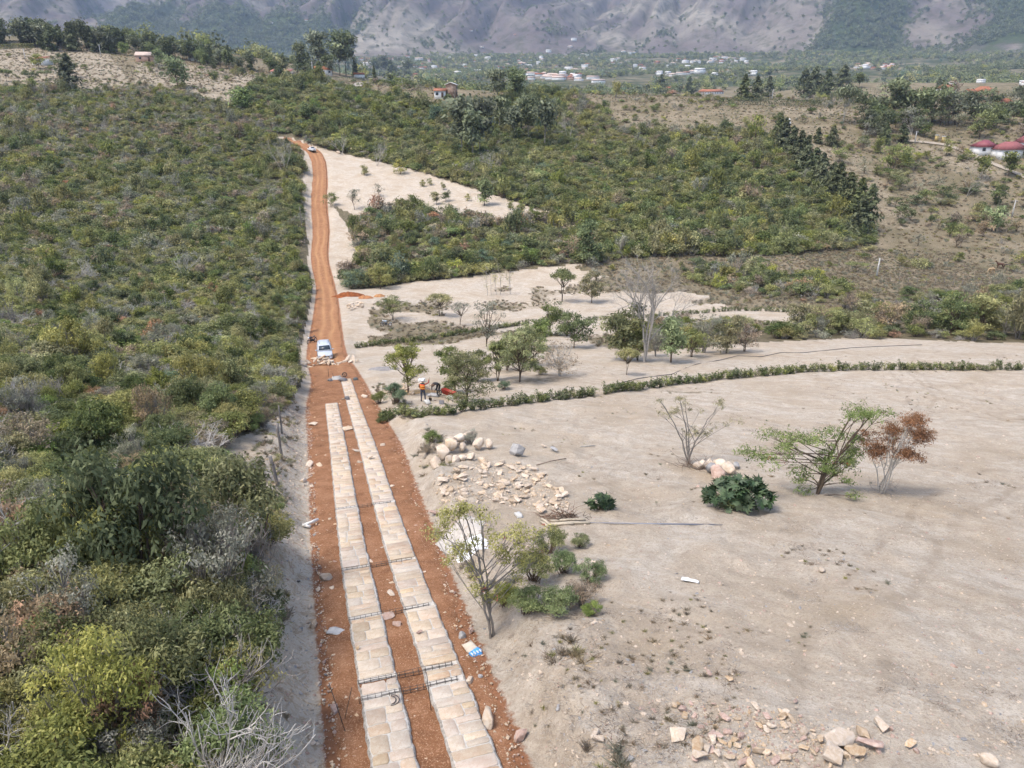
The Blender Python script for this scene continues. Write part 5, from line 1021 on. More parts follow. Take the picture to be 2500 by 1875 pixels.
def lay_track(name, c, s0, s1, seed):
    st = base_strip(name, c, s0, s1, seed); g = random.Random(seed); s = s0+.03
    J = .015
    def stone(l0, l1, sa, sb):
        j = lambda a=.011: g.uniform(-a, a); ch = .03
        m = (l0+l1)/2
        o8 = [l0+J+ch+j(), m+j(), l1-J-ch+j(), l1-J+j(), l1-J+j(), m+j(), l0+J+ch+j(), l0+J+j(), l0+J+j()]
        w = sb-sa; s8 = [sa+J+j(.012), sa+J+j(.025), sa+J+j(.012), sa+J+.25*w*g.random(), sb-J-.25*w*g.random(), sb-J+j(.025), sb-J+j(.012), sb-J-.25*w*g.random(), sa+J+.25*w*g.random()]
        o8[5] = m+j(); o8.insert(5, l1-J-ch+j()); s8.insert(5, sb-J+j(.012))
        x, y = sl(np.array([(sa+sb)/2]), np.array([m])); org = (float(x[0]), float(y[0]), float(track_z((sa+sb)/2)))
        obj('stone', stone_mesh(o8, s8, org, g.uniform(.002, .014), SM[g.choice([0, 0, 0, 0, 1, 1, 1, 2])]), st, org)
    while s < s1-.12:
        L = g.choice([.28, .34, .40, .46, .52, .62]); e = min(s+L, s1)
        hit = [cg for cg in CAGES if s-.02 < cg+.1 and e > cg-.1]
        if hit:
            cg = hit[0]
            if cg-.1-s > .12: e = cg-.1
            else: s = cg+.125; continue
        if L < .45 and g.random() < .72 or e-s < .22: stone(c-TW/2, c+TW/2, s, e)
        else:
            m = c+g.uniform(-.2, .2); stone(c-TW/2, m, s, e)
            if L > .45 and g.random() < .35: k = s+(e-s)*g.uniform(.4, .6); stone(m, c+TW/2, s, k); stone(m, c+TW/2, k, e)
            else: stone(m, c+TW/2, s, e)
        s = e
S_L = s_at(984, -TC); S_R = s_at(925, TC)
lay_track('wheel_track', -TC, .5, S_L, 5)
lay_track('wheel_track', TC, .5, S_R, 9)
def cage(i, s, l0, l1, label):
    x, y = sl(np.array([s]), np.array([0.])); o = obj('rebar_cage', None, None, (x[0], y[0], track_z(s))); org = np.array(o.location)
    def pt(ds, l, dz): a, b = sl(np.array([s+ds]), np.array([l])); return np.array([a[0], b[0], track_z(s)+dz])-org
    for ds in (-.055, .055):
        for dz in (.012, -.07): MB().tube([pt(ds+gt.normal(0, .008), l, dz+gt.normal(0, .006)) for l in np.linspace(l0, l1, 7)], .006, 5).build('bar', STEEL, o)
    n = int((l1-l0)/.17)
    for k in range(n+1):
        l = l0+(l1-l0)*(k+gt.uniform(-.15, .15))/n; MB().tube([pt(-.09, l, .035), pt(.07, l, .02), pt(.065, l, -.08), pt(-.065, l, -.08), pt(-.065, l, .03)], .006, 4).build('tie', STEEL, o)
    tag(o, label, 'rebar')
for i, (s, lb) in enumerate(zip(CAGES, ('fifth rebar cage from the near end, across both tracks', 'fourth rebar cage from the near end, across both tracks', 'third rebar cage from the near end, across both tracks', 'second rebar cage from the near end, crossing the red strip', 'nearest rebar cage, crossing both tracks by the curved rod'))): cage(i, s, -TC-TW/2-.06, TC+TW/2-.16, lb)
# ------------------------------------------------------------------ rocks
def rock_mat(name, stops, sc=2.5):
    k = NT(name); g = k.geo(); oi = k.n('ShaderNodeObjectInfo'); c = k.ramp(k.noise(g, sc, 5, .65, .6), stops); hs = k.n('ShaderNodeHueSaturation'); k.l(c, hs.inputs['Color']); k.l(k.math('MULTIPLY_ADD', oi.outputs['Random'], .4, .8), hs.inputs['Value'])
    k.bump(k.noise(g, 14, 4, .7), .6, .05); return k.fin(hs.outputs[0], .92, .15)
RM = dict(orange=rock_mat('rock_orange', [(.3, (.43, .30, .18)), (.5, (.54, .42, .30)), (.7, (.60, .51, .42))]), cream=rock_mat('rock_cream', [(.3, (.44, .33, .23)), (.5, (.56, .46, .36)), (.7, (.60, .54, .46))]), pink=rock_mat('rock_pink', [(.3, (.34, .22, .17)), (.5, (.46, .33, .27)), (.7, (.54, .45, .39))]), grey=rock_mat('rock_grey', [(.3, (.20, .19, .185)), (.5, (.32, .31, .30)), (.7, (.42, .41, .39))]), rust=rock_mat('rock_rust', [(.3, (.36, .21, .10)), (.5, (.50, .37, .24)), (.7, (.58, .49, .39))]))
def hull(seed, flat, n=16):
    g = np.random.default_rng(seed); P = g.uniform(-1, 1, (n, 3)); P = P/np.maximum(np.abs(P).max(1, keepdims=True), .3)*g.uniform(.7, 1, (n, 1)); P *= np.array([.5, .5*g.uniform(.55, .95), .5*flat])
    bm = bmesh.new()
    for p in P: bm.verts.new(p)
    r = bmesh.ops.convex_hull(bm, input=bm.verts); bmesh.ops.delete(bm, geom=[v for v in bm.verts if not v.link_faces], context='VERTS'); bmesh.ops.bevel(bm, geom=list(bm.edges), offset=.012, segments=1, affect='EDGES'); me = bpy.data.meshes.new('rock'); bm.to_mesh(me); bm.free(); return me
def boulder_me(seed):
    g = np.random.default_rng(seed); bm = bmesh.new(); bmesh.ops.create_icosphere(bm, subdivisions=3, radius=.5); o = g.uniform(0, 50, 2)
    cut = unit(g.normal(0, 1, (9, 3)))
    for v in bm.verts:
        c = np.array(v.co); n = float(fbm(np.array([c[0]*2.2+o[0]+c[2]]), np.array([c[1]*2.2+o[1]-c[2]*1.3]), 4, 3)[0]); c = c*(1+.3*n)
        for k in cut:
            d = c@k
            if d > .34: c = c-k*(d-.34)*.9
        v.co = c
    me = bpy.data.meshes.new('boulder'); bm.to_mesh(me); bm.free()
    me.polygons.foreach_set('use_smooth', np.ones(len(me.polygons), bool)); return me
def with_mats(me):
    out = {}
    for k, m in RM.items(): c = me.copy(); c.materials.append(m); out[k] = c
    return out
RCK = [with_mats(hull(200+i, f)) for i, f in enumerate((.7, .55, .8, .4, .6))]; SLAB = [with_mats(hull(240+i, f, 20)) for i, f in enumerate((.22, .16, .28, .2))]; BLD = [with_mats(boulder_me(300+i)) for i in range(5)]
gq = np.random.default_rng(99)
def rock(p, size, kind, lib, label, group=None, name='rock', tilt=.25, lift=.25, sc=None):
    me = lib[gq.integers(0, len(lib))][kind]; s = sc or (size*gq.uniform(.85, 1.2), size*gq.uniform(.7, 1.1), size*gq.uniform(.8, 1.1))
    o = obj(name, me, None, Vector(p)+Vector((0, 0, lift*s[2]*.5)), (gq.normal(0, tilt), gq.normal(0, tilt), gq.uniform(0, 6.28)), s); return tag(o, label, 'rock' if name != 'flagstone' else 'stone slab', group)
# rounded boulders by the bank
for i, (x, y, w, k, lb) in enumerate(((1082,1118,44,'cream','tall pale boulder at the left of the boulder pile'),(1103,1092,36,'cream','boulder on top of the boulder pile'),(1100,1105,40,'orange','brownish boulder in the middle of the pile'),(1122,1085,34,'cream','boulder at the back of the pile'),(1140,1080,34,'cream','pale boulder behind the grass of the pile'),(1110,1125,24,'cream','small boulder filling the pile front'),(1098,1128,32,'cream','boulder sunk at the pile front'),(1112,1130,26,'cream','pointed pale boulder at the pile front'),(1129,1126,26,'cream','middle round boulder at the pile front'),(1150,1124,32,'cream','right round boulder at the pile front'),(1063,1138,38,'cream','pale boulder sliding off the pile to the road'),(1168,1098,34,'cream','boulder in the weeds right of the pile'),(1195,1096,26,'cream','flat stone right of the boulder pile'),(1130,1102,26,'cream','flat-topped boulder between the round ones'),(1262,1112,48,'grey','lone large grey angular boulder above the rubble'))):
    p = G(x, y); D = Dof(p); s = w*D/FPX*.88; rock(p, s, k, BLD if i < 14 else RCK, lb, 'boulders of the road-side pile', 'boulder', .4, .75 if y > 1110 else 1.1)
for i, (x, y, w, k, lb) in enumerate(((1703,1145,22,'cream','first small boulder beside the forked tree'),(1717,1142,24,'cream','tall pale boulder at the back of the small heap'),(1731,1140,20,'cream','boulder at the back of the small heap'),(1745,1140,22,'cream','cream boulder at the top of the small heap'),(1735,1155,26,'grey','greyish boulder in the middle of the small heap'),(1760,1148,26,'cream','round boulder right of the middle of the heap'),(1778,1146,22,'cream','boulder near the right end of the heap'),(1797,1146,20,'grey','dark boulder at the right end of the heap'),(1752,1168,30,'pink','pinkish boulder at the front of the small heap'),(1780,1160,32,'cream','broad white boulder at the front of the small heap'))):
    p = G(x, y); rock(p, w*Dof(p)/FPX*1.2, k, BLD, lb, 'boulders of the small heap', 'boulder', .4, .8)
# single stones on the road and its banks
for (x, y, w, k, lib, lb) in ((797,1418,32,'cream',RCK,'cream stone on the red soil left of the tracks'),(812,1440,16,'cream',RCK,'small pale stone below the cream one'),(779,1443,12,'cream',RCK,'tiny pale stone at the left soil edge'),(766,1530,28,'orange',RCK,'orange stone on the left bank foot'),(757,1484,16,'cream',RCK,'small stone on the left bank above the orange one'),(819,1738,28,'pink',RCK,'pinkish stone beside the rebar stakes'),(1192,1768,58,'cream',RCK,'largest cream boulder on the red soil right of the tracks'),(1146,1668,30,'cream',RCK,'upright pale stone right of the tracks'),(1173,1655,14,'grey',BLD,'small round grey stone right of the tracks'),(1270,1805,38,'pink',RCK,'pale pink stone at the foot of the right bank'),(1086,1500,13,'orange',RCK,'small orange stone beside the right track'),(1128,1558,20,'grey',BLD,'pale grey stone at the foot of the feathery tree'),(1150,1545,20,'pink',RCK,'pinkish stone by the feathery tree roots'),(955,1455,26,'cream',SLAB,'flat stone on the soil between the tracks'),(946,1512,32,'pink',SLAB,'brick-shaped rose stone between the tracks'),(968,1530,26,'pink',RCK,'rose stone chip heap piece between the tracks'),(1025,1558,16,'pink',RCK,'reddish stone lying on the right track'),(876,1597,9,'rust',RCK,'small rusty stone on the left track'),(960,1625,12,'cream',RCK,'white chip between the tracks near the second cage'),(905,1375,14,'cream',RCK,'pale chip between the tracks at the fourth cage'),(935,1340,12,'cream',RCK,'pale stone at the edge of the right track'),(958,1190,10,'cream',RCK,'little stone on the right track far up'),(906,1127,15,'orange',SLAB,'long flat stone laid between the tracks'),(850,1052,24,'orange',SLAB,'plank-like stone between the tracks'),(870,1105,22,'cream',SLAB,'flat stone between the tracks below the plank-like one'),(879,1133,14,'cream',RCK,'small stone at the left of the middle strip'),(1975,1790,0,'cream',RCK,''),(890,972,16,'cream',SLAB,'flat stone right of the far track end'),(935,1090,14,'cream',RCK,'stone on the foot of the right bank by the hedge'),(757,1138,22,'cream',SLAB,'flat stone at the left road edge by the posts'),(780,1140,20,'orange',SLAB,'orange flat stone at the left road edge'),(765,1040,24,'cream',SLAB,'pale slab at the left road edge by the upper post')):
    if not lb: continue
    p = G(x, y); s, l = road_sd(np.array([p.x]), np.array([p.y]))
    if abs(abs(l[0])-TC) < TW/2 and s[0] < S_R: p.z = max(p.z, track_z(s[0])+.01)
    rock(p, w*Dof(p)/FPX*1.1, k, lib, lb, None, 'rock', .2, .6)
# stones at the lower right
for (x, y, w, k, lib, lb) in ((2045,1825,95,'cream',SLAB,'long plank-like stone propped on the lower right heap'),(2105,1800,38,'orange',RCK,'orange rock behind the plank-like stone'),(2120,1830,55,'pink',SLAB,'flat rose slab in the lower right heap'),(2085,1845,50,'rust',SLAB,'rust-stained slab in the lower right heap'),(2030,1855,50,'cream',RCK,'cream block at the front of the lower right heap'),(2000,1810,26,'orange',RCK,'small orange block left of the plank-like stone'),(2145,1780,34,'cream',RCK,'pale angular rock right of the lower right heap'),(2172,1785,14,'pink',RCK,'small rose stone next to the pale angular rock'),(1658,1802,36,'cream',RCK,'pointed cream rock left in the lower rubble'),(1700,1845,56,'rust',SLAB,'rust-stained block low in the lower rubble'),(1705,1865,40,'cream',RCK,'cream block below the rust-stained one'),(1740,1818,28,'cream',RCK,'cream rock in the middle of the lower rubble'),(1775,1792,22,'pink',RCK,'rose rock in the lower rubble'),(1808,1800,22,'pink',RCK,'pale rose rock in the lower rubble'),(1645,1726,18,'orange',BLD,'round orange rock at the top of the lower rubble'),(1657,1722,12,'rust',RCK,'small rusty rock at the top of the lower rubble'),(1460,1812,24,'cream',RCK,'pale rock on the bank top in front'),(1452,1795,26,'cream',SLAB,'flat pale rock on the bank top in front'),(1540,1850,16,'grey',RCK,'grey stone near the lower picture edge'),(2220,1825,30,'rust',SLAB,'reddish slab lying apart on the lower right'),(2235,1838,16,'pink',RCK,'small rose stone by the reddish slab'),(2410,1865,36,'cream',BLD,'round pale stone at the lower right corner'),(1942,1715,18,'pink',SLAB,'flat rose stone above the lower rubble'),(1942,1730,12,'cream',RCK,'little cream stone above the lower rubble'),(2005,1395,16,'cream',BLD,'round pale pebble stone on the open clearing'),(1730,1648,18,'pink',SLAB,'flat reddish stone on the open clearing'),(1780,1660,22,'rust',SLAB,'flat rust-brown stone on the open clearing'),(1320,1650,14,'cream',RCK,'pale stone at the bank edge in front'),(1362,1735,16,'grey',RCK,'grey stone on the bank in front'),(1130,1255,12,'pink',RCK,'reddish stone left of the lime spill'),(1060,1257,26,'pink',SLAB,'reddish slab above the lime spill'),(1322,1252,22,'orange',SLAB,'orange flat stone near the logs'),(1352,1103,20,'grey',SLAB,'dark hollow stone right of the grey boulder'),(1328,1093,16,'cream',SLAB,'pale flat stone right of the grey boulder')):
    p = G(x, y); rock(p, w*Dof(p)/FPX*1.12, k, lib, lb, None, 'rock', .18, .7)
def rubble(poly, n_big, n_small, sz, label, group, stuff_label, seed, kinds=('orange', 'cream', 'orange', 'cream')):
    g = np.random.default_rng(seed); xs = [q[0] for q in poly]; ys = [q[1] for q in poly]; N = (n_big+n_small)*4
    X = g.uniform(min(xs), max(xs), N); Y = g.uniform(min(ys), max(ys), N); k = in_poly(X, Y, poly); P = G_many(X[k][:n_big+n_small], Y[k][:n_big+n_small])
    for p in P[:n_big]: rock(p, sz*g.uniform(.7, 1.6), kinds[g.integers(0, len(kinds))], SLAB if g.random() < .7 else RCK, label, group, 'rock', .13, .55)
    small = P[n_big:]
    m = len(small); sc = sz*g.uniform(.18, .5, m); protos = []
    for j in range(4): o = bpy.data.objects.new('chip_%d' % j, (RCK+SLAB)[j*2][kinds[j % len(kinds)]]); protos.append(o)
    scatter('rubble', protos, np.array(small)+[0, 0, .01], np.stack([g.normal(0, .3, m), g.normal(0, .3, m), g.uniform(0, 6, m)], 1), np.stack([sc]*3, 1), g.integers(0, 4, m), stuff_label)
rubble([(1065,1160),(1170,1128),(1290,1135),(1340,1160),(1350,1185),(1390,1215),(1390,1240),(1300,1245),(1180,1228),(1065,1225),(1055,1195)], 120, 700, .29, 'broken sandstone piece in the orange rubble spread below the boulder pile', 'sandstone pieces of the rubble spread', 'orange sandstone chips below the boulder pile', 4)
rubble([(1640,1710),(1760,1715),(1960,1750),(2060,1790),(2150,1830),(2080,1875),(1680,1875),(1720,1800)], 70, 520, .17, 'broken sandstone piece in the rubble at the lower picture edge', 'sandstone pieces of the lower rubble', 'sandstone chips at the lower picture edge', 6, ('pink', 'cream', 'orange', 'rust'))
rubble([(925,958),(985,940),(1000,930),(1060,945),(1010,965),(935,968)], 34, 120, .42, 'flat yellow sandstone piece stacked near the workers', 'stacked stone near the workers', 'stone chips near the workers', 8, ('cream', 'orange'))
rubble([(845,752),(870,738),(892,742),(885,752),(855,758)], 24, 50, .7, 'pale stone in the far heap beside the red soil', 'stones of the far heap', 'chips around the far stone heap', 10, ('cream', 'orange'))
# slab pile in front of the silver car
def slab_pile(cx, cy_, wpx, n, hmax, label, group, seed):
    g = np.random.default_rng(seed); c = G(cx, cy_); w = wpx*Dof(c)/FPX/2; d = road_dir(np.array([s_at(923, 0)+18]))[:, 0]
    for i in range(n):
        u = g.uniform(-1, 1); v = g.uniform(-1, 1)*.55; r = math.hypot(u, v/.55); h = hmax*max(0, 1-r*r)*g.uniform(.3, 1); x = c.x+u*w; y = c.y+v*w; size = g.uniform(.55, 1.25)*(1.0 if r < .7 else .75)
        me = SLAB[g.integers(0, 4)][g.choice(['cream', 'cream', 'orange'])]; o = obj('flagstone', me, None, on(x, y, h+.06), (g.normal(0, .32), g.normal(0, .32), g.uniform(0, 6.28)), (size, size*g.uniform(.5, .8), size*g.uniform(.8, 1.1))); tag(o, label, 'stone slab', group)
slab_pile(785, 893, 92, 34, .95, 'cream stone slab in the heap in front of the silver car', 'slabs heaped before the silver car', 1)
slab_pile(855, 885, 44, 14, .45, 'cream stone slab in the low heap right of the silver car', 'slabs of the low heap right of the car', 2)
for (x, y, w, lb) in ((826,374,24,'big pale rock beside the road top near the far car'),(858,368,36,'long ochre rock ridge near the far car'),(885,376,30,'low ochre rock right of the long rock ridge')):
    p = G(x, y); s = w*Dof(p)/FPX; rock(p, s, 'orange' if w > 24 else 'cream', RCK, lb, None, 'rock', .08, .6, (s, s*.5, s*.4))
# pebbles and chips: stuff
def pebbles(name, n, fx, sz, kinds, label, seed):
    g = np.random.default_rng(seed); x, y = fx(g, n); z = Z(x, y); m = len(x); s, l = road_sd(x, y); ontr = (np.abs(np.abs(l)-TC) < TW/2+.04) & (s < S_R)
    x, y, z, s, l = [a[~ontr] for a in (x, y, z, s, l)]; m = len(x); inr = np.abs(l) < 2.2; z = z+np.where(inr, .04, 0)
    scl = g.lognormal(math.log(sz), .5, m); protos = []
    for j, k in enumerate(kinds): protos.append(bpy.data.objects.new('%s_%d' % (name, j), (RCK+SLAB)[j % 9][k]))
    scatter(name, protos, np.stack([x, y, z], 1), np.stack([g.normal(0, .3, m), g.normal(0, .3, m), g.uniform(0, 6, m)], 1), np.stack([scl]*3, 1), g.integers(0, len(kinds), m), label)
def f_road(g, n):
    s = 2+70*g.uniform(0, 1, n)**1.25; l = g.uniform(-1, 1, n); l = np.where(l < 0, l*np.interp(s, _hs, _hL), l*np.interp(s, _hs, _hR))*1.08; return sl(s, l)
def f_clear(g, n):
    D = 13+60*g.uniform(0, 1, n)**1.6; px = g.uniform(950, 2560, n); x = D*(px-CX)/FPX; y = D*np.interp(D, [13, 40, 73], [.78, .9, .95]); s, l = road_sd(x, y); k = l > 2.3; return x[k], y[k]
def f_leftbank(g, n):
    s = 2+60*g.uniform(0, 1, n); l = -np.interp(s, _hs, _hL)-g.uniform(-.2, 2.2, n); return sl(s, l)
pebbles('road_gravel', 16000, f_road, .042, ['orange', 'cream', 'rust', 'orange', 'pink', 'cream'], 'pale stone chips scattered over the red soil', 3)
pebbles('clearing_gravel', 13000, f_clear, .042, ['cream', 'grey', 'pink', 'cream', 'orange', 'cream'], 'small stones strewn over the pale clearing', 4)
pebbles('bank_gravel', 9000, f_leftbank, .05, ['cream', 'grey', 'pink', 'cream'], 'small stones on the left road bank', 5)
# ------------------------------------------------------------------ grass tufts: stuff
def tuft(mat, seed, n, h, spread):
    g = np.random.default_rng(seed); b = g.normal(0, spread*.4, (n, 2)); tip = b+g.normal(0, spread, (n, 2)); hh = h*g.uniform(.5, 1.1, n); w = g.normal(0, 1, (n, 2)); w = w/np.linalg.norm(w, axis=1)[:, None]*.012
    V = np.stack([np.c_[b-w, np.zeros(n)], np.c_[b+w, np.zeros(n)], np.c_[(b+tip)/2+w*.8, hh*.65], np.c_[tip, hh]], 1).reshape(-1, 3); q = np.arange(4*n).reshape(-1, 4)[:, [0, 1, 3, 2]]*1
    t = np.repeat(np.clip(g.normal(.5, .25, n), 0, 1), 4); me = fol_mesh('tuft', mat, V, np.arange(4*n).reshape(-1, 4)[:, [0, 1, 2, 3]], t); return me
TF = [tuft(LM['straw'], 1, 60, .35, .16), tuft(LM['straw'], 2, 45, .22, .2), tuft(LM['olive'], 3, 60, .25, .15), tuft(LM['brown'], 4, 50, .3, .22), tuft(LM['grey'], 5, 50, .4, .18)]
def tufts(name, x, y, sz, label, seed, w=(3, 3, 2, 2, 1)):
    g = np.random.default_rng(seed); m = len(x); w = np.array(w)/sum(w); protos = [bpy.data.objects.new('%s_%d' % (name, j), t) for j, t in enumerate(TF)]
    sc = sz*g.uniform(.6, 1.5, m); scatter(name, protos, np.stack([x, y, Z(x, y)-.01], 1), np.stack([g.normal(0, .1, m), g.normal(0, .1, m), g.uniform(0, 6, m)], 1), np.stack([sc]*3, 1), g.choice(5, m, p=w), label)
g = np.random.default_rng(8); x, y = f_clear(g, 2600); k = fbm(x/3.2, y/3.2, 14, 3) > .27; tufts('weed_grass', x[k], y[k], .24, 'thin dry weeds on the pale clearing', 1, (2, 3, 2, 4, 1))
x = g.uniform(-45, 110, 22000); y = g.uniform(60, 185, 22000); z = Z(x, y, False); sc_, dr_, fa_ = zones(x, y, z); k = (dr_ > .35); s_, l_ = road_sd(x, y); k &= np.abs(l_) > 3; tufts('dry_grass', x[k], y[k], .9, 'dry grass on the middle clearing and brown flat', 2, (4, 4, 1, 2, 1))
x = g.uniform(20, 260, 16000); y = g.uniform(120, 400, 16000); z = Z(x, y, False); sc_, dr_, fa_ = zones(x, y, z); k = (dr_ > .35); tufts('hill_grass', x[k], y[k], 1.3, 'dry grass on the right-hand slopes', 3, (1, 1, 2, 4, 2))
x = g.uniform(-330, -30, 12000); y = g.uniform(230, 470, 12000); z = Z(x, y, False); sc_, dr_, fa_ = zones(x, y, z); k = (dr_ > .35); tufts('meadow_grass', x[k], y[k], 1.6, 'dry grass on the left meadow', 4, (3, 3, 1, 2, 1))
s = 2+66*g.uniform(0, 1, 1500); l = np.where(g.random(1500) < .6, -np.interp(s, _hs, _hL)-g.uniform(.7, 3.2, 1500), np.interp(s, _hs, _hR)+g.uniform(.5, 2.2, 1500)); x, y = sl(s, l); k = fbm(x/2, y/2, 19, 2) > .05; tufts('bank_grass', x[k], y[k], .5, 'grass tufts on the road banks', 5, (2, 2, 3, 2, 2))

def litter_twigs():
    pr = []
    for sd in range(3):
        g = np.random.default_rng(70+sd); paths = []
        for i in range(9): pts, _ = wiggle((g.normal(0, .16), g.normal(0, .16), .02), (g.normal(0, 1), g.normal(0, 1), .03), g.uniform(.08, .3), 3, g, .3); pts[:, 2] = np.clip(pts[:, 2], .01, .05); paths.append((pts, np.linspace(.007, .004, 4)))
        v, q = poly_tubes(paths, 3); pr.append(bpy.data.objects.new('twigs_%d' % sd, mesh_np('twigs', v, q, mats=[[TWIG, TWIGB, TWIGP][sd]])))
    g = np.random.default_rng(73); x, y = f_clear(g, 7000); k = fbm(x/4.5, y/4.5, 83, 3) > .02; x, y = x[k], y[k]; m = len(x); sc = g.uniform(.3, .8, m)
    scatter('twig_litter', pr, np.stack([x, y, Z(x, y)], 1), np.stack([x*0, x*0, g.uniform(0, 6, m)], 1), np.stack([sc]*3, 1), g.integers(0, 3, m), 'dry twigs and chips strewn over the pale clearing')
litter_twigs()
# ------------------------------------------------------------------ vehicles
def paint(name, c, rough=.3, metal=.0, spec=.5): return plain(name, c, rough, spec, metal, .04)
PW = paint('paint_silver_white', (.46, .49, .53, 1)); PW2 = paint('paint_white', (.62, .62, .62, 1)); GLS = paint('car_glass', (.035, .045, .055, 1), .12); RUB = paint('rubber', (.03, .03, .03, 1), .8); BLK = paint('black_plastic', (.025, .025, .028, 1), .5); CHR = paint('chrome', (.6, .6, .62, 1), .25, .8); YEL = paint('plate_yellow', (.75, .52, .06, 1), .5); LAMP = paint('lamp_glass', (.75, .78, .8, 1), .15); ALLOY = paint('alloy', (.35, .35, .37, 1), .35, .6); ORG = plain('vest_orange', (.75, .12, .03, 1), .8); REDP = plain('red_paint', (.32, .035, .02, 1), .6)
HLG = paint('lamp_housing', (.10, .11, .12, 1), .2)
def sec(y, hw, zb, zt, n=10, ex=.25):
    a = np.linspace(0, 2*math.pi, n, endpoint=False)+math.pi/n; c = np.sign(np.cos(a))*np.abs(np.cos(a))**ex; s = np.sign(np.sin(a))*np.abs(np.sin(a))**ex
    return np.stack([hw*c, np.full(n, y), (zb+zt)/2+(zt-zb)/2*s], 1)
def quad(name, mat, par, pts, th=.015):
    P = np.array(pts, float); n = np.cross(P[1]-P[0], P[3]-P[0]); n /= np.linalg.norm(n); m = MB(); m.add(np.vstack([P, P+n*th]), [[3, 2, 1, 0], [4, 5, 6, 7], [0, 1, 5, 4], [1, 2, 6, 5], [2, 3, 7, 6], [3, 0, 4, 7]]); return m.build(name, mat, par)
def wheel(par, x, y, z, r, w):
    t = MB(); a = np.linspace(0, 2*math.pi, 17)
    ring = [np.array([[x-w/2, y+math.cos(k)*r*.62, z+math.sin(k)*r*.62], [x-w/2, y+math.cos(k)*r*.94, z+math.sin(k)*r*.94], [x, y+math.cos(k)*r, z+math.sin(k)*r], [x+w/2, y+math.cos(k)*r*.94, z+math.sin(k)*r*.94], [x+w/2, y+math.cos(k)*r*.62, z+math.sin(k)*r*.62]]) for k in a]
    V = np.vstack(ring); i = np.arange(16)[:, None]*5+np.arange(4)[None]; t.add(V, np.stack([i, i+1, i+6, i+5], -1).reshape(-1, 4)); wh = t.build('wheel', RUB, par, True)
    m = MB(); m.tube([[x-w*.42, y, z], [x+w*.42, y, z]], r*.64, 14); m.build('rim', ALLOY, wh)
def suv(p, hd, mat, label, pickup=False):
    o = obj('car', None, None, p, hd); b = MB(); b.loft([sec(-2.36, .80, .5, .98), sec(-2.28, .93, .4, 1.08), sec(-1.2, .95, .34, 1.12), sec(.85, .95, .32, 1.12), sec(1.5, .94, .34, 1.08), sec(2.1, .92, .36, .99), sec(2.34, .82, .44, .84)]); b.build('body', mat, o, True)
    def ring(y0, y1, hw, z, r=.12): return np.array([[-hw, y0+r, z], [-hw+r, y0, z], [hw-r, y0, z], [hw, y0+r, z], [hw, y1-r, z], [hw-r, y1, z], [-hw+r, y1, z], [-hw, y1-r, z]])
    yb = -2.25 if not pickup else -.75
    c = MB(); c.loft([ring(yb, 1.05, .90, 1.08), ring(yb+.12, .75, .84, 1.35), ring(yb+.25, .38, .72, 1.70), ring(yb+.32, .2, .66, 1.76)]); c.build('cabin', mat, o)
    quad('windscreen', GLS, o, [[.76, .93, 1.16], [.66, .45, 1.68], [-.66, .45, 1.68], [-.76, .93, 1.16]][::-1])
    for sx in (-1, 1):
        for y0, y1, z in ((.62, -.28, 0), (-.36, -1.25, 0)) + (((-1.33, -1.95, 0),) if not pickup else ()):
            q = [[sx*.89, y0, 1.17], [sx*.745, y0-.28, 1.62], [sx*.745, y1+.04, 1.62], [sx*.89, y1, 1.17]]; quad('side_window', GLS, o, q if sx < 0 else q[::-1])
        h = MB(); h.loft([sec(0, .19, -.10, .10, 8, .5)+np.array([sx*.70, 2.08, .83]), sec(.2, .17, -.085, .085, 8, .5)+np.array([sx*.66, 2.13, .80])]); hl = h.build('headlight', HLG, o); h = MB(); h.ell((sx*.64, 2.335, .80), (.085, .02, .055)); h.build('lens', LAMP, hl)
        m = MB(); m.box((sx*.955, 0, .42), (.04, 3.9, .16)); m.build('side_cladding', BLK, o); f = MB(); f.ell((sx*.66, 2.36, .56), (.09, .05, .06)); f.build('fog_lamp', LAMP, o)
        m = MB(); m.ell((sx*1.05, .72, 1.2), (.13, .06, .09)); m.box((sx*.94, .72, 1.16), (.14, .04, .04)); m.build('mirror', mat, o)
        if not pickup: m = MB(); m.tube([[sx*.6, -1.7, 1.76], [sx*.6, -1.55, 1.83], [sx*.6, -.1, 1.83], [sx*.6, .05, 1.77]], .025, 6); m.build('roof_rail', CHR, o)
        for y in (1.42, -1.4): wheel(o, sx*.83, y, .38, .38, .24)
    g = MB(); g.box((0, 2.345, .74), (.94, .06, .17)); g.build('grille', BLK, o); g = MB(); g.tube([[-.52, 2.35, .83], [0, 2.385, .85], [.52, 2.35, .83]], .02, 6); g.tube([[-.5, 2.35, .65], [0, 2.385, .64], [.5, 2.35, .65]], .02, 6); g.build('grille_trim', CHR, o)
    g = MB(); g.box((0, 2.30, .52), (1.5, .12, .16)); g.build('bumper', mat, o); g = MB(); g.box((0, 2.372, .50), (.34, .012, .16)); g.build('number_plate', YEL, o)
    g = MB(); g.box((0, 2.26, .40), (1.3, .1, .1)); g.build('skid_plate', BLK, o)
    o.scale = (.9, .9, .9); return tag(o, label, 'car')
def road_heading(p):
    s, _ = road_sd(np.array([p.x]), np.array([p.y])); d = road_dir(s)[:, 0]; return math.atan2(d[0], -d[1])    # front (+y) turned down the road, towards the viewer
p = G(794, 873); suv(p+Vector((0, 0, .12)), road_heading(p), PW, 'silver-white off-roader parked on the red road behind the slab heap')
p = G(762, 372); suv(p+Vector((0, 0, .3)), road_heading(p)+.12, PW2, 'small white pickup at the top of the red road', True)
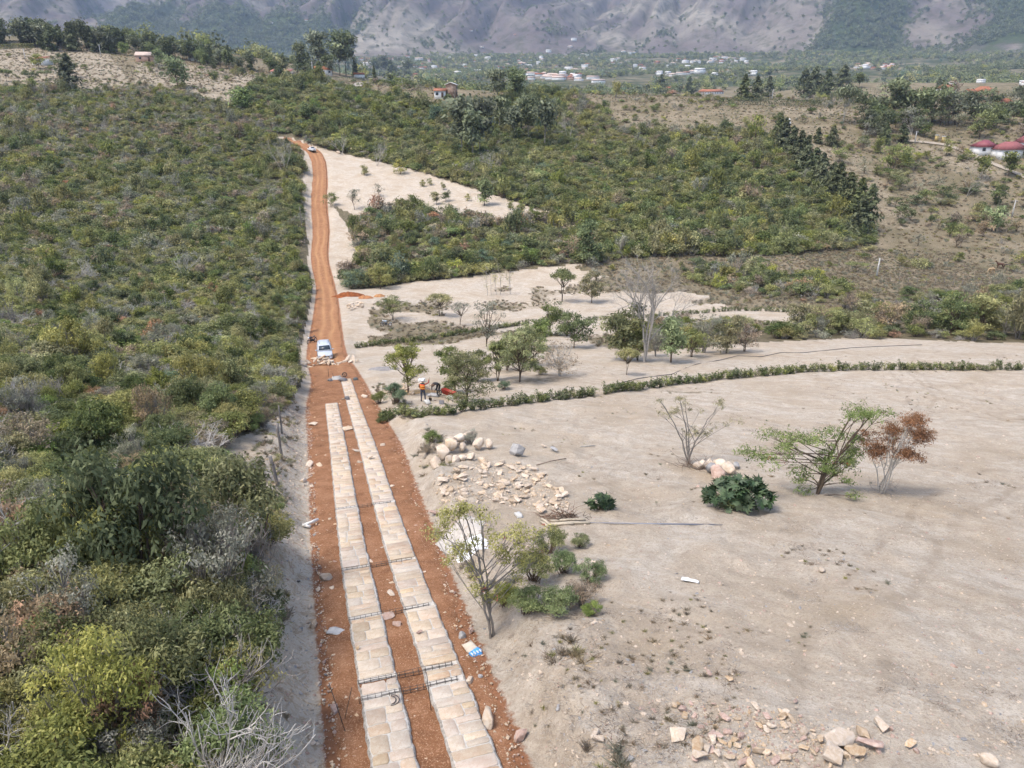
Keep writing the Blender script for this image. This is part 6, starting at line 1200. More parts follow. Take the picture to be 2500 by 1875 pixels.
def motorbike(p, hd, body, label):
    o = obj('motorbike', None, None, p, (0, .12, hd))
    for y in (-.62, .62):
        t = MB(); a = np.linspace(0, 2*math.pi+.5, 22); t.tube([[0, y+.27*math.cos(k), .30+.27*math.sin(k)] for k in a], .05, 6, False); w = t.build('wheel', RUB, o, True); h = MB(); h.tube([[-.06, y, .3], [.06, y, .3]], .06, 8)
        for k in range(6): h.tube([[0, y, .3], [0, y+.26*math.cos(k*1.047), .3+.26*math.sin(k*1.047)]], .008, 4)
        h.build('rim', CHR, w)
    m = MB(); m.ell((0, .12, .80), (.14, .28, .13)); m.build('tank', body, o, True); m = MB(); m.loft([sec(-.62, .10, .82, .90, 8, .6), sec(-.3, .15, .74, .84, 8, .6), sec(-.02, .12, .74, .84, 8, .6)]); m.build('seat', BLK, o)
    m = MB(); m.box((0, .02, .45), (.24, .42, .34)); m.tube([[0, .45, .85], [0, 0, .3], [0, -.62, .3]], .03, 6); m.build('engine', BLK, o)
    m = MB(); m.tube([[.07, .62, .3], [.07, .42, .95]], .025, 6); m.tube([[-.07, .62, .3], [-.07, .42, .95]], .025, 6); m.build('fork', CHR, o); m = MB(); m.tube([[-.36, .28, 1.03], [-.18, .40, 1.0], [.18, .40, 1.0], [.36, .28, 1.03]], .018, 6); m.build('handlebar', BLK, o)
    m = MB(); m.ell((0, .52, .88), (.10, .08, .11)); m.build('headlight', LAMP, o); m = MB(); m.tube([[.14, .1, .3], [.16, -.3, .28], [.18, -.75, .36]], .045, 7); m.build('exhaust', CHR, o)
    for sx in (-1, 1): m = MB(); m.ell((sx*.34, .36, 1.14), (.06, .015, .045)); m.tube([[sx*.3, .33, 1.02], [sx*.34, .36, 1.12]], .008, 4); m.build('mirror', BLK, o)
    m = MB(); m.box((0, .64, .60), (.12, .30, .02)); m.box((0, -.68, .66), (.14, .34, .03)); m.build('mudguard', body, o); return tag(o, label, 'motorbike')
motorbike(G(763, 838), 2.6, BLK, 'dark motorbike parked at the left edge of the red road'); motorbike(G(943, 797), 1.4, paint('bike_blue', (.35, .42, .5, 1)), 'light motorbike parked under the round-crowned tree')
# ------------------------------------------------------------------ people
SKIN = plain('skin', (.33, .19, .12, 1), .7); JEANS = plain('jeans', (.055, .065, .09, 1), .9); DARKC = plain('dark_cloth', (.025, .025, .028, 1), .9); BOOT = plain('boot', (.05, .04, .03, 1), .8); REDC = plain('red_sleeve', (.28, .05, .04, 1), .9); HELM = paint('helmet_white', (.8, .8, .78, 1), .4); BROWNH = plain('brown_hat', (.12, .075, .05, 1), .9)
def hand(vs, es, rs, w, dirn, side, i0):
    """palm and five short fingers"""
    d = np.array(dirn)/np.linalg.norm(dirn); s = np.array(side)/np.linalg.norm(side); u = np.cross(d, s); k = len(vs); palm = np.array(w)+d*.07; vs.append(palm); rs.append(.026); es.append((i0, k))
    for j, (off, L) in enumerate(((-.033, .055), (-.011, .068), (.012, .064), (.033, .052))):
        a = len(vs); vs.append(palm+s*off+d*.035); rs.append(.0095); es.append((k, a)); vs.append(palm+s*off+d*(.035+L*.6)+u*.012); rs.append(.009); es.append((a, a+1)); vs.append(palm+s*off*.9+d*(.035+L*.8)+u*.04); rs.append(.0075); es.append((a+1, a+2))
    a = len(vs); vs.append(np.array(w)+d*.03-s*.045+u*.01); rs.append(.011); es.append((k, a)); vs.append(np.array(w)+d*.07-s*.06+u*.03); rs.append(.009); es.append((a, a+1))
def person(p, hd, J, label, zones_, scale=1.0):
    """J: joint dict; limbs grow as one skin"""
    vs = []; rs = []; es = []; ix = {}
    def V(n, co, r): ix[n] = len(vs); vs.append(np.array(co, float)); rs.append(r)
    for n, (co, r) in J['v'].items(): V(n, co, r)
    for a, b in J['e']: es.append((ix[a], ix[b]))
    for sd in ('L', 'R'):
        w = vs[ix['wr'+sd]]; e = vs[ix['el'+sd]]; hand(vs, es, rs, w, w-e, (1 if sd == 'R' else -1, .2, .1), ix['wr'+sd])
    me = bpy.data.meshes.new('body'); me.from_pydata([tuple(v) for v in vs], es, []); o = bpy.data.objects.new('person', me); COL.objects.link(o)
    md = o.modifiers.new('skin', 'SKIN'); md.use_smooth_shade = True
    for i, r in enumerate(rs): me.skin_vertices[0].data[i].radius = (r, r)
    me.skin_vertices[0].data[ix['pelvis']].use_root = True
    sb = o.modifiers.new('sub', 'SUBSURF'); sb.levels = 1; sb.render_levels = 1
    dg = bpy.context.evaluated_depsgraph_get(); m2 = bpy.data.meshes.new_from_object(o.evaluated_get(dg)); bpy.data.objects.remove(o)
    mats = [SKIN, JEANS, DARKC, BOOT, REDC]; m2.materials.clear()
    for m in mats: m2.materials.append(m)
    n = len(m2.polygons); c = np.empty(n*3); m2.polygons.foreach_get('center', c); c = c.reshape(-1, 3)
    segs = [(a, b) for a, b in es]; A = np.array([vs[a] for a, b in segs]); B = np.array([vs[b] for a, b in segs]); d = B-A; t = np.clip(((c[:, None]-A)*d).sum(-1)/np.maximum((d*d).sum(-1), 1e-9), 0, 1); q = A+t[..., None]*d; near = ((c[:, None]-q)**2).sum(-1).argmin(1)
    names = {v: k for k, v in ix.items()}; mi = np.zeros(n, int)
    for f in range(n):
        a, b = segs[near[f]]; nm = names.get(b, 'hand'); mi[f] = zones_.get(nm, 0)
    m2.polygons.foreach_set('material_index', mi.astype(np.int32)); m2.polygons.foreach_set('use_smooth', np.ones(n, bool))
    root = obj('person', None, None, p, hd, scale); obj('body', m2, root); return tag(root, label, 'person')
def face(root, h, fw, hat=None, hatmat=None, hair=True):
    h = np.array(h); fw = np.array(fw)/np.linalg.norm(fw); sd = np.cross(fw, [0, 0, 1.]); sd /= np.linalg.norm(sd)
    for s in (-1, 1): m = MB(); m.ell(h+fw*.092+sd*.034*s+[0, 0, .01], (.013, .013, .01), 6, 5); m.build('eye', BLK, root); m = MB(); m.ell(h+sd*.088*s, (.018, .03, .035), 6, 5); m.build('ear', SKIN, root)
    m = MB(); m.ell(h+fw*.108+[0, 0, -.02], (.015, .02, .025), 6, 5); m.build('nose', SKIN, root); m = MB(); m.ell(h+fw*.096+[0, 0, -.065], (.025, .02, .008), 6, 5); m.build('mouth', REDC, root)
    if hair: m = MB(); m.ell(h-fw*.02+[0, 0, .03], (.098, .105, .10), 10, 7); m.build('hair', BLK, root, True)
    if hat == 'helmet': m = MB(); m.ell(h+[0, 0, .065], (.125, .145, .095), 12, 8); m.ell(h+fw*.09+[0, 0, .045], (.11, .09, .014), 10, 5); m.build('helmet', hatmat, root, True)
    elif hat: m = MB(); m.ell(h+np.array([0, 0, .07]), (.11, .12, .08), 10, 7); m.ell(h+[0, 0, .045], (.19, .2, .015), 14, 5); m.build('hat', hatmat, root, True)
E = [('pelvis', 'spine'), ('spine', 'chest'), ('chest', 'neck'), ('neck', 'head'), ('head', 'crown'), ('chest', 'shL'), ('shL', 'elL'), ('elL', 'wrL'), ('chest', 'shR'), ('shR', 'elR'), ('elR', 'wrR'), ('pelvis', 'hiL'), ('hiL', 'knL'), ('knL', 'anL'), ('anL', 'toL'), ('pelvis', 'hiR'), ('hiR', 'knR'), ('knR', 'anR'), ('anR', 'toR')]
ZN = dict(spine=2, chest=2, neck=2, head=0, crown=0, shL=2, elL=2, wrL=0, shR=2, elR=4, wrR=4, hiL=1, knL=1, anL=1, toL=3, hiR=1, knR=1, anR=1, toR=3, pelvis=1)
W1 = dict(v={'pelvis': ((0, 0, .93), .125), 'spine': ((0, 0, 1.13), .125), 'chest': ((0, .02, 1.36), .145), 'neck': ((0, .05, 1.50), .055), 'head': ((0, .08, 1.60), .085), 'crown': ((0, .085, 1.68), .075), 'shL': ((-.20, .03, 1.42), .062), 'elL': ((-.27, .02, 1.15), .047), 'wrL': ((-.20, .20, .97), .032), 'shR': ((.20, .03, 1.43), .062), 'elR': ((.42, .18, 1.50), .046), 'wrR': ((.36, .40, 1.62), .032), 'hiL': ((-.10, 0, .88), .095), 'knL': ((-.12, .03, .48), .066), 'anL': ((-.13, -.02, .09), .042), 'toL': ((-.14, .15, .04), .04), 'hiR': ((.10, 0, .88), .095), 'knR': ((.14, .10, .49), .066), 'anR': ((.15, .06, .09), .042), 'toR': ((.17, .22, .04), .04)}, e=E)
p = G(1033, 981); w1 = person(p, -.25, W1, 'worker in an orange vest and white helmet gripping an upright pole', ZN); face(w1, (0, .085, 1.62), (0, 1, -.1), 'helmet', HELM)
m = MB(); m.loft([sec(0, .19, -.01, .01, 10, .7)[:, [0, 2, 1]]*np.array([1, 13, 1])+np.array([0, .005, z]) for z in (1.05, 1.25, 1.42)]); m.build('safety_vest', ORG, w1, True)
m = MB()
for z in (1.12, 1.27): m.loft([sec(0, .195, -.0105, .0105, 10, .7)[:, [0, 2, 1]]*np.array([1, 13, 1])+np.array([0, .005, zz]) for zz in (z, z+.035)])
m.build('vest_stripe', YEL, w1)
W2 = dict(v={'pelvis': ((0, -.12, .88), .125), 'spine': ((0, .06, 1.02), .125), 'chest': ((0, .30, 1.10), .145), 'neck': ((0, .44, 1.06), .055), 'head': ((0, .53, 1.0), .085), 'crown': ((0, .60, .96), .075), 'shL': ((-.20, .33, 1.08), .062), 'elL': ((-.24, .42, .80), .047), 'wrL': ((-.14, .52, .58), .032), 'shR': ((.20, .33, 1.08), .062), 'elR': ((.24, .44, .80), .047), 'wrR': ((.14, .54, .58), .032), 'hiL': ((-.10, -.1, .84), .095), 'knL': ((-.14, .06, .47), .066), 'anL': ((-.15, -.05, .09), .042), 'toL': ((-.16, .12, .04), .04), 'hiR': ((.10, -.1, .84), .095), 'knR': ((.14, .02, .47), .066), 'anR': ((.15, -.15, .09), .042), 'toR': ((.17, .02, .04), .04)}, e=E)
Z2 = dict(ZN); Z2.update(elR=2, wrR=2, wrL=2, hiL=2, hiR=2, knL=2, knR=2, anL=2, anR=2, pelvis=2)
p = G(1070, 966); w2 = person(p, 2.5, W2, 'worker in dark clothes bending over beside the red wheelbarrow', Z2); face(w2, (0, .56, .985), (0, .6, -.8), 'hat', BROWNH)
WOOD = plain('weathered_wood', (.36, .29, .21, 1), .9, .1, sc=12); WOODG = plain('grey_wood', (.20, .185, .17, 1), .95, .1, sc=12)
p = G(1040, 978); m = MB(); q = np.array(w1.location); r = Matrix.Rotation(-.25, 3, 'Z'); hv = r@Vector((.39, .46, 0))
m.tube([[0, 0, -.05], [.01, .01, 1.85]], .018, 7); o = m.build('shovel', WOOD, None, False, (q[0]+hv.x, q[1]+hv.y, q[2])); m = MB(); m.loft([sec(0, .12, -.01, .01, 8, .6)[:, [0, 1, 2]]+np.array([0, 0, -.02]), sec(.0, .11, .2, .22, 8, .6)]); m.build('blade', STEEL, o); tag(o, 'long-handled shovel held upright by the worker', 'shovel')
def wheelbarrow(p, hd, mat, label, tilt=(0, 0)):
    o = obj('wheelbarrow', None, None, p, (tilt[0], tilt[1], hd)); m = MB()
    a = np.array([[-.32, -.42, .30], [.32, -.42, .30], [.26, .30, .30], [-.26, .30, .30]]); b = np.array([[-.42, -.55, .62], [.42, -.55, .62], [.36, .50, .62], [-.36, .50, .62]]); m.add(np.vstack([a, b]), [[3, 2, 1, 0], [0, 1, 5, 4], [1, 2, 6, 5], [2, 3, 7, 6], [3, 0, 4, 7]]); m.add(np.vstack([a*.97+[0, 0, .02], b*.97+[0, 0, .005]]), [[0, 1, 2, 3], [4, 5, 1, 0], [5, 6, 2, 1], [6, 7, 3, 2], [7, 4, 0, 3]]); m.build('tray', mat, o)
    for s in (-1, 1): m = MB(); m.tube([[s*.10, .68, .2], [s*.22, .2, .27], [s*.27, -.5, .42], [s*.29, -1.15, .58]], .018, 6); m.build('handle', WOOD, o); m = MB(); m.tube([[s*.25, -.3, .36], [s*.27, -.4, 0.0]], .016, 6); m.build('leg', STEEL, o)
    m = MB(); m.tube([[0, .68+.2*math.cos(k), .2+.2*math.sin(k)] for k in np.linspace(0, 2*math.pi+.5, 20)], .045, 6, False); w = m.build('wheel', RUB, o, True); m = MB(); m.tube([[-.11, .68, .2], [.11, .68, .2]], .05, 8); m.build('hub', STEEL, w); return tag(o, label, 'wheelbarrow')
wheelbarrow(G(1090, 972), 1.2, REDP, 'red wheelbarrow under the bushy tree next to the workers', (.2, .25)); wheelbarrow(G(824, 927)+Vector((0, 0, .62)), 1.9, plain('barrow_grey', (.35, .34, .32, 1)), 'overturned grey wheelbarrow at the end of the right track', (math.pi, .1))
# ------------------------------------------------------------------ bags, buckets, tools and litter
BAGP = plain('paper_bag', (.52, .45, .36, 1), .9); BAGW = plain('white_sack', (.46, .45, .42, 1), .8); BAGB = plain('bag_blue', (.08, .30, .62, 1), .6); DGREY = plain('dark_bag', (.14, .135, .14, 1), .7); PLW = plain('white_plastic', (.72, .72, .70, 1), .5)
def bag(px, py, w, L, h, rz, mat, label, blue=False, cat='bag'):
    p = G(px, py); s, l = road_sd(np.array([p.x]), np.array([p.y])); p.z = p.z+.04
    if abs(abs(l[0])-TC) < TW/2 and s[0] < S_R: p.z = track_z(s[0])+.02
    g = np.random.default_rng(int(px)); m = MB(); secs = []
    for i, t in enumerate(np.linspace(-1, 1, 7)):
        f = (1-abs(t)**4*.75); q = sec(t*L/2, w/2*(.8+.2*f), 0, h*f, 10, .6); q = q+g.normal(0, .012, q.shape); q[:, 2] = np.maximum(q[:, 2], 0); secs.append(q)
    m.loft(secs); o = m.build('sack', mat, None, True, p, rz)
    if blue:
        m = MB(); m.loft([q*np.array([1.03, 1, 1.06])+[0, 0, .003] for q in secs[:3]]); b = m.build('blue_panel', BAGB, o, True); m = MB()
        for i in range(4): m.box((-.13+.085*i, -L*.36, h*.93), (.03, .12, .006)); m.box((-.11+.085*i, -L*.36, h*.93), (.04, .025, .006))
        m.build('white_lettering', PLW, o)
    return tag(o, label, cat)
bag(1152, 1590, .32, .62, .10, .6, BAGP, 'empty cement bag with a blue printed panel at the bank foot', True); bag(820, 1547, .30, .52, .08, 1.3, plain('torn_grey_bag', (.38, .37, .36, 1)), 'crumpled grey plastic bag left of the tracks')
bag(838, 934, .5, .75, .28, 1.2, DGREY, 'dark bag lying on the far end of the right track'); bag(868, 930, .4, .4, .3, .3, plain('dark_bucket', (.07, .08, .08, 1)), 'dark bundle right of the track end'); bag(806, 932, .35, .45, .25, .8, DGREY, 'grey bundle left of the track end')
bag(1043, 985, .4, .6, .25, .5, BAGW, 'pale sack in front of the workers'); bag(1058, 968, .5, .9, .2, 1.3, plain('grey_tarp', (.34, .33, .32, 1)), 'grey sheet of mortar beside the workers'); bag(1078, 985, .35, .5, .2, .2, DGREY, 'dark sack in front of the wheelbarrow'); bag(1100, 975, .4, .6, .25, .9, BAGW, 'grey-white sack below the bushy tree'); bag(848, 980, .30, .5, .25, .6, DGREY, 'small dark bag at the edge of the right track'); bag(1265, 1262, .25, .4, .1, .4, BAGW, 'white crumpled bag at the rubble edge'); bag(1685, 1420, .16, .5, .04, 1.2, PLW, 'white plastic scrap on the open clearing')
def cyl(name, px, py, r, h, mat, label, cat, lid=None):
    p = G(px, py); m = MB(); m.tube([[0, 0, 0], [0, 0, h*.5], [0, 0, h]], [r*.88, r*.95, r], 14); o = m.build(name, mat, None, False, p); m = MB(); m.tube([[r*math.cos(a), r*math.sin(a), h] for a in np.linspace(0, 6.283, 15)], .012, 5, False); m.build('rim', mat, o); m = MB(); m.tube([[r*math.cos(a), 0, h+r*.7*math.sin(a)-.02] for a in np.linspace(0, 3.14, 9)], .006, 4, False); m.build('handle', STEEL, o); return tag(o, label, cat)
cyl('bucket', 1026, 934, .17, .34, PLW, 'left white bucket behind the workers', 'bucket'); cyl('bucket', 1034, 933, .17, .34, PLW, 'right white bucket behind the workers', 'bucket')
def rod(name, pts, r, mat, label, cat, k=6):
    P = [np.array(q) for q in pts]; o0 = P[0]; m = MB(); m.tube([q-o0 for q in P], r, k); return tag(m.build(name, mat, None, False, tuple(o0)), label, cat)
a = G(741, 1288); b = G(777, 1276); PVC = plain('pvc_white', (.72, .70, .64, 1), .5)
rod('pipe', [a+Vector((0, 0, .1)), b+Vector((0, 0, .16))], .06, PVC, 'longer white plastic pipe on the left bank', 'pipe', 10); rod('pipe', [G(738, 1285)+Vector((0, 0, .07)), G(758, 1290)+Vector((0, 0, .07))], .06, PVC, 'shorter white plastic pipe on the left bank', 'pipe', 10)
a = G(835, 979); b = G(850, 976); rod('wooden_board', [a+Vector((0, 0, .16)), G(858, 974)+Vector((0, 0, .2))], .05, WOOD, 'wooden board lying from the left track end to the right track', 'board', 4)
a = G(803, 922); rod('iron_bar', [a, a+Vector((0, 0, .9))], .02, STEEL, 'upright iron bar stuck in the road before the slab heap', 'bar')
for i, (x, y, h, lean, lb) in enumerate(((846,1790,1.35,(-.3, .1),'taller leaning rebar stake left of the tracks'),(838,1760,.9,(.25, .1),'shorter leaning rebar stake left of the tracks'),(1054,1740,1.15,(-.08, .05),'thin rebar stake at the right track'))):
    a = G(x, y); rod('rebar_stake', [a-Vector((0, 0, .1)), a+Vector((lean[0], lean[1], h))], .009, STEEL, lb, 'rebar')
sA = s_at(1718, -TC); x, y = sl(np.array([sA]), np.array([-TC+.22])); rod('bent_rod', [Vector((x[0]+.17*math.cos(t), y[0]+.17*math.sin(t), track_z(sA)+.045)) for t in np.linspace(-1.6, 1.9, 12)], .011, STEEL, 'curved piece of rebar lying on the left track', 'rebar'); rod('bent_rod', [Vector((x[0]+.13*math.cos(t)-.04, y[0]+.13*math.sin(t), track_z(sA)+.045)) for t in np.linspace(-1.3, 1.6, 10)], .011, STEEL, 'smaller curved piece of rebar inside the larger one', 'rebar')
# bundle of reinforcing rods and logs
for i in range(6):
    a = G(1440+gt.uniform(-6, 6), 1277+i*.3); b = G(1600, 1278+i*.4); c = G(1750+gt.uniform(-60, 15), 1281+i*.6); rod('rebar_rod', [a+Vector((0, 0, .02+.004*i)), b+Vector((0, 0, .02)), c+Vector((0, 0, .02))], .006, plain('rod_steel_%d' % i, (.24, .25, .28, 1), .6, .3, .4), 'long steel rod in the bundle lying right of the logs', 'rebar')
    bpy.context.scene.objects  # keep order stable
for o in [q for q in COL.objects if q.name.startswith('rebar_rod')]: o['group'] = 'rods of the steel bundle'
for i, (x0, y0, x1, y1, r, lb) in enumerate(((1322,1270,1345,1288,.075,'short log pointing at the viewer at the left of the log stack'),(1338,1283,1440,1279,.07,'front log of the stack by the steel rods'),(1345,1286,1400,1282,.065,'short front log of the stack'),(1345,1276,1430,1272,.06,'back log of the stack'),(1320,1276,1340,1292,.06,'crosswise log at the left of the stack'))):
    a = G(x0, y0); b = G(x1, y1); o = rod('log', [a+Vector((0, 0, .06)), (a+b)/2+Vector((0, .02, .08)), b+Vector((0, 0, .06))], r*.72, plain('log_bark_%d' % i, (.42, .36, .27, 1), .9), lb, 'log', 9)
def twig_heap(px, py, n, L, mat, label, seed):
    g = np.random.default_rng(seed); p = G(px, py); paths = []
    for i in range(n): pts, _ = wiggle(g.normal(0, .22, 3)*[1.6, .5, .25]+[0, 0, .12], (g.normal(0, 1), g.normal(0, .6), g.normal(.15, .2)), L*g.uniform(.4, 1), 5, g, .25); pts[:, 2] = np.maximum(pts[:, 2], .01); paths.append((pts, np.linspace(.012, .004, 6)))
    v, q = poly_tubes(paths, 4); tag(obj('branch_heap', mesh_np('branch_heap', v, q, mats=[mat]), None, p), label, 'branches')
twig_heap(1368, 1266, 60, .8, plain('rust_twigs', (.16, .085, .05, 1)), 'heap of rust-brown branches above the logs', 3); twig_heap(1400, 1270, 30, .6, BARKD, 'dark twigs heaped at the end of the logs', 4); twig_heap(1690, 1142, 40, 1.3, TWIGB, 'cut twigs around the foot of the forked tree', 5); twig_heap(2160, 1205, 30, 1.2, TWIG, 'cut twigs around the foot of the rust-leaved tree', 6)
rod('fallen_branch', [G(1310, 1137)+Vector((0, 0, .04)), G(1345, 1130)+Vector((0, 0, .1)), G(1382, 1121)+Vector((0, 0, .05))], .02, TWIGB, 'thin fallen branch right of the rubble', 'branch'); rod('stick', [G(1417, 1091)+Vector((0, 0, .03)), G(1452, 1088)+Vector((0, 0, .03))], .025, TWIGP, 'short pale stick on the clearing', 'stick')
rod('hose', [G(x, y)+Vector((0, 0, .05)) for x, y in ((1480,945),(1560,925),(1640,915),(1700,890),(1760,880),(1800,870),(1860,872),(1905,862),(1960,862),(2020,856),(2080,850),(2150,847),(2250,843))], .03, plain('hose_black', (.06, .06, .06, 1)), 'long dark hose winding over the upper clearing', 'hose')
# white lime spill
def mound(name, px, py, rx, ry, h, mat, label, cat, seed, n=36):
    p = G(px, py); a = np.linspace(0, 2*math.pi, n, endpoint=False); V = []; rings = 9
    for k in range(rings+1):
        t = k/rings; rr = 1+.35*fbm(np.cos(a)*1.6+seed, np.sin(a)*1.6, seed, 3); x = p.x+rx*t*rr*np.cos(a); y = p.y+ry*t*rr*np.sin(a); zz = Z(x, y)+h*(1-t*t)*(1+.35*fbm(x*2.5, y*2.5, seed+2, 3))-.05*(k == rings)+.03; V.append(np.stack([x, y, zz], 1))
    V = np.vstack(V); q = [[k*n+j, (k+1)*n+j, (k+1)*n+(j+1) % n, k*n+(j+1) % n] for k in range(rings) for j in range(n)]; return tag(obj(name, mesh_np(name, V-np.array(p), q, mats=[mat], smooth=True), None, p), label, cat)
mound('lime_spill', 1155, 1325, .62, .85, .02, plain('lime_white', (.80, .79, .76, 1), .95, .1, var=.08), 'bright white lime spill behind the feathery tree', 'lime spill', 3); mound('lime_spill', 1125, 1310, 1.0, 1.0, .004, plain('lime_grey', (.45, .41, .36, 1), .95, .1), 'greyish dusty stain around the white lime spill', 'lime spill', 5)
RS = plain('red_soil_dark', (.22, .075, .03, 1), 1, .05, var=.3, sc=2.5); mound('soil_heap', 850, 722, 3.0, 1.5, .7, RS, 'dark red soil heap at the road bend', 'soil heap', 7); mound('soil_heap', 893, 728, 1.6, .9, .5, plain('red_soil_light', (.34, .16, .075, 1), 1, .05, var=.2, sc=2.5), 'orange soil heap right of the dark red one', 'soil heap', 9); mound('soil_heap', 926, 724, 1.0, .8, .45, plain('ochre_soil', (.36, .19, .09, 1), 1, .05, var=.2, sc=2.5), 'smallest orange soil heap under the bush', 'soil heap', 11)
mound('gravel_heap', 938, 902, 1.6, .8, .25, plain('grey_gravel', (.24, .225, .215, 1), .95, .1, var=.3, sc=14), 'low dark grey gravel heap near the mossy tree', 'gravel heap', 13); mound('sand_heap', 1020, 958, 1.8, .8, .2, plain('ochre_sand', (.50, .33, .17, 1), .95, .1, var=.2), 'ochre sand patch behind the worker', 'sand heap', 15)
# ------------------------------------------------------------------ fence posts and poles
def post(px, py, top, r, mat, label, lean=0):
    p = G(px, py); h = hgt(p, top); g = np.random.default_rng(int(px+py)); m = MB(); z = np.linspace(-.2, h, 7); m.tube(np.stack([lean*z+g.normal(0, .01, 7), g.normal(0, .01, 7), z], 1), np.linspace(r*1.1, r*.9, 7)+g.normal(0, .004, 7), 8); o = m.build('fence_post', mat, None, False, p)
    for k in (.45, .75): w = MB(); w.tube([[r*1.08*math.cos(a)+lean*h*k, r*1.08*math.sin(a), h*k] for a in np.linspace(0, 6.283, 12)], .006, 4, False); w.build('wire_loop', STEEL, o)
    return tag(o, label, 'fence post')
post(689, 1060, 990, .05, WOODG, 'thin tall fence post furthest up the left bank'); post(687, 1112, 1034, .07, WOODG, 'middle grey fence post on the left bank'); post(680, 1190, 1114, .085, WOODG, 'thick leaning fence post nearest the bare patch', -.12); post(624, 1640, 1535, .055, WOODG, 'thin fence post half hidden by the leafless bush', -.05); post(604, 1830, 1735, .07, WOODG, 'fence post hidden in the brush at the lower left')
post(738, 568, 505, .10, WOODG, 'tall fence post beside the grey strip along the road')
def pole(px, py, top, label, mat=None):
    p = G(px, py); h = hgt(p, top); m = MB(); m.tube([[0, 0, -.3], [0, 0, h*.5], [0, 0, h]], [.19, .16, .12], 8); o = m.build('utility_pole', mat or CONCP, None, False, p); m = MB(); m.box((0, 0, h-.5), (1.5, .1, .12)); c = m.build('crossarm', WOODG, o)
    for s in (-.6, 0, .6): m = MB(); m.tube([[s, 0, h-.44], [s, 0, h-.22]], .05, 6); m.build('insulator', CHR, c)
    return tag(o, label, 'pole')
CONCP = plain('pole_concrete', (.46, .45, .43, 1), .9)
for q in ((62,145,118,'concrete pole at the left ridge hedge'),(247,140,108,'concrete pole near the ridge wood'),(98,104,88,'short pole at the ridge wood edge'),(560,170,137,'pole left of the reddish house'),(925,196,170,'pole by the ridge driveway'),(1130,208,188,'pole behind the unfinished house'),(1486,230,202,'concrete pole on the brown ridge'),(2233,350,320,'leaning pole beside the lane'),(2470,530,488,'pole at the right picture edge'),(2140,676,630,'slim pole on the brown flat'),(2463,285,272,'pole by the red-roofed villas'),(1885,243,218,'pole in front of the dark ridge conifers'),(620,158,140,'slim pole on the skyline'),(765,195,150,'pole left of the tall skyline eucalypts')): pole(*q)
# posts of the wire fence on the brown flat
for i in range(14): x = 2150+i*22; p = G(x, 690+i*1.0); rod('fence_stake', [p, p+Vector((0, 0, 1.25))], .05, WOODG, 'grey stake of the wire fence across the brown flat', 'fence post')
for o in [q for q in COL.objects if q.name.startswith('fence_stake')]: o['group'] = 'stakes of the wire fence'
# ------------------------------------------------------------------ horses
def horse(p, hd, col, label, graze=True):
    J = [((0, -.55, 1.18), .27), ((0, 0, 1.12), .28), ((0, .5, 1.16), .25), ((0, .85, 1.25 if graze else 1.5), .15), ((0, 1.1, .85 if graze else 1.78), .11), ((0, 1.25, .45 if graze else 1.72), .09), ((0, 1.35, .2 if graze else 1.6), .06), ((0, -.85, 1.15), .08), ((0, -.98, .6), .05)]; E2 = [(0, 1), (1, 2), (2, 3), (3, 4), (4, 5), (5, 6), (0, 7), (7, 8)]
    for s in (-1, 1):
        k = len(J); J += [((s*.16, .48, .85), .11), ((s*.16, .5, .5), .06), ((s*.16, .46, .08), .05)]; E2 += [(2, k), (k, k+1), (k+1, k+2)]; k = len(J); J += [((s*.17, -.5, .88), .15), ((s*.17, -.68, .52), .07), ((s*.17, -.6, .08), .05)]; E2 += [(0, k), (k, k+1), (k+1, k+2)]; k = len(J); J += [((s*.06, 1.14, .93 if graze else 1.93), .025)]; E2 += [(4, k)]
    me = bpy.data.meshes.new('body'); me.from_pydata([q[0] for q in J], E2, []); o = bpy.data.objects.new('tmp', me); COL.objects.link(o); md = o.modifiers.new('s', 'SKIN')
    for i, q in enumerate(J): me.skin_vertices[0].data[i].radius = (q[1], q[1])
    sb = o.modifiers.new('u', 'SUBSURF'); sb.render_levels = 1; sb.levels = 1; m2 = bpy.data.meshes.new_from_object(o.evaluated_get(bpy.context.evaluated_depsgraph_get())); bpy.data.objects.remove(o); m2.materials.clear(); m2.materials.append(plain('horse_coat_%d' % int(p.x), col, .7)); m2.polygons.foreach_set('use_smooth', np.ones(len(m2.polygons), bool)); return tag(obj('horse', m2, None, p, hd), label, 'horse')
horse(G(2440, 656), 1.45, (.10, .045, .025, 1), 'reddish brown horse standing on the dry slope', False); horse(G(2461, 660), .3, (.04, .025, .02, 1), 'dark horse beside the reddish brown one'); horse(G(2420, 668), 1.9, (.42, .29, .16, 1), 'pale sandy horse grazing below the brown one')
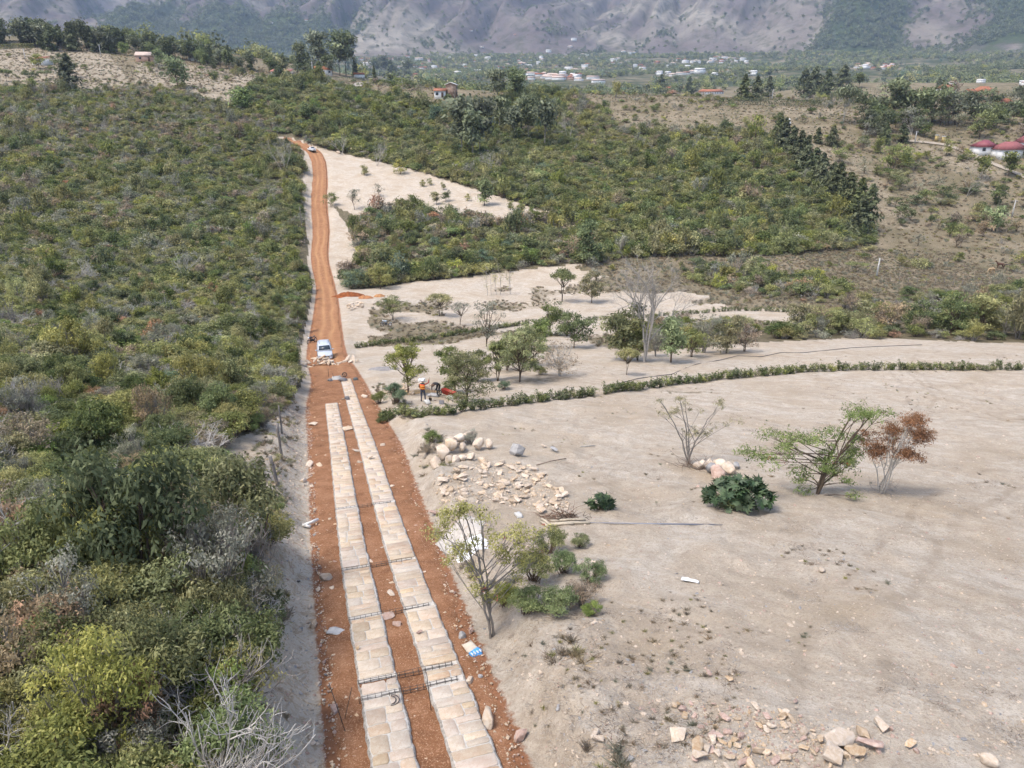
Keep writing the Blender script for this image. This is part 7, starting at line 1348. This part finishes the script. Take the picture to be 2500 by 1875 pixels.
# ------------------------------------------------------------------ houses
WHT = plain('wall_white', (.74, .73, .70, 1), .9, .1, var=.05); BRK = plain('wall_brick', (.40, .22, .14, 1), .9, .1, sc=1.5); BRKP = plain('wall_salmon', (.50, .33, .25, 1), .9, .1); TILE = plain('roof_tile', (.30, .13, .08, 1), .9, .1, sc=1.2, var=.25); TILEP = plain('roof_pale', (.48, .38, .32, 1), .9, .1, sc=1.2); TILER = plain('roof_rose', (.26, .10, .10, 1), .8, .1, sc=1.2); TIN = plain('roof_tin', (.62, .60, .58, 1), .6, .2); DOORM = plain('door_wood', (.12, .07, .045, 1), .7)
def house(px, py, wpx, dm, h, roof, wm, rm, label, rz=0, storeys=1, D=None, p=None, win=True, rise=.28):
    p = G(px, py) if p is None else p; w = wpx*Dof(p)/FPX; o = obj('house', None, None, p, rz); m = MB(); m.box((0, 0, h/2-.5), (w, dm, h+1)); wl = m.build('wall', wm, o)
    hr = rise*dm; ov = .5; a, b = w/2+ov, dm/2+ov; m = MB()
    if roof == 'gable': m.add([[-a, -b, h-.12], [a, -b, h-.12], [a, 0, h+hr], [-a, 0, h+hr], [-a, b, h-.12], [a, b, h-.12], [-a, -b, h+.06], [a, -b, h+.06], [a, 0, h+hr+.18], [-a, 0, h+hr+.18], [-a, b, h+.06], [a, b, h+.06]], [[3, 2, 1, 0], [4, 5, 2, 3], [6, 7, 8, 9], [9, 8, 11, 10], [0, 1, 7, 6], [5, 4, 10, 11], [0, 6, 9, 3], [3, 9, 10, 4], [1, 2, 8, 7], [2, 5, 11, 8]])
    elif roof == 'hip': c = max(.5, a-b*.9); m.add([[-a, -b, h], [a, -b, h], [a, b, h], [-a, b, h], [-c, 0, h+hr+.2], [c, 0, h+hr+.2]], [[3, 2, 1, 0], [0, 1, 5, 4], [2, 3, 4, 5]], [[1, 2, 5], [3, 0, 4]])
    else: m.add([[-a, -b, h+.02], [a, -b, h+.02], [a, b, h+hr*.8], [-a, b, h+hr*.8], [-a, -b, h+.2], [a, -b, h+.2], [a, b, h+hr*.8+.18], [-a, b, h+hr*.8+.18]], [[3, 2, 1, 0], [4, 5, 6, 7], [0, 1, 5, 4], [1, 2, 6, 5], [2, 3, 7, 6], [3, 0, 4, 7]])
    rf = m.build('roof', rm, o)
    if roof == 'gable':
        m = MB(); m.add([[-w/2+.01, -dm/2, h-.1], [-w/2+.01, dm/2, h-.1], [-w/2+.01, 0, h+hr-.02], [w/2-.01, -dm/2, h-.1], [w/2-.01, dm/2, h-.1], [w/2-.01, 0, h+hr-.02]], t=[[0, 2, 1], [3, 4, 5]]); m.build('gable_wall', wm, o)
    if win:
        n = max(2, int(w/3)); 
        for st in range(storeys):
            for i in range(n):
                x = -w/2+w*(i+.5)/n; z = h/storeys*st
                if i == n//2 and st == 0: m = MB(); m.box((x, -dm/2-.03, 1.05), (1.0, .06, 2.1)); m.build('door', DOORM, o)
                else: m = MB(); m.box((x, -dm/2-.03, z+1.5), (1.2, .06, 1.2)); f = m.build('window', WOODG, o); m = MB(); m.box((x, -dm/2-.065, z+1.5), (.98, .02, .98)); m.build('pane', GLS, f)
    return tag(o, label, 'house')
house(358, 150, 40, 6, 2.8, 'gable', BRKP, TILEP, 'salmon brick cottage with a pale roof on the left meadow', .15, rise=.3)
house(105, 158, 34, 6, 2.5, 'shed', WHT, TILE, 'low farmhouse with a tiled lean-to roof on the left meadow', -.3)
house(690, 188, 46, 6, 2.6, 'shed', WHT, plain('roof_redtin', (.40, .16, .11, 1)), 'low white shed with a red roof on the ridge')
house(790, 182, 40, 7, 2.8, 'gable', WHT, TILE, 'white house with a brown roof beside the tall eucalypts', .3)
h = house(1075, 238, 26, 5, 2.6, 'shed', WHT, TILE, 'white single-storey wing of the unfinished house'); house(1103, 236, 22, 4.5, 4.8, 'gable', plain('wall_timber', (.30, .19, .13, 1)), TIN, 'two-storey timber tower house with a light gable roof', 1.45, 2, rise=.2)
house(1170, 215, 28, 7, 3, 'shed', BRK, TIN, 'left brick house with a tin roof on the ridge'); house(1203, 220, 34, 8, 3.4, 'gable', BRKP, TIN, 'right brick house with a gable roof on the ridge', 1.2)
for x in (1036, 1059): p = G(x, 212); m = MB(); m.box((0, 0, 1.3), (1.1, 1.1, 2.6)); o = m.build('gate_pillar', WHT, None, False, p); m = MB(); m.box((0, 0, 2.7), (1.4, 1.4, .2)); m.build('capstone', WHT, o); tag(o, 'left white gate pillar on the ridge drive' if x < 1050 else 'right white gate pillar on the ridge drive', 'gate pillar')
house(1735, 230, 60, 7, 2.6, 'hip', WHT, plain('roof_orange_tile', (.33, .14, .085, 1), .9, .1, sc=1.2, var=.25), 'white house with an orange hipped roof on the right ridge', .1, rise=.42); house(1650, 222, 56, 7, 2.4, 'hip', BRKP, TILE, 'ochre house with a dark tiled roof left of the conifer', rise=.4)
house(2460, 382, 70, 7, 2.6, 'hip', WHT, TILER, 'white house with a rose-red roof at the right picture edge', .1, rise=.35); house(2400, 374, 46, 6, 2.4, 'hip', WHT, plain('roof_dark_rose', (.22, .06, .07, 1)), 'white house with a dark red roof left of the rose-roofed one', rise=.35); house(2508, 374, 44, 7, 3.8, 'hip', WHT, TILER, 'rose-roofed tower wing at the right picture edge', rise=.5)
house(2308, 232, 40, 7, 4.5, 'hip', WHT, TILE, 'white villa with a red roof behind the eucalypt grove', storeys=2, rise=.4); house(2395, 250, 52, 8, 5, 'hip', BRKP, TILE, 'ochre villa with a red roof behind the grove', storeys=2, rise=.35); house(2440, 272, 60, 7, 3, 'hip', WHT, TILE, 'low white villa below the ochre one', rise=.35); house(2362, 252, 14, 6, 5, 'gable', WHT, TILE, 'narrow white house left of the ochre villa')
for x, y in ((2285, 345), (2302, 348)): p = G(x, y); m = MB(); m.box((0, 0, 1.1), (.9, .9, 2.2)); o = m.build('gate_pillar', plain('ochre_pillar_%d' % x, (.50, .38, .16, 1)), None, False, p); m = MB(); m.box((0, 0, 2.28), (1.2, 1.2, .16)); m.build('capstone', WHT, o); tag(o, ('left' if x < 2290 else 'right')+' ochre gate pillar at the end of the lane', 'gate pillar')
p = G(1925, 305); m = MB(); m.ell((0, 0, .7), (.9, .7, .8)); m.ell((.1, 0, 1.8), (.55, .5, .6)); m.ell((-.5, 0, 1.4), (.3, .3, .5)); o = m.build('sculpture', PLW, None, True, p); m = MB(); m.box((0, 0, .0), (1.6, 1.2, .3)); m.build('plinth', CONCP, o); tag(o, 'small white rounded sculpture on the brown slope', 'sculpture')
p = G(1046, 238); 
# lane by the villas
def strip(name, pts, w, mat):
    W3 = np.array([list(G(*q)) for q in pts]); L = _smooth_line(W3, 8); d = unit(np.gradient(L, axis=0)); n = np.stack([d[:, 1], -d[:, 0]], 1); u = np.linspace(-1, 1, 7); ww = w*(1+.25*fbm(np.arange(len(L))*.7, np.zeros(len(L)), 3, 2)); x = L[:, :1]+n[:, :1]*u*ww[:, None]; y = L[:, 1:2]+n[:, 1:2]*u*ww[:, None]; z = Z(x, y, False)+.35; k = 7; i = np.arange(len(L)-1)[:, None]*k+np.arange(k-1)[None]
    struct(obj(name, mesh_np(name, np.stack([x.ravel(), y.ravel(), z.ravel()], 1), np.stack([i, i+1, i+k+1, i+k], -1).reshape(-1, 4), mats=[mat])))
strip('lane', [(2200,345),(2270,350),(2330,362),(2400,392),(2450,412),(2520,440)], 1.2, plain('lane_dust', (.33, .28, .22, 1), .95, .1))
strip('driveway', [(840,215),(880,205),(925,200),(960,200)], 2.6, plain('drive_gravel', (.36, .32, .28, 1), .95, .1))
# ------------------------------------------------------------------ town in the valley
gv = np.random.default_rng(31)
def hmesh(w, d, h, wm, rm, hip):
    m = MB(); m.box((0, 0, h/2-.6), (w, d, h+.8)); wall = m.mesh('wall', wm); m = MB(); a, b = w/2+.6, d/2+.6
    if hip: m.add([[-a, -b, h], [a, -b, h], [a, b, h], [-a, b, h], [-a*.45, 0, h+d*.3], [a*.45, 0, h+d*.3]], [[3, 2, 1, 0], [0, 1, 5, 4], [2, 3, 4, 5]], [[1, 2, 5], [3, 0, 4]])
    else: m.add([[-a, -b, h], [a, -b, h], [a, 0, h+d*.28], [-a, 0, h+d*.28], [-a, b, h], [a, b, h]], [[0, 1, 2, 3], [3, 2, 5, 4], [0, 4, 5, 1]], [[0, 3, 4], [1, 5, 2]])
    return wall, m.mesh('roof', rm)
HM = [hmesh(12, 8, 3.5, WHT, TILE, False), hmesh(16, 9, 3.2, WHT, TILEP, True), hmesh(10, 8, 6, WHT, TIN, False), hmesh(22, 9, 4, WHT, TILEP, False), hmesh(14, 9, 3.4, BRKP, TILE, True), hmesh(18, 10, 6.5, WHT, TIN, False)]
HW = ('white gabled house with a red-brown roof', 'wide white hip-roofed house', 'tall white house with a light roof', 'long white pale-roofed house', 'ochre hip-roofed house', 'large white light-roofed building')
def cluster(n, x0, x1, y0, y1, where, sc=1.05):
    for _ in range(n):
        x = gv.uniform(x0, x1); y = gv.uniform(y0, y1); p = G(x, y)
        if p.y > 3250: continue
        p.z = max(p.z, float(mountain_z(np.array([p.x]), np.array([p.y]))[0])-.5) if p.y > 2450 else p.z
        k = gv.choice(6, p=[.3, .22, .14, .14, .12, .08]); o = obj('town_house', None, None, p, gv.uniform(-.6, .6), sc*gv.uniform(.8, 1.15)*(.5 if p.y < 800 else 1)); obj('wall', HM[k][0], o); obj('roof', HM[k][1], o); tag(o, HW[k]+' '+where, 'house', 'houses '+where)
cluster(48, 1280, 1420, 172, 196, 'in the bright cluster of the valley town'); cluster(80, 1150, 1560, 112, 170, 'on the upper edge of the valley town'); cluster(56, 860, 1170, 140, 190, 'in the left part of the valley town'); cluster(64, 1560, 1860, 140, 190, 'in the right part of the valley town'); cluster(20, 2090, 2190, 158, 170, 'of the hamlet under the wooded hill'); cluster(12, 460, 800, 112, 150, 'among the skyline trees'); cluster(6, 2280, 2520, 196, 208, 'along the far brown ridge', .7); cluster(8, 1380, 1500, 180, 205, 'of the walled yard in the valley')
# woods of the valley and of the mountain slope: stuff
def far_tree(seed, mat, tall):
    g = np.random.default_rng(seed); lb = crown_lobes(g, 5, 'column' if tall else 'bushy'); S = np.array([.32, .32, 1.]) if tall else np.array([.6, .6, .9]); lb = [(c*S, r*np.array([S[0], S[0], .6])) for c, r in lb]; v, q, t = lobes_foliage(lb, 90, .22, .6, g, .5); return bpy.data.objects.new('far_tree_%d' % seed, fol_mesh('far_tree', mat, v, q, t))
def far_wood(name, x, y, z, h, label, seed, pw=(.3, .25, .18, .14, .05, .08)):
    g = np.random.default_rng(seed); m = len(x); pr = [far_tree(seed*10+i, LM[c], i % 2 == 0) for i, c in enumerate(('conifer', 'dark', 'euca', 'mid', 'blue', 'olive'))]; sc = h*g.uniform(.6, 1.4, m); scatter(name, pr, np.stack([x, y, z-.3], 1), np.stack([x*0, x*0, g.uniform(0, 6, m)], 1), np.stack([sc]*3, 1), g.choice(6, m, p=pw), label)
n = 30000; a = np.radians(gv.uniform(-40, 40, n)); r = 480+2500*gv.uniform(0, 1, n)**.8; x = r*np.sin(a); y = r*np.cos(a); d = fbm(x/150, y/150, 61, 5)+.30*sstep(1500, 2700, r)-.25*((np.degrees(a) > 9) & (r < 1000)); k = d > .10; far_wood('valley_woods', x[k], y[k], Z(x[k], y[k]), 9, 'dark woods and garden trees across the valley floor', 2)
n = 60000; a = np.radians(gv.uniform(-42, 42, n)); r = gv.uniform(2750, 4300, n); x = r*np.sin(a); y = r*np.cos(a); w = wood_mask(x, y); k = (gv.uniform(0, 1, n) < np.clip(w*1.6-.2, 0, 1)*.8+.03*sstep(4300, 3000, r)); far_wood('mountain_woods', x[k], y[k], mountain_z(x[k], y[k]), 13, 'pine woods and scattered trees on the mountain slope', 3, (.5, .35, .15, 0, 0, 0))
# ------------------------------------------------------------------ labels of look-alike things: told apart by their order from the left
def number_by_place():
    by = {}
    for o in COL.objects:
        if o.parent is None and o.get('label') and o.get('group'): by.setdefault(o['label'], []).append(o)
    words = ['first', 'second', 'third', 'fourth', 'fifth', 'sixth', 'seventh', 'eighth', 'ninth', 'tenth', 'eleventh', 'twelfth', 'thirteenth', 'fourteenth', 'fifteenth', 'sixteenth', 'seventeenth', 'eighteenth', 'nineteenth', 'twentieth']
    words += ['twenty-'+w for w in words[:9]]+['thirtieth']+['thirty-'+w for w in words[:9]]+['fortieth']+['forty-'+w for w in words[:9]]
    for lb, os_ in by.items():
        if len(os_) < 2 or len(os_) > 49 or len(lb.split()) > 12 or 'nearest' in lb: continue
        os_.sort(key=lambda o: float(proj(*o.location)[0]))
        for i, o in enumerate(os_): o['label'] = '%s, %s from the left' % (lb, words[i])
number_by_place()
# ------------------------------------------------------------------ haze
def build_haze():
    k = bpy.data.materials.new('haze_air'); k.use_nodes = True; t = k.node_tree
    for n in list(t.nodes):
        if n.type != 'OUTPUT_MATERIAL': t.nodes.remove(n)
    v = t.nodes.new('ShaderNodeVolumePrincipled'); v.inputs['Color'].default_value = (0.58, 0.74, 1.0, 1); v.inputs['Density'].default_value = HAZE; v.inputs['Anisotropy'].default_value = 0.2
    t.links.new(v.outputs[0], t.nodes['Material Output'].inputs['Volume'])
    m = MB(); m.box((0, 3200, 950), (16400, 9200, 2200)); o = m.build('haze', k); o['kind'] = 'stuff'; o['label'] = 'thin blue haze over the valley and mountains'
HAZE = 0.000085
build_haze()
